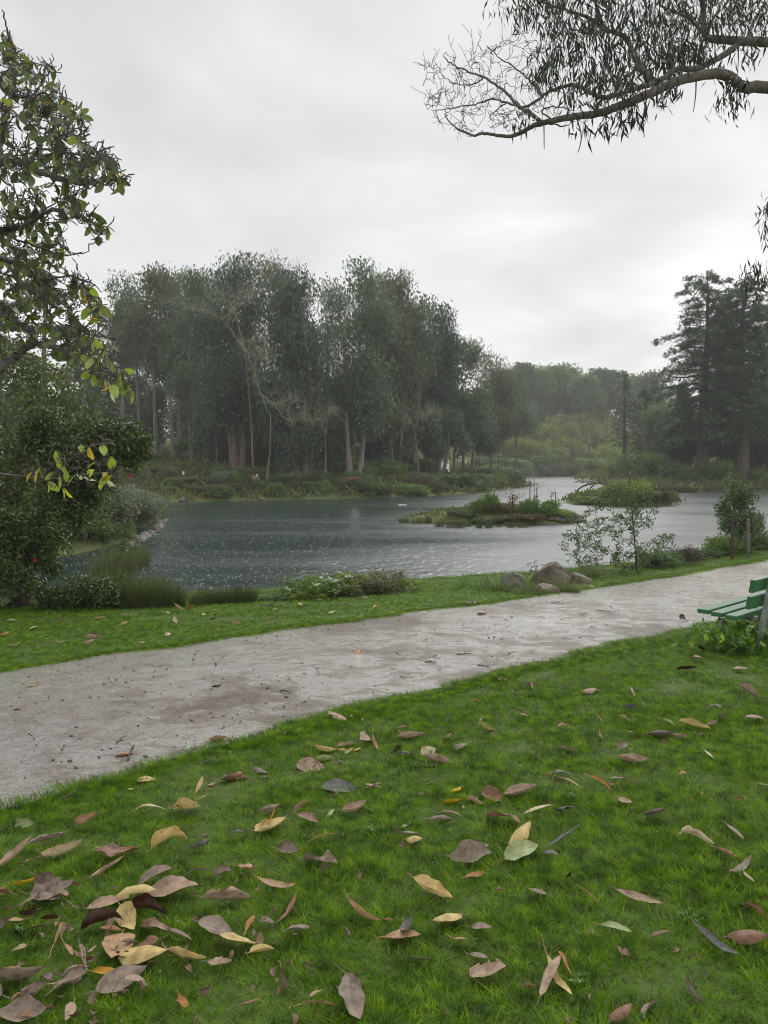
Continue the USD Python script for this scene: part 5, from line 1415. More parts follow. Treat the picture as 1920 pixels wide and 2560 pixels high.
for (px, py), mt in zip([(325, 1190), (88, 1400)], ['red_petal', 'red_petal']):
    c = at(px, py, cb[1]-.75) - cb
    ps = []
    for ring, (n_, rr_, tl) in enumerate([(5, .034, .25), (5, .023, .7), (3, .014, 1.2)]):
        for q in range(n_):
            a = 6.28*q/n_ + ring*.5
            ax = np.array([math.cos(a), -.6, math.sin(a)]); ax = unit(ax*[1, .3+tl, 1])
            ps.append(leaf_ovals([c + ax*rr_*.4], [ax], [np.cross(ax, [0, -1, .1])], rr_*1.0, rr_*.9, .2, .2))
    obj('flower', cat_meshes(ps), mt, cam_root)
bb = np.array([-12.2, 25.0, gz(-12.2, 25.0)])
leafy('tall lighter green shrub rising behind the camellia at the left edge', 'tall_shrub', 'shrub', bb, 25.0,
      [(30, 950, 80, 0), (110, 975, 70, 0), (190, 1020, 62, 0), (235, 1065, 36, 0), (60, 1040, 110, 0), (160, 1085, 90, 0), (40, 1150, 110, 0), (150, 1180, 100, 0), (-80, 1000, 140, 0), (-60, 1180, 150, 0), (200, 1150, 80, 0), (80, 920, 40, 0), (-40, 890, 70, 0), (60, 1260, 120, 0), (180, 1260, 90, 0)],
      900, 34, 'camellia_leaf_back', (.10, .18), 57, .2, [(20, 1370), (30, 1250), (60, 1120), (70, 1000)], tr=(.16, .09), gap=.4, tip=.01)

# ------------------------------------------------------------------ eucalyptus limb hanging in at the top right
re_ = np.random.default_rng(61)
Z = lambda x, y, dz=0: (1000 + x/1.803, y/1.803, dz)
ED = lambda x, y: 11.0 + .5*math.sin(x*.007) + .5*math.sin(y*.013+1)
euc_lines = [([Z(2400, 420), Z(2000, 410), Z(1659, 395), Z(1540, 388), Z(1500, 352), Z(1430, 332), Z(1340, 345), Z(1250, 365), Z(1170, 402), Z(1060, 450), Z(960, 490), Z(870, 515), Z(780, 525), Z(700, 540), Z(640, 555), Z(590, 572), Z(540, 600), Z(480, 615), Z(380, 600), Z(330, 610), Z(260, 580), Z(215, 540), Z(200, 510)], .088, .005),
             ([Z(2400, 260), Z(2000, 210), Z(1659, 190), Z(1560, 185), Z(1420, 177), Z(1380, 160), Z(1368, 60), Z(1360, -60)], .085, .03), ([Z(1530, 192), Z(1480, 235), Z(1400, 280), Z(1330, 310), Z(1250, 312), Z(1190, 350), Z(1150, 372), Z(1090, 392), Z(1000, 420), Z(930, 440), Z(860, 420), Z(800, 385), Z(740, 390), Z(680, 410), Z(620, 450), Z(560, 482), Z(480, 462), Z(410, 447), Z(340, 470), Z(280, 480), Z(220, 490), Z(150, 500)], .045, .005),
             ([Z(1150, 372), Z(1100, 320), Z(1060, 260), Z(1030, 190), Z(1000, 160), Z(920, 130), Z(850, 80), Z(760, 50), Z(640, 10), Z(560, -30)], .045, .012), ([Z(920, 130), Z(895, 70), Z(880, 10), Z(870, -60)], .025, .012), ([Z(920, 135), Z(850, 150), Z(785, 135)], .02, .008),
             ([Z(640, 555), Z(590, 512), Z(540, 482), Z(500, 440), Z(460, 400), Z(380, 350), Z(300, 320), Z(230, 285), Z(195, 252)], .03, .006), ([Z(640, 440), Z(600, 380), Z(540, 320), Z(450, 262), Z(390, 205)], .016, .005), ([Z(1190, 350), Z(1238, 312), Z(1185, 230), Z(1172, 170), Z(1150, 140)], .022, .008),
             ([Z(1060, 380), Z(980, 376), Z(930, 360)], .018, .008), ([Z(880, 505), Z(900, 460), Z(960, 420)], .02, .008), ([Z(640, 555), Z(690, 560), Z(740, 570), Z(790, 545)], .014, .005), ([Z(380, 350), Z(330, 380), Z(260, 380), Z(200, 350)], .012, .005), ([Z(1380, 160), Z(1300, 80), Z(1200, 40), Z(1150, 10)], .03, .01), ([Z(1560, 185), Z(1600, 90), Z(1640, 20)], .03, .012),
             ([Z(480, 462), Z(430, 500), Z(400, 530)], .01, .005), ([Z(690, 545), Z(640, 500), Z(690, 480), Z(790, 500)], .012, .005)]
et1 = poly_points([Z(*a)[:2] for a in [(95, 290), (200, 255), (360, 185), (480, 180), (560, 125), (660, 200), (620, 330), (700, 430), (800, 520), (600, 540), (440, 590), (330, 600), (170, 570), (105, 470)]], 170, ED, re_, .35, 7)
et2 = poly_points([Z(*a)[:2] for a in [(520, -40), (1700, -40), (1700, 150), (1500, 150), (1400, 230), (1230, 310), (1190, 400), (1080, 440), (900, 520), (860, 470), (700, 380), (610, 345), (640, 210), (690, 130), (540, 70)]], 140, ED, re_, .5, 14)
et3 = np.array([at(*Z(x, y)[:2], ED(*Z(x, y)[:2]) + re_.normal(0, .15)) for x, y in [(1480, 395), (1470, 450), (1500, 440), (1530, 455), (1570, 230), (1560, 240), (1040, 510), (1030, 530), (1070, 505), (920, 530), (930, 545), (1310, 240), (1280, 240), (440, 20), (545, 55), (530, 40), (1380, 260), (1350, 275), (1190, 420), (1210, 410), (550, 540), (640, 350), (640, 330), (830, 560), (770, 430)]])
eo = np.array([8.6, 10.2, gz(8.6, 10.2)])
euc = thing('eucalyptus_limb_tree', 'eucalyptus whose long dark limb hangs in across the sky at top right', 'tree', eo)
tp = at(*Z(2400, 420)[:2], ED(*Z(2400, 420)[:2])) - eo
obj('trunk', fluted_trunk([(0, 0, -.2), tp*[.3, .3, .4], tp*[.8, .8, .8], tp, tp + [.1, .1, 1.2], tp + [-.2, .2, 4.0]], [.42, .36, .28, .24, .2, .08], re_), 'limb_bark', euc, smooth=50)
Tall = np.vstack([et1, et2, et3])
lm, ends = limb_tree(euc_lines, Tall, ED, re_, .0038, .02, eo, up=.05, jit=.08, extra=.9)
obj('branches', lm, 'limb_bark', euc, smooth=True)
# fine bare twigs at the outer end
bt = np.vstack([et1, et2[re_.choice(len(et2), 60, replace=False)]])
A, B = [], []
for t in bt:
    for _ in range(1):
        p = t.copy(); d = unit(re_.normal(0, 1, 3) + [-.5, 0, .2])
        for s in range(3):
            q = p + d*re_.uniform(.05, .13); A.append(p); B.append(q)
            if s == 1:
                q2 = p + unit(d+re_.normal(0, .8, 3))*.11; A.append(p); B.append(q2)
            p = q; d = unit(d + re_.normal(0, .5, 3))
obj('twigs', edges_mesh(np.array(A)-eo, np.array(B)-eo, .0036, .0028, 3), 'limb_bark', euc, kind='stuff')
LT = np.vstack([et2, et3])
nl = 25
C = np.repeat(LT, nl, 0) + re_.normal(0, 1, (len(LT)*nl, 3))*[.10, .10, .095] - [0, 0, .06]
Ad = re_.normal(0, .42, C.shape) + [0, 0, -1.0]
ll = re_.uniform(.11, .21, len(C))
leaf_mat('limb_leaf', [(0, (.022, .034, .02)), (.6, (.036, .052, .03)), (1, (.07, .085, .045))], rough=.38, trans=.22)
obj('foliage', leaf_quads(C-eo, Ad, rand_dirs(len(C), re_), ll, ll*.16), 'limb_leaf', euc, kind='stuff')
# strips of shed bark hanging from the limb
for (x0, y0), (x1, y1) in [((648, 545), (650, 672)), ((798, 535), (803, 688)), ((1335, 362), (1322, 505)), ((1108, 455), (1101, 618)), ((545, 590), (545, 632)), ((1228, 395), (1226, 465)), ((1520, 205), (1522, 330)), ((1420, 180), (1418, 300)), ((780, 530), (783, 590)), ((612, 20), (615, 150))]:
    a = at(*Z(x0, y0)[:2], ED(*Z(x0, y0)[:2])); b = at(*Z(x1, y1)[:2], ED(*Z(x0, y0)[:2]))
    P = spline([a, a*.5+b*.5+re_.normal(0, .03, 3), b], 4)
    obj('bark_strip', tube(P-eo, np.linspace(.011, .005, len(P)), 4), 'limb_bark', euc)
# sprays of the same tree lower down at the right edge
sp = [(1916, 520), (1925, 545), (1918, 575), (1926, 600), (1905, 690), (1880, 700), (1870, 715), (1895, 725), (1915, 705), (1930, 690), (1925, 560), (1935, 530), (1862, 690), (1890, 680)]
ST = np.array([at(x, y, 11 + re_.normal(0, .2)) for x, y in sp])
lm2, _ = limb_tree([([(2250, 480), (2080, 500), (1960, 520), (1925, 540)], .03, .008), ([(2250, 760), (2080, 745), (1960, 735), (1920, 730), (1885, 718)], .03, .006)], ST, lambda x, y: 11.0, re_, .0035, .01, eo)
obj('side_branches', lm2, 'limb_bark', euc, smooth=True)
C = np.repeat(ST, 18, 0) + re_.normal(0, 1, (len(ST)*18, 3))*[.07, .07, .10]
ll = re_.uniform(.10, .18, len(C))
obj('side_foliage', leaf_quads(C-eo, re_.normal(0, .35, C.shape)+[0, 0, -1], rand_dirs(len(C), re_), ll, ll*.16), 'limb_leaf', euc, kind='stuff')

# ------------------------------------------------------------------ bench
M('bench_paint', {'tc': ('texture_coordinate', {}), 'mp': ('mapping', {'scale': (1, 18, 18)}), 'n': ('noise_texture', {'scale': 5.0, 'detail': 5.0}), 'r': ('rgb_ramp', {'ramp': [(.28, (.10, .085, .06)), (.31, (.010, .07, .024)), (.5, (.016, .10, .033)), (.7, (.026, .14, .047))]}),
                  'b': ('bump', {'strength': .12, 'distance': .005}), 'p': ('principled_bsdf', {'roughness': .42, 'coat_weight': .25, 'coat_roughness': .2})},
  [('tc.object', 'mp.vector'), ('mp.vector', 'n.vector'), ('n.fac', 'r.fac'), ('r.color', 'p.base_color'), ('n.fac', 'b.height'), ('b.normal', 'p.normal')])
plain_mat('galvanised', (.34, .35, .36), rough=.4, metallic=.6, var=.15, scale=20)
plain_mat('bolt_metal', (.5, .5, .5), rough=.35, metallic=.9, var=.1)
bu = unit(np.array([.735, .678, 0])); bn = np.array([-bu[1], bu[0], 0])     # along the slats; towards the path
P0 = at(1842, 1541, 7.75); zb = gz(P0[0], P0[1]); zseat = P0[2]
bench = thing('park_bench', 'green slatted bench with grey steel posts at the right edge by the path', 'bench', (P0[0], P0[1], zb), group='green benches')
base = np.array([P0[0], P0[1], zb])
def slat(c, size, ax, ay, az):
    m = trimesh.creation.box(size)
    from manifold3d import Manifold
    mm = Manifold.hull_points(np.array([[sx*(size[0]/2-a)*1.0, sy*(size[1]/2-b), sz*(size[2]/2-c_)] for sx in (-1, 1) for sy in (-1, 1) for sz in (-1, 1) for a, b, c_ in ((0, .006, .006), (.006, 0, .006), (.006, .006, 0))]))
    mesh = mm.to_mesh(); v = np.array(mesh.vert_properties)[:, :3]
    return v @ np.array([ax, ay, az]) + c, np.array(mesh.tri_verts)
LEN = 1.9
up_ = np.array([0, 0, 1.0])
sw, gap_ = .125, .02
for q in range(3):
    c = bu*LEN/2 + bn*(sw/2 + q*(sw+gap_)) + up_*(zseat-zb-.0225 + .012*q)
    obj('seat_slat', slat(c, [LEN, sw, .045], bu, bn, up_), 'bench_paint', bench)
tilt = unit(up_ - bn*.16); tn = np.cross(bu, tilt)
for q in range(2):
    c = bu*(LEN/2+.11) - bn*(.045) + tilt*((.135 + q*.175)) + up_*(zseat-zb)
    obj('back_slat', slat(c, [LEN, .045, .135], bu, -tn, tilt), 'bench_paint', bench)
for s_ in (.42, 1.62):
    c0 = bu*s_ - bn*.092
    foot = c0 + bn*.06 - up_*.12
    Lp = (zseat-zb+.42)+.12
    m = slat(foot + tilt*Lp/2, [.06, .052, Lp], bu, -tn, tilt)
    post = obj('post', m, 'galvanised', bench)
    obj('seat_bracket', slat(c0 + bn*.27 + up_*(zseat-zb-.075), [.05, .44, .05], bu, bn, up_), 'galvanised', bench)
    obj('leg', slat(c0 + bn*.43 + up_*((zseat-zb-.1)/2-.03), [.05, .05, zseat-zb-.08], bu, bn, up_), 'galvanised', bench)
    for q in range(2):
        cc = bu*s_ - bn*(.125) + tilt*(.135+q*.175) + up_*(zseat-zb)
        obj('bolt', tube(np.array([cc - bn*.012, cc + bn*.006]), .011, 8), 'bolt_metal', bench)

# leafy weeds at the bench foot ------------------------------------------------
def lobed_leaf(c, a, b, L, lob=5):
    a = unit(a); b = unit(b-a*(a@b)); n = np.cross(a, b)
    ang = np.linspace(-2.2, 2.2, lob*2+1)
    V = [c]
    for i, th in enumerate(ang):
        rr_ = L*(1.0 if i % 2 else .55)*(1-.18*abs(th)/2.2)
        V.append(c + (a*math.cos(th) + b*math.sin(th))*rr_ - n*rr_*.25*abs(math.sin(th)))
    V = np.array(V); m = len(ang)
    F = [[0, i, i+1] for i in range(1, m)]
    return V, np.array(F)
def weed(label, px, row, wpx, hpx, n, seed, mat='weed_leaf', size=(.03, .06), name='leafy_weed', young=0, depth=None):
    r = np.random.default_rng(seed)
    b = on_lawn(px, row) if depth is None else at(px, row, depth)
    b[2] = gz(b[0], b[1])
    k = b[1]/1920
    root = thing(name, label, 'plant', b)
    A, B, lf = [], [], []
    big = []
    for q in range(n):
        x, y, z = r.normal(0, wpx*k*.33), r.normal(0, wpx*k*.25), abs(r.normal(0, .5))*hpx*k + .02
        z = min(z, hpx*k)
        p = np.array([x, y, z]); A.append(np.array([x*.4, y*.4, -.02])); B.append(p)
        m = lobed_leaf(p, unit(np.r_[r.normal(0, 1, 2), r.normal(-.2, .3)]), r.normal(0, 1, 3), r.uniform(*size))
        (big if q < young else lf).append(m)
    obj('stems', edges_mesh(np.array(A), np.array(B), .003, .002, 4), mat, root)
    obj('foliage', cat_meshes(lf), mat, root, kind='stuff')
    for m in big:
        obj('young_leaf', m, 'young_leaf', root)
    return root
weed('leafy green creeper with lobed leaves under the bench end', 1850, 1632, 170, 80, 170, 151, size=(.035, .075), young=14)
weed('lobed green weed around the bench post', 1905, 1610, 90, 100, 110, 152, size=(.035, .075), young=2)
weed('small creeper leaves at the path edge left of the bench weeds', 1790, 1615, 60, 40, 40, 153, size=(.02, .04))
for q, (px, row, n) in enumerate([(1290, 2125, 40), (930, 2085, 14), (1025, 1922, 14), (45, 2330, 12), (1735, 2302, 30), (1440, 2460, 10), (985, 1912, 6), (1420, 2000, 10)]):
    weed(['bright clover patch beside the pale yellow domed leaf', 'small bright weed in the mid lawn left of centre', 'small bright weed by the grey boat-shaped leaf', 'small bright weed at the left edge of the lawn', 'pale clover patch at the right side of the lawn', 'tiny bright weed near the long tan leaves', 'tiny bright weed among grey leaves near the path', 'tiny bright weed right of the flat tan leaf'][q],
         px, row, 70 if n > 20 else 44, 16, n, 160+q, size=(.008, .016) if n > 20 else (.012, .022), name='clover_patch')

# plants along the near shore ---------------------------------------------------
def tuft(label, px, row, w, h, kd, group, name='shore_plant'):
    p = on_lawn(px, row); k = p[1]/1920
    p[2] = gz(p[0], p[1]) - .03
    bush(kd, label, p, w*k*1.3, h*k*1.35, group, name, 'plant')
for px, row, w, h, kd in [(805, 1492, 90, 46, 'green'), (770, 1497, 60, 34, 'lime'), (840, 1488, 70, 48, 'olive'), (880, 1486, 70, 50, 'lime'), (930, 1482, 80, 44, 'olive'), (980, 1478, 80, 36, 'olive'), (1020, 1476, 50, 26, 'lime'), (720, 1500, 50, 24, 'lime'), (690, 1503, 50, 18, 'green'), (905, 1480, 60, 40, 'lime')]:
    tuft(f'{KIND_WORDS[kd]} waterside plant in the white-flowered clump at the lawn edge', px, row, w, h, kd, 'waterside plants in the flowered clump')
for px, row, w, h, kd in [(1660, 1426, 60, 34, 'green'), (1700, 1422, 50, 36, 'brown'), (1735, 1416, 44, 26, 'dark'), (1640, 1430, 44, 30, 'dark'), (1810, 1406, 60, 40, 'lime'), (1785, 1408, 40, 24, 'green'), (1880, 1398, 60, 40, 'grey'), (1910, 1396, 50, 26, 'green'), (1840, 1404, 40, 26, 'green'), (1760, 1412, 40, 18, 'dark'), (1900, 1398, 44, 30, 'lime')]:
    tuft(f'{KIND_WORDS[kd]} waterside plant between the willow-like sapling and the staked tree', px, row, w, h, kd, 'waterside plants by the saplings')
# white umbels
plain_mat('umbel_white', (.75, .76, .70), rough=.6, var=.05)
for q, (px, row) in enumerate([(812, 1436), (845, 1430), (838, 1452), (800, 1445), (722, 1472), (870, 1442), (826, 1446), (790, 1462)]):
    b = on_lawn(px, row+50); k = b[1]/1920
    c = at(px, row, b[1])
    b[2] = gz(b[0], b[1])
    t = thing('white_flower', 'white flower head on a thin stem above the waterside plants', 'flower', b, group='white flower heads at the lawn edge')
    rq = np.random.default_rng(170+q)
    obj('stem', tube(np.array([[0, 0, 0], (c-b)*.5+[.01, 0, 0], c-b]), .003, 4), 'weed_leaf', t)
    cs = (c-b) + np.c_[rq.normal(0, .03, (16, 2)), rq.normal(0, .01, 16)]
    obj('petals', leaf_quads(cs, rq.normal(0, 1, (16, 3))*[1, 1, .3], rq.normal(0, 1, (16, 3))*[1, 1, .3], .03, .025), 'umbel_white', t, kind='stuff')
# upright leafy plant and sedges near the boulders
b = on_lawn(1180, 1472); b[2] = gz(b[0], b[1])
t = thing('leafy_plant', 'upright plant with paired bright leaves left of the boulders', 'plant', b)
rq = np.random.default_rng(181)
A, B, C, D, E = [], [], [], [], []
for s_ in range(13):
    x = rq.uniform(-.38, .42); p0 = np.array([x, rq.normal(0, .08), -.02]); h = rq.uniform(.16, .34); tp_ = p0 + [rq.normal(0, .06), rq.normal(0, .05), h]
    A.append(p0); B.append(tp_)
    for q in range(7):
        u = .25 + .75*q/6; c = p0*(1-u)+tp_*u
        for sg in (-1, 1):
            d = unit(np.array([sg*math.cos(q*.9), sg*math.sin(q*.9), .35])); C.append(c+d*.035); D.append(d); E.append(rq.normal(0, .4, 3)+[0, 0, 1])
obj('stems', edges_mesh(np.array(A), np.array(B), .005, .003, 4), 'weed_leaf', t)
E = np.cross(np.array(D), [0, 0, 1.0])
obj('foliage', leaf_quads(np.array(C), np.array(D), E, .08, .026), 'weed_leaf', t, kind='stuff')
for q, (px, row, s_) in enumerate([(1330, 1478, .8), (1415, 1480, .7), (1300, 1488, .45), (1240, 1478, .7), (1268, 1480, .5), (1440, 1482, .5), (1450, 1450, .9), (1480, 1446, .8), (1345, 1488, .5)]):
    p = on_lawn(px, row); p[2] = gz(p[0], p[1])
    copy_of(sedge_protos[q % 2], 'sedge_tuft', p, q*1.3, (s_, s_, s_), 'arching sedge tuft growing round the boulders', 'sedge', 'sedge tufts round the boulders')
sapling('dry twiggy plant with dark seed heads behind the largest boulder', 1336, 1462, 1402, 24, 183, 'brown_twig_leaf', 30, 5, (.02, .035), .7, name='dry_plant', cat='plant', rad=.006, tip=.0025, spread=.02, poly=[(1316, 1404), (1338, 1400), (1365, 1412), (1360, 1440), (1320, 1440)], zspread=.12)

# ------------------------------------------------------------------ lawn grass
def blade_mat(name, stops, rough=.42, trans=.35):
    leaf_mat(name, stops, rough=rough, trans=trans, spec=.24, trans_tint=(1.1, 1.25, .55), clump=13.0)
blade_mat('grass_blade', [(0, (.034, .072, .003)), (.25, (.10, .19, .005)), (.5, (.205, .33, .009)), (.75, (.34, .48, .02)), (.95, (.47, .56, .08)), (1, (.55, .48, .22))], rough=.5)
tufts = []
gp = UsdGeom.PointInstancer.Define(stage, '/World/lawn_grass')
tag(gp, 'short green lawn grass on both sides of the path', 'grass', kind='stuff')
UsdGeom.Scope.Define(stage, '/World/lawn_grass/kinds')
for v_ in range(6):
    rg = np.random.default_rng(200+v_)
    n = 125
    v, f = blades(n, rg, (.026, .072), .10, .5, .0048, .4)
    pth = f'/World/lawn_grass/kinds/grass_tuft_{v_:03d}' if v_ else '/World/lawn_grass/kinds/grass_tuft'
    usdkit.mesh(stage, pth, (v, f), '/World/Looks/grass_blade')
    tufts.append(Sdf.Path(pth))
rg = np.random.default_rng(210)
pts = []
def lawn_ok(x, y, margin=.04):
    return path_mask(x, y) < -margin
# density falls with distance
for y0, y1, dens in [(1.15, 3.2, 170), (3.2, 6, 130), (6, 10, 90), (10, 16, 46), (16, 26, 30)]:
    hw = y1*.58 + 1.0
    n = int(dens*(y1-y0)*2*hw)
    x = rg.uniform(-hw, hw, n); y = rg.uniform(y0, y1, n)
    ok = (np.abs(x) < y*.58+1.0) & lawn_ok(x, y, .02)
    pts.append(np.c_[x[ok], y[ok]])
# extra along the path edges
for E, sg in ((NEAR_E, -1), (FAR_E, 1)):
    Eb = E[(E[:, 1] > 1) & (np.abs(E[:, 0]) < E[:, 1]*.58+.5)]
    k_ = rg.integers(len(Eb), size=1500)
    q = Eb[k_] + np.c_[-rg.uniform(.0, .12, 1500)*sg*.7, rg.uniform(.0, .12, 1500)*sg*.7] + rg.normal(0, .03, (1500, 2))
    pts.append(q)
pts = np.vstack(pts)
sdv = shore_sd(pts[:, 0], pts[:, 1])
pts = pts[(sdv > .55) & is_near(pts[:, 0], pts[:, 1])]
z = height(pts[:, 0], pts[:, 1])
pm = path_mask(pts[:, 0], pts[:, 1])
n = len(pts)
ang = rg.uniform(0, 2*np.pi, n)
big = meshkit.fbm(np.c_[pts*.9, np.zeros(n)], 3, 17)
sc = rg.uniform(.75, 1.15, n)*(.75 + .5*big)
edge = (pm > -.12)
sc[edge] *= .95
tall = rg.uniform(0, 1, n) < .04
sz = np.where(tall, sc*1.35, sc)*(.8 + .45*meshkit.fbm(np.c_[pts*2.6, np.ones(n)], 2, 19))
gp.CreatePrototypesRel().SetTargets(tufts)
gp.CreateProtoIndicesAttr(Vt.IntArray.FromNumpy(rg.integers(0, 6, n).astype(np.int32)))
gp.CreatePositionsAttr(Vt.Vec3fArray.FromNumpy(np.c_[pts, z].astype(np.float32)))
far_w = np.clip(pts[:, 1]/6, 1, 1.7)
gp.CreateScalesAttr(Vt.Vec3fArray.FromNumpy(np.c_[sc*far_w, sc*far_w, sz].astype(np.float32)))
gp.CreateOrientationsAttr(Vt.QuathArray([Gf.Quath(float(math.cos(a/2)), 0, 0, float(math.sin(a/2))) for a in ang]))

# ------------------------------------------------------------------ fallen leaves
LC = {  # code: (words, base colour, spot colour, vein brightness)
    't': ('tan', (.44, .315, .225), (.25, .165, .115), 1.25), 'T': ('orange-tan', (.47, .295, .17), (.28, .16, .09), 1.2), 'g': ('grey-brown', (.28, .215, .165), (.145, .108, .08), 1.2), 's': ('slate grey', (.165, .16, .155), (.09, .088, .085), .75),
    'y': ('pale yellow', (.66, .51, .22), (.44, .29, .11), 1.15), 'Y': ('vivid yellow', (.62, .42, .015), (.45, .25, .01), 1.1), 'p': ('cream', (.60, .50, .32), (.40, .31, .18), 1.1), 'd': ('dark brown', (.06, .028, .016), (.03, .015, .01), 1.4),
    'o': ('orange', (.42, .19, .045), (.22, .09, .03), 1.2), 'r': ('reddish brown', (.27, .145, .09), (.13, .065, .042), 1.2), 'G': ('pale green', (.38, .44, .20), (.22, .28, .10), 1.2), 'O': ('orange-yellow', (.62, .32, .02), (.4, .18, .01), 1.1)}
for c, (wd, a, b, vb) in LC.items():
    M('fallen_leaf_' + wd.replace('-', '_').replace(' ', '_'), {
        'uv': ('uvmap', {'attribute': 'st'}), 'sp': ('separate_xyz', {}), 'ct': ('math', {'math_type': 'subtract', 'value2': .5}), 'ab': ('math', {'math_type': 'absolute'}),
        'mid': ('map_range', {'from_min': .0, 'from_max': .03, 'to_min': 1.0, 'to_max': 0.0, 'clamp': True}),
        'sk': ('math', {'math_type': 'multiply', 'value2': -1.1}), 'su': ('math', {'math_type': 'add'}), 'fr': ('math', {'math_type': 'multiply', 'value2': 62.0}), 'si': ('math', {'math_type': 'sine'}),
        'vn': ('map_range', {'from_min': .8, 'from_max': 1.0, 'to_min': 0.0, 'to_max': .55, 'clamp': True}), 'mxv': ('math', {'math_type': 'maximum'}),
        'tc': ('texture_coordinate', {}), 'oi': ('object_info', {}), 'n': ('noise_texture', {'scale': 26.0, 'detail': 5.0, 'roughness': .65}), 'n2': ('noise_texture', {'scale': 9.0, 'detail': 3.0}),
        'r': ('rgb_ramp', {'ramp': [(.32, b), (.5, a), (.75, tuple(min(.8, x*1.25) for x in a))]}),
        'r2': ('rgb_ramp', {'ramp': [(.3, (.72, .70, .70)), (.7, (1.15, 1.15, 1.12))]}), 'mm': ('mix', {'mix_type': 'multiply', 'fac': 1.0}),
        'vc': ('mix', {'mix_type': 'multiply', 'fac': 1.0, 'color2': (vb*.62,)*3}), 'fin': ('mix', {}),
        'b': ('bump', {'strength': .5, 'distance': .002}), 'p': ('principled_bsdf', {'roughness': .4, 'specular_ior_level': .3}),
        't': ('translucent_bsdf', {}), 'm': ('mix_closure', {'fac': .15})},
      [('uv.UV', 'sp.vector'), ('sp.y', 'ct.value1'), ('ct.value', 'ab.value1'), ('ab.value', 'mid.value'), ('ab.value', 'sk.value1'), ('sk.value', 'su.value1'), ('sp.x', 'su.value2'), ('su.value', 'fr.value1'), ('fr.value', 'si.value1'), ('si.value', 'vn.value'), ('mid.result', 'mxv.value1'), ('vn.result', 'mxv.value2'),
       ('tc.object', 'n.vector'), ('tc.object', 'n2.vector'), ('n.fac', 'r.fac'), ('n2.fac', 'r2.fac'), ('r.color', 'mm.color1'), ('r2.color', 'mm.color2'), ('mm.color', 'vc.color1'), ('mm.color', 'fin.color1'), ('vc.color', 'fin.color2'), ('mxv.value', 'fin.fac'), ('fin.color', 'p.base_color'), ('fin.color', 't.color'),
       ('mxv.value', 'b.height'), ('b.normal', 'p.normal'), ('p.BSDF', 'm.closure1'), ('t.BSDF', 'm.closure2')], surface='m.closure')

def leaf_sheet(L, wr, form, r):
    """blade in its own frame, base at the origin, along +x; returns vertices, faces, uv"""
    nt, nsd = 13, 9
    t = np.linspace(0, 1, nt)[:, None]; s = np.linspace(-1, 1, nsd)[None, :]
    prof = np.sin(np.pi*t**.82)**.75 if wr > .28 else np.sin(np.pi*t**.9)**.7
    prof = np.clip(prof, .015, 1)
    Wd = L*wr*.5
    edge = 1 + .06*np.sin(t*19+r.uniform(0, 6))*np.abs(s)
    k = {'flat': r.uniform(.2, .6), 'boat': r.uniform(1.0, 1.6), 'dome': -r.uniform(.9, 1.5), 'curl': r.uniform(1.2, 2.2), 'crumple': r.uniform(.3, 1.0), 'fold': 0.0, 'stand': r.uniform(.5, 1.0), 'narrow': r.uniform(.3, 1.0)}[form]
    ph = s*k
    if abs(k) > 1e-3:
        y = Wd*prof*edge*np.sin(ph)/k; z = Wd*prof*edge*(1-np.cos(ph))/k
        if k < 0:
            z = -Wd*prof*(1-np.cos(ph))/abs(k)
    else:
        y = Wd*prof*edge*s*.62; z = Wd*prof*np.abs(s)*.78
    bend = {'flat': .35, 'boat': 1.1, 'dome': -1.0, 'curl': 1.9, 'crumple': .8, 'fold': .5, 'stand': .5, 'narrow': .9}[form]*r.uniform(.5, 1.2)*(1 if form in ('boat', 'dome') else r.choice([-1, 1]))
    th = (t-.5)*bend
    x = L*(np.sin(th)-math.sin(-.5*bend))/bend; zc = L*(1-np.cos(th))/bend
    # the section leans with the bend
    X = x - z*np.sin(th); Zz = zc + z*np.cos(th); Y = y + 0*t
    tw = r.normal(0, .35 if form != 'curl' else .7)*(t-.5)
    Y2 = Y*np.cos(tw) - (Zz-zc)*np.sin(tw); Z2 = zc + Y*np.sin(tw) + (Zz-zc)*np.cos(tw)
    P = np.stack([X + 0*s, Y2, Z2], -1)
    amp = {'crumple': .2, 'curl': .10}.get(form, .05)
    q = P.reshape(-1, 3)/L*2.6 + r.uniform(0, 50, 3)
    P = P + (np.stack([meshkit.fbm(q, 3, 1), meshkit.fbm(q, 3, 2), meshkit.fbm(q, 3, 3)], -1)-.5).reshape(P.shape)*L*amp*2
    # slightly raised ribs between side veins
    P[..., 2] += .006*L*np.cos(t*40 - np.abs(s)*9)*prof
    uv = np.stack([np.broadcast_to(t, (nt, nsd)), np.broadcast_to(s*.5+.5, (nt, nsd))], -1)
    i, j = np.meshgrid(np.arange(nt-1), np.arange(nsd-1), indexing='ij'); i, j = i.ravel(), j.ravel()
    f = np.vstack([np.stack([i*nsd+j, (i+1)*nsd+j, (i+1)*nsd+j+1], 1), np.stack([i*nsd+j, (i+1)*nsd+j+1, i*nsd+j+1], 1)])
    if form in ('crumple', 'curl', 'fold', 'dome') and wr > .28:          # torn and nibbled margins
        U = uv.reshape(-1, 2)[f].mean(1)
        for _ in range(int(r.integers(0, 3))):
            c = np.array([r.uniform(.25, 1.0), r.choice([0, 1])]); R_ = r.uniform(.07, .2)
            keep_ = np.hypot((U[:, 0]-c[0])*1.0, (U[:, 1]-c[1])*.8) > R_
            f, U = f[keep_], U[keep_]
    used = np.unique(f); rm_ = np.full(nt*nsd, -1); rm_[used] = np.arange(len(used))
    return P.reshape(-1, 3)[used], rm_[f], uv.reshape(-1, 2)[used], P[:, nsd//2]

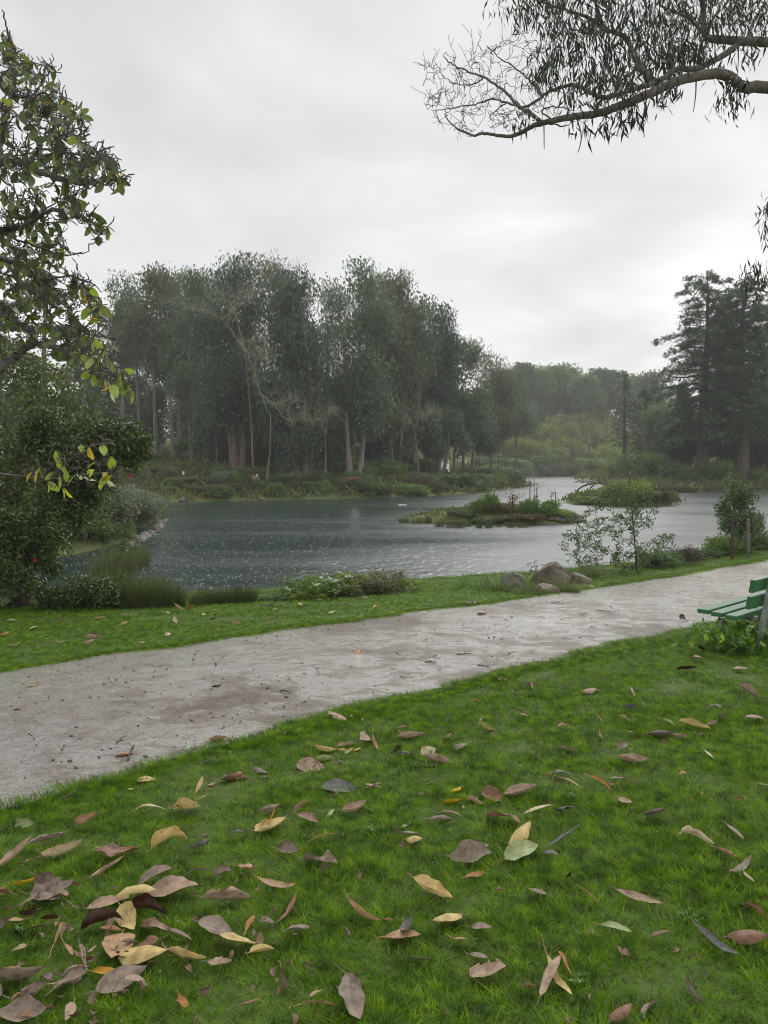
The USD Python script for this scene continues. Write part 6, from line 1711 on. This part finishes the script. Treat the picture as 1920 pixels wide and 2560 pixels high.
FORM_WORDS = {'flat': 'flat', 'boat': 'boat-shaped', 'dome': 'domed', 'curl': 'curled', 'crumple': 'crumpled', 'fold': 'folded', 'stand': 'half upright', 'narrow': 'narrow'}
leaf_log = []
def fallen_leaf(x1, y1, x2, y2, wr, c, form, seed, where, lift=.012, label=None):
    r = np.random.default_rng(seed)
    a, b = on_lawn(x1, y1), on_lawn(x2, y2)
    d = b-a
    Ld = np.linalg.norm(d[:2])
    mid = (a+b)/2
    k = mid[1]/1920
    span = math.hypot(x2-x1, y2-y1)*k
    narrow = wr < .22; strip = wr < .13
    L = min(max(Ld, span), .21 if narrow else .19)
    L = max(L, span*.9)
    if where.endswith('corner') or where.endswith('drift'):
        L = min(L*1.12, .21)
    if form == 'stand' or abs(y2-y1) > abs(x2-x1)*.7:
        L = min(max(span*1.15, min(L, .17)), .2)
    yaw = math.atan2(d[1], d[0])
    sinE = (CAM_H - mid[2])/math.hypot(CAM_H - mid[2], mid[1])
    fac = math.hypot(math.cos(yaw)*sinE*1.15, math.sin(yaw))
    if form != 'stand':
        wr = min(1.15*wr*math.hypot(x2-x1, y2-y1)*k/max(fac, .2)/L, .62 if wr >= .22 else .26)
        L *= 1.02
    v, f, uv, midrib = leaf_sheet(L, wr, form, r)
    v = v - [L*.5, 0, 0]; midrib = midrib - [L*.5, 0, 0]
    pet = None
    n_ = 0 if wr < .13 else 5
    if n_:
        p0 = midrib[0]; dr = unit(midrib[0]-midrib[2])
        Lp = L*r.uniform(.14, .3)
        pp = np.array([p0 + dr*Lp*u + np.array([0, r.normal(0, .1), r.uniform(-.1, .5)])*Lp*u*u for u in np.linspace(-.05, 1, 6)])
        pet = tube(pp, np.linspace(.0019, .0013, 6), 5)
    roll = {'stand': r.uniform(.5, .9)*r.choice([-1, 1]), 'fold': r.normal(0, .4), 'boat': r.normal(-.25, .25), 'curl': r.normal(0, .6)}.get(form, r.normal(-.12*math.cos(yaw), .26))
    pitch = r.normal(0, .2) + (.5 if form == 'stand' and r.uniform() < .5 else 0)
    Rm = trimesh.transformations.euler_matrix(roll, -pitch, yaw, 'sxyz')[:3, :3]
    v = v @ Rm.T
    zmin = np.percentile(v[:, 2], 12)
    off = np.array([0, 0, -zmin + lift])
    v = v + off
    tilt = -.055
    v[:, 2] += tilt*v[:, 1]
    root = thing('fallen_leaf', label or 'x', 'leaf', mid)
    obj('blade', (v, f), 'fallen_leaf_' + LC[c][0].replace('-', '_').replace(' ', '_'), root, smooth=True, uv=uv)
    if pet is not None:
        pv = pet[0] @ Rm.T + off; pv[:, 2] += tilt*pv[:, 1]
        obj('stalk', (pv, pet[1]), 'fallen_leaf_' + LC['g' if c in 'tgsrd' else 'T'][0].replace('-', '_').replace(' ', '_'), root, smooth=True)
    if label is None:
        size = 'large ' if L > .15 and wr > .3 else ('small ' if L < .075 else '')
        tag(root, f"{size}{LC[c][0]} {FORM_WORDS[form]} {'leaf' if strip else 'fallen leaf'} {where}")
    return root

S7 = lambda x, y: (x/1.728, 1960+y/1.728)
S8 = lambda x, y: (960+x/1.728, 1760+y/1.728)
S3 = lambda x, y: (x/3.456, 2060+y/3.456)
S1 = lambda x, y: (600+x/2.592, 1780+y/2.592)
S2 = lambda x, y: (1240+x/2.44, 1640+y/2.44)
SF = lambda x, y: (x/1.728, 1000+y/1.728)
SG = lambda x, y: (640+x/2.592, 1360+y/2.592)
SP_ = lambda x, y: (x/2.592, 1560+y/2.592)
LEAVES = [
 (S3, 'in the lower left lawn corner', [
  (0, 425, 290, 270, .42, 't', 'boat'), (250, 250, 590, 110, .25, 'g', 'fold'), (40, 330, 150, 290, .6, 'g', 'crumple'), (240, 420, 390, 330, .35, 't', 'flat'), (345, 325, 820, 215, .22, 'p', 'curl'), (870, 345, 1190, 260, .42, 'r', 'crumple'), (820, 500, 1075, 360, .25, 't', 'fold'),
  (110, 600, 330, 530, .35, 'Y', 'boat'), (330, 530, 520, 580, .6, 'g', 'curl'), (275, 670, 660, 660, .5, 'g', 'crumple'), (1185, 545, 1480, 560, .6, 'g', 'flat'), (1310, 640, 1690, 615, .5, 't', 'flat'), (770, 770, 1030, 740, .55, 't', 'flat'), (990, 670, 1340, 740, .42, 'y', 'dome'),
  (735, 950, 1050, 900, .6, 'd', 'curl'), (1150, 810, 1460, 850, .5, 'd', 'curl'), (1050, 780, 1190, 1000, .5, 'y', 'stand'), (1080, 940, 950, 1310, .72, 'T', 'flat'), (1010, 1180, 1430, 1250, .5, 'y', 'dome'), (810, 1330, 1060, 1350, .2, 'O', 'flat'), (860, 1490, 1240, 1350, .4, 'g', 'flat'),
  (1230, 1150, 1370, 1110, .5, 'g', 'flat'), (480, 1150, 630, 890, .2, 'T', 'curl'), (690, 1120, 740, 1320, .25, 't', 'fold'), (740, 1200, 830, 1110, .2, 't', 'narrow'), (1220, 960, 1480, 1000, .25, 't', 'curl'), (1430, 960, 1659, 1050, .2, 'g', 'dome'),
  (-30, 1390, 370, 1450, .6, 'g', 'boat'), (140, 1590, 430, 1500, .55, 'g', 'curl'), (0, 1700, 390, 1690, .5, 'g', 'flat'), (640, 1630, 570, 1760, .55, 't', 'flat'), (410, 1490, 700, 1340, .1, 'y', 'narrow'), (480, 1500, 740, 1390, .4, 'g', 'crumple'), (80, 1375, 230, 1335, .4, 'r', 'flat'),
  (660, 40, 850, 10, .45, 'T', 'curl'), (140, 50, 290, 60, .6, 'G', 'curl'), (1340, 270, 1650, 160, .4, 'y', 'curl'), (-20, 680, 45, 630, .3, 't', 'flat')]),
 (S7, 'on the near lawn left of centre', [
  (735, 115, 885, 165, .4, 'y', 'fold'), (800, 122, 895, 105, .25, 'y', 'flat'), (580, 135, 720, 128, .1, 'p', 'narrow'), (1120, 130, 1210, 130, .5, 'g', 'dome'), (1265, 145, 1340, 130, .6, 't', 'stand'), (1480, 140, 1595, 115, .5, 't', 'boat'), (1075, 245, 1265, 170, .36, 'y', 'boat'), (1150, 200, 1205, 175, .6, 'O', 'stand'),
  (1120, 215, 1150, 185, .6, 'T', 'stand'), (1200, 300, 1290, 320, .6, 'g', 'stand'), (1300, 285, 1455, 275, .15, 'T', 'narrow'), (1300, 345, 1465, 380, .7, 'g', 'crumple'), (1030, 385, 1140, 390, .5, 'T', 'crumple'), (830, 405, 930, 400, .2, 'd', 'narrow'), (925, 420, 1010, 400, .4, 'g', 'curl'), (1100, 485, 1280, 455, .18, 'T', 'narrow'),
  (875, 530, 1080, 515, .38, 't', 'fold'), (1215, 620, 1290, 520, .2, 'r', 'narrow'), (1060, 680, 1100, 590, .25, 'o', 'flat'), (850, 690, 1040, 690, .5, 'g', 'flat'), (950, 725, 1135, 725, .4, 'y', 'flat'), (1075, 775, 1185, 740, .35, 'y', 'fold'), (1230, 680, 1340, 640, .55, 'g', 'flat'), (1130, 600, 1180, 640, .4, 'g', 'flat'),
  (722, 765, 890, 800, .32, 'y', 'boat'), (900, 800, 1000, 800, .45, 't', 'crumple'), (1490, 580, 1650, 630, .25, 'T', 'boat'), (1485, 905, 1560, 1040, .65, 'g', 'crumple'), (1290, 1030, 1480, 985, .15, 'T', 'narrow'), (1340, 950, 1410, 925, .45, 't', 'flat'), (1045, 1000, 1130, 955, .25, 'r', 'flat'), (770, 950, 800, 1000, .5, 'o', 'crumple'),
  (1310, 800, 1350, 860, .25, 'd', 'narrow'), (1210, 850, 1240, 920, .25, 'd', 'narrow'), (820, 300, 915, 285, .3, 's', 'curl'), (980, 240, 1055, 240, .3, 's', 'flat'), (1280, 180, 1380, 180, .3, 'r', 'flat'), (1580, 20, 1650, 40, .3, 't', 'flat')]),
 (S1, 'on the lawn beside the path', [
  (470, 275, 645, 245, .27, 'y', 'boat'), (630, 245, 750, 205, .35, 't', 'fold'), (675, 272, 735, 255, .3, 'p', 'flat'), (730, 255, 790, 245, .6, 'Y', 'dome'), (765, 235, 875, 170, .6, 't', 'stand'), (365, 370, 545, 370, .45, 't', 'flat'), (490, 335, 615, 310, .42, 'G', 'boat'), (85, 390, 195, 400, .45, 's', 'dome'), (0, 445, 50, 430, .5, 'r', 'crumple'),
  (510, 505, 765, 505, .38, 's', 'flat'), (815, 490, 920, 520, .25, 't', 'dome'), (1020, 170, 1205, 165, .28, 't', 'boat'), (1030, 145, 1135, 150, .2, 's', 'flat'), (1165, 290, 1265, 250, .55, 'p', 'stand'), (1350, 150, 1345, 230, .38, 'y', 'stand'), (1360, 245, 1480, 235, .55, 'g', 'dome'), (1530, 155, 1659, 110, .36, 'y', 'boat'),
  (980, 265, 1050, 230, .5, 'd', 'stand'), (1030, 295, 1150, 290, .55, 's', 'crumple'), (1170, 335, 1410, 340, .24, 't', 'boat'), (1180, 345, 1300, 355, .3, 's', 'flat'), (1530, 320, 1630, 315, .2, 'r', 'flat'), (1360, 525, 1455, 500, .42, 'Y', 'dome'), (1320, 605, 1450, 580, .32, 'Y', 'boat'), (1470, 575, 1590, 610, .4, 't', 'fold'), (1560, 545, 1690, 590, .5, 'r', 'crumple'),
  (1275, 660, 1440, 685, .13, 't', 'narrow'), (1210, 735, 1400, 690, .17, 'g', 'dome'), (560, 690, 615, 640, .3, 'G', 'flat'), (1050, 770, 1120, 700, .25, 'G', 'flat'), (425, 520, 475, 515, .4, 'r', 'curl'), (1210, 470, 1265, 460, .25, 'o', 'flat'), (130, 430, 190, 430, .4, 'g', 'flat')]),
 (S2, 'on the upper right near lawn', [
  (520, 235, 635, 235, .48, 't', 'dome'), (770, 345, 870, 335, .32, 's', 'boat'), (380, 470, 455, 465, .55, 't', 'curl'), (760, 390, 820, 420, .42, 't', 'fold'), (610, 400, 650, 420, .42, 'o', 'flat'), (1005, 420, 1090, 440, .36, 'G', 'fold'), (1100, 425, 1320, 470, .24, 'y', 'fold'), (920, 495, 1080, 500, .42, 'd', 'dome'), (1075, 520, 1180, 515, .32, 't', 'boat'),
  (1280, 455, 1365, 445, .5, 'g', 'crumple'), (1330, 400, 1400, 400, .3, 'g', 'flat'), (1295, 325, 1380, 335, .45, 's', 'crumple'), (1460, 270, 1635, 290, .36, 'g', 'fold'), (1505, 425, 1650, 395, .32, 't', 'dome'), (1445, 95, 1540, 105, .36, 't', 'dome'), (1100, 105, 1230, 115, .25, 'd', 'flat'), (1205, 38, 1270, 35, .32, 'o', 'flat'), (380, 605, 505, 605, .55, 't', 'flat'),
  (735, 660, 930, 665, .27, 't', 'boat'), (740, 590, 800, 570, .5, 'g', 'stand'), (810, 595, 850, 590, .42, 'G', 'curl'), (300, 750, 350, 750, .6, 'o', 'dome'), (355, 755, 470, 745, .36, 's', 'crumple'), (390, 780, 510, 820, .17, 'p', 'fold'), (695, 785, 875, 795, .13, 't', 'narrow'), (560, 800, 710, 845, .15, 'o', 'narrow'), (1110, 740, 1170, 755, .5, 'o', 'crumple'),
  (1270, 610, 1335, 650, .25, 'p', 'flat'), (50, 870, 260, 860, .28, 't', 'boat'), (740, 910, 830, 920, .6, 't', 'flat'), (890, 990, 1035, 985, .42, 'd', 'dome'), (170, 985, 350, 960, .12, 'p', 'narrow'), (350, 970, 490, 965, .3, 'd', 'dome'), (1595, 810, 1680, 820, .36, 'T', 'flat'), (1460, 905, 1520, 905, .42, 'r', 'curl'), (125, 380, 200, 415, .2, 't', 'narrow'), (330, 222, 375, 230, .22, 't', 'flat'),
  (150, 492, 235, 480, .2, 'g', 'narrow'), (645, 500, 660, 540, .4, 't', 'curl'), (820, 240, 850, 265, .3, 't', 'narrow'), (1250, 880, 1290, 870, .4, 'r', 'crumple'), (0, 725, 40, 720, .5, 'T', 'flat'), (0, 750, 80, 750, .4, 's', 'flat'), (1480, 780, 1515, 785, .4, 'r', 'curl')]),
 (S8, 'on the right near lawn', [
  (440, 505, 580, 530, .42, 'r', 'crumple'), (90, 605, 165, 625, .52, 'y', 'dome'), (75, 585, 150, 580, .3, 'g', 'flat'), (290, 685, 465, 685, .45, 'g', 'crumple'), (520, 690, 665, 665, .52, 'G', 'flat'), (520, 665, 635, 610, .55, 'y', 'dome'), (680, 640, 880, 605, .08, 's', 'narrow'), (690, 660, 755, 680, .42, 's', 'flat'), (1265, 612, 1435, 605, .2, 'p', 'curl'), (1420, 640, 1525, 690, .25, 'T', 'fold'),
  (1480, 550, 1555, 605, .25, 'g', 'flat'), (1465, 785, 1615, 680, .12, 'g', 'narrow'), (1550, 750, 1600, 805, .25, 't', 'flat'), (118, 810, 298, 868, .40, 'y', 'boat'), (335, 935, 205, 985, .55, 'y', 'dome'), (300, 1045, 410, 1065, .32, 'T', 'flat'), (380, 990, 465, 995, .3, 'g', 'flat'), (0, 1030, 155, 1040, .42, 'T', 'flat'), (95, 965, 115, 1060, .5, 's', 'stand'), (0, 975, 45, 960, .42, 'T', 'curl'),
  (360, 1190, 530, 1200, .6, 't', 'crumple'), (620, 825, 700, 850, .5, 'g', 'flat'), (1005, 848, 1200, 890, .15, 't', 'narrow'), (940, 985, 1070, 1010, .2, 'G', 'narrow'), (1150, 1032, 1240, 1050, .25, 't', 'fold'), (1330, 1012, 1545, 1120, .16, 's', 'narrow'), (1480, 1035, 1659, 1050, .6, 'r', 'dome'), (1560, 915, 1659, 960, .3, 'r', 'curl'), (655, 1310, 770, 1150, .2, 't', 'flat'), (700, 1160, 820, 1310, .2, 'y', 'boat'),
  (755, 1100, 810, 1210, .12, 'o', 'narrow'), (970, 1400, 1070, 1350, .7, 'r', 'dome'), (1120, 1380, 1170, 1320, .5, 'g', 'stand'), (1300, 1220, 1390, 1370, .15, 'd', 'narrow'), (65, 1130, 215, 1140, .15, 'd', 'narrow'), (780, 760, 810, 840, .25, 'd', 'narrow'), (350, 780, 430, 750, .25, 'o', 'flat'), (600, 1250, 660, 1255, .5, 'r', 'fold'), (1000, 1100, 1060, 1110, .4, 'r', 'crumple'), (840, 850, 950, 895, .08, 'r', 'narrow'), (370, 1110, 450, 1130, .4, 'g', 'flat')]),
 (SF, 'on the lakeside grass strip', [
  (30, 965, 75, 965, .3, 'p', 'boat'), (125, 1000, 165, 990, .4, 'p', 'dome'), (45, 1075, 100, 1068, .35, 'y', 'boat'), (170, 1078, 205, 1070, .3, 'd', 'dome'), (360, 1062, 410, 1058, .4, 't', 'dome'), (370, 1045, 435, 1043, .35, 't', 'boat'), (372, 1033, 425, 1030, .4, 'd', 'dome'), (235, 1060, 290, 1056, .2, 'p', 'boat'), (525, 985, 565, 980, .4, 'y', 'curl'), (405, 958, 455, 950, .3, 't', 'boat'), (525, 945, 575, 945, .4, 'r', 'dome'), (700, 930, 735, 930, .25, 'p', 'flat'),
  (750, 965, 770, 975, .4, 'p', 'stand'), (745, 918, 800, 915, .25, 'p', 'boat'), (800, 916, 845, 912, .3, 'o', 'flat'), (908, 920, 932, 916, .35, 'p', 'boat'), (905, 958, 940, 955, .3, 'd', 'dome'), (810, 1000, 840, 998, .4, 'd', 'crumple'), (875, 940, 885, 935, .4, 'p', 'stand'), (1000, 980, 1045, 978, .25, 'p', 'flat'), (1148, 977, 1200, 977, .25, 'p', 'boat'), (1155, 906, 1190, 905, .25, 's', 'flat'), (1180, 920, 1200, 912, .5, 'p', 'dome'), (1285, 896, 1318, 898, .3, 'y', 'flat'), (1300, 903, 1340, 905, .25, 's', 'flat'),
  (1195, 887, 1220, 885, .3, 'd', 'flat'), (1362, 875, 1392, 873, .3, 'p', 'flat'), (1418, 930, 1455, 928, .25, 'p', 'flat'), (1503, 901, 1530, 899, .3, 'd', 'dome'), (1558, 866, 1590, 863, .4, 'r', 'dome'), (1612, 910, 1640, 905, .3, 'y', 'stand'), (1322, 967, 1347, 963, .4, 'g', 'flat'), (622, 1018, 650, 1015, .4, 'g', 'curl'), (712, 1030, 740, 1022, .4, 'p', 'stand'), (598, 1060, 630, 1060, .3, 't', 'flat'), (498, 1086, 540, 1084, .15, 'p', 'narrow'), (246, 968, 290, 965, .3, 't', 'flat'), (0, 1028, 40, 1022, .5, 'o', 'dome'), (108, 955, 138, 952, .5, 'o', 'flat'), (165, 958, 195, 958, .35, 's', 'dome'), (905, 1000, 935, 998, .3, 'o', 'flat'), (190, 1045, 215, 1042, .4, 'p', 'flat'), (970, 985, 985, 990, .4, 'p', 'flat')]),
 (SG, 'on the grass near the boulders', [
  (755, 432, 800, 425, .4, 'y', 'fold'), (675, 362, 720, 360, .35, 'd', 'dome'), (595, 418, 630, 414, .3, 'd', 'dome'), (1065, 462, 1105, 455, .4, 'p', 'dome'), (1000, 502, 1030, 492, .3, 'p', 'boat'), (1148, 300, 1185, 294, .35, 'p', 'boat'), (1358, 406, 1425, 395, .3, 'r', 'flat'), (1400, 398, 1430, 392, .4, 'g', 'stand'), (1558, 352, 1595, 346, .4, 's', 'flat'), (875, 460, 900, 460, .3, 'o', 'flat'), (1280, 362, 1310, 360, .2, 'p', 'narrow')]),
 (SP_, 'on the wet path', [
  (160, 420, 290, 390, .25, 'p', 'boat'), (1365, 408, 1440, 410, .5, 'd', 'dome'), (90, 562, 135, 558, .45, 'd', 'dome'), (1350, 765, 1475, 760, .55, 'T', 'boat'), (745, 865, 875, 840, .5, 'T', 'flat'), (955, 610, 992, 620, .6, 'p', 'dome'), (880, 1030, 1010, 1010, .38, 'y', 'flat'), (1275, 1100, 1320, 1050, .35, 'y', 'stand'), (1340, 1055, 1400, 1040, .4, 't', 'dome'), (1450, 1035, 1600, 1000, .42, 'r', 'curl'), (830, 1082, 870, 1072, .42, 'y', 'flat'), (530, 1030, 575, 1030, .4, 'T', 'flat')]),
 (S1, 'lying at the lower edge of the wet path', [(555, 35, 735, 70, .36, 't', 'dome')]),
 (SG, 'alone in the middle of the wet path', [(625, 710, 692, 690, .62, 'o', 'dome')]),
 (SG, 'at the far edge of the wet path', [(1432, 462, 1500, 458, .3, 'r', 'boat')]),
 (lambda x, y: (x, y), 'beside the bench weeds', [(1700, 1556, 1714, 1552, .6, 'd', 'stand'), (1783, 1630, 1832, 1626, .3, 'y', 'crumple'), (1745, 1634, 1766, 1632, .4, 'd', 'dome'), (1735, 1660, 1768, 1658, .3, 'T', 'flat'), (1664, 1443, 1682, 1440, .4, 'p', 'flat'), (1527, 1462, 1542, 1461, .3, 'p', 'flat'), (1434, 1479, 1446, 1476, .4, 'p', 'flat'), (1474, 1472, 1487, 1470, .4, 'p', 'flat'), (1742, 1447, 1754, 1446, .4, 'p', 'flat')]),
]
rx_ = np.random.default_rng(444)
rows = []
for _ in range(14):                      # along the near edge of the path
    px = rx_.uniform(560, 1500); row = np.interp(px, [0, 960, 1736], [2050, 1788, 1609]) + rx_.uniform(20, 110); a = rx_.uniform(0, 6.28); l_ = rx_.uniform(22, 52)
    rows.append((px, row, px+l_*math.cos(a), row+l_*math.sin(a)*.4, rx_.uniform(.26, .5), rx_.choice(list('tTgryt')), rx_.choice(['crumple', 'curl', 'fold', 'boat'])))
LEAVES.append((lambda x, y: (x, y), 'in the band along the path edge', rows))
for cx, cy, sx, sy, n_ in [(330, 900, 330, 300, 26), (250, 1500, 260, 140, 13), (1100, 1150, 250, 260, 9)]:      # the drifted heap at the lower left
    rows = []
    for _ in range(n_):
        x, y = rx_.normal(cx, sx), rx_.normal(cy, sy); a = rx_.uniform(0, 6.28); l_ = rx_.uniform(90, 300)
        rows.append((x, y, x+l_*math.cos(a), y+l_*math.sin(a)*.45, rx_.uniform(.26, .5), rx_.choice(list('ttTggrdg')), rx_.choice(['crumple', 'curl', 'fold', 'crumple', 'flat'])))
    LEAVES.append((S3, 'in the lower-left leaf drift', rows))
sd_ = 3000
for fn, where, rows in LEAVES:
    for x1, y1, x2, y2, wr, c, form in rows:
        sd_ += 1
        a, b = fn(x1, y1), fn(x2, y2)
        onpath = 'path' in where and 'edge' not in where or where.startswith('at the far edge') or where.startswith('lying at')
        fallen_leaf(*a, *b, wr, c, form, sd_, where, lift=.004 if onpath else (.024 if a[1] > 1700 else .034))

# small torn bits of leaf between the big ones
rb_ = np.random.default_rng(455)
nb_ = 420
bx = np.concatenate([rb_.uniform(-2.6, 2.8, 300), rb_.normal(-.75, .35, 120)]); by = np.concatenate([rb_.uniform(1.5, 6.5, 300), rb_.normal(2.2, .35, 120)])
okb = (path_mask(bx, by) < -.05) & (by > 1.3)
bx, by = bx[okb], by[okb]; nb_ = len(bx)
lb = rb_.uniform(.015, .05, nb_)
leaf_mat('leaf_bits', [(0, (.09, .055, .035)), (.4, (.22, .15, .10)), (.75, (.36, .25, .15)), (1, (.55, .42, .2))], rough=.45, trans=.1, spec=.3, clump=9.0)
o = obj('leaf_litter', leaf_ovals(np.c_[bx, by, near_plane(by) + rb_.uniform(.02, .045, nb_)], np.c_[rb_.normal(0, 1, (nb_, 2)), rb_.normal(0, .3, nb_)], rb_.normal(0, 1, (nb_, 3))*[1, 1, .35], lb, lb*rb_.uniform(.25, .7, nb_), .3, .35), 'leaf_bits', kind='stuff')
tag(o, 'small torn bits of dry leaf scattered through the near grass', 'leaf litter')

# twigs on the path and lawn
for q, (x1, y1, x2, y2) in enumerate([(1142, 1639, 1184, 1638), (1063, 1658, 1090, 1660), (1495, 1528, 1525, 1532), (1453, 1541, 1470, 1537), (1377, 1508, 1410, 1511), (290, 1862, 310, 1856), (320, 1905, 335, 1866), (510, 1912, 545, 1900), (1196, 1665, 1225, 1672), (1475, 1570, 1488, 1572), (1000, 1695, 1012, 1700), (700, 1731, 725, 1735), (155, 2004, 190, 1992), (1115, 1810, 1130, 1790)]):
    a, b = on_lawn(x1, y1), on_lawn(x2, y2)
    r = np.random.default_rng(4000+q)
    P = spline([np.zeros(3), (b-a)*.4+[0, r.normal(0, .01), .006], (b-a)*.75+[0, r.normal(0, .01), .008], b-a], 4)
    L = np.linalg.norm(b-a)
    t = thing('twig', 'thin dark twig lying on the wet path', 'twig', a + [0, 0, .012], group='twigs on the wet path')
    obj('stem', tube(P, np.linspace(.006, .003, len(P)), 5), 'dark_log_wood', t, smooth=True)
    m = P[len(P)//2]
    obj('side_shoot', tube(np.array([m, m + [r.normal(0, .02), r.normal(0, .03), .012], m + [r.normal(0, .04), r.normal(0, .05), .015]]), [.003, .0025, .002], 4), 'dark_log_wood', t)
# grit and small pebbles on the path
rp = np.random.default_rng(410)
n = 3400
u = rp.uniform(0, 1, n)
x = rp.uniform(-4.5, 14, n); yf = np.interp(x, FAR_E[:, 0], FAR_E[:, 1]); yn = np.interp(x, NEAR_E[:, 0], NEAR_E[:, 1])
y = yn + (yf-yn)*np.clip(rp.beta(1.1, 1.1, n), .01, .99)
ok = (y > 2) & (np.abs(x) < y*.56 + .3)
x, y = x[ok], y[ok]; n = len(x)
ic = trimesh.creation.icosphere(subdivisions=0)
s = rp.uniform(.003, .0075, n)*np.where(rp.uniform(0, 1, n) < .1, 1.7, 1)
V = ic.vertices[None]*s[:, None, None]*(1+rp.uniform(-.25, .35, (n, 12, 1)))*np.array([1.2, 1, .7]) + np.stack([x, y, lawn_h(x, y)+.008], 1)[:, None]
F = (np.arange(n)*12)[:, None, None] + ic.faces[None]
leaf_mat('grit', [(0, (.035, .025, .02)), (.6, (.09, .068, .055)), (1, (.24, .20, .17))], rough=.35, trans=0.0)
o = obj('path_grit', (V.reshape(-1, 3), F.reshape(-1, 3)), 'grit', kind='stuff')
tag(o, 'loose dark grit and small pebbles scattered on the wet path', 'pebbles')

# ------------------------------------------------------------------ labels: say which one where several are alike
from collections import defaultdict
by = defaultdict(list)
xf = UsdGeom.XformCache()
for p in stage.GetPrimAtPath('/World').GetChildren():
    l = p.GetCustomDataByKey('label')
    if l and not p.IsAbstract():
        o = xf.GetLocalToWorldTransform(p).ExtractTranslation()
        by[l].append((o[0]/max(o[1], .1), p))
def nth(i):
    w = ['first', 'second', 'third', 'fourth', 'fifth', 'sixth', 'seventh', 'eighth', 'ninth', 'tenth', 'eleventh', 'twelfth']
    return w[i] if i < len(w) else f"{i+1}{'th' if 10 <= (i+1) % 100 <= 20 else {1: 'st', 2: 'nd', 3: 'rd'}.get((i+1) % 10, 'th')}"
for l, ps in by.items():
    if len(ps) == 1:
        continue
    ps.sort(key=lambda q: q[0])
    for i, (_, p) in enumerate(ps):
        e = 'leftmost one' if i == 0 else ('rightmost one' if i == len(ps)-1 else f'{nth(i)} from the left')
        p.SetCustomDataByKey('label', f'{l}, {e}')
        if not p.GetCustomDataByKey('group'):
            p.SetCustomDataByKey('group', l + 's' if not l.endswith('s') else l)
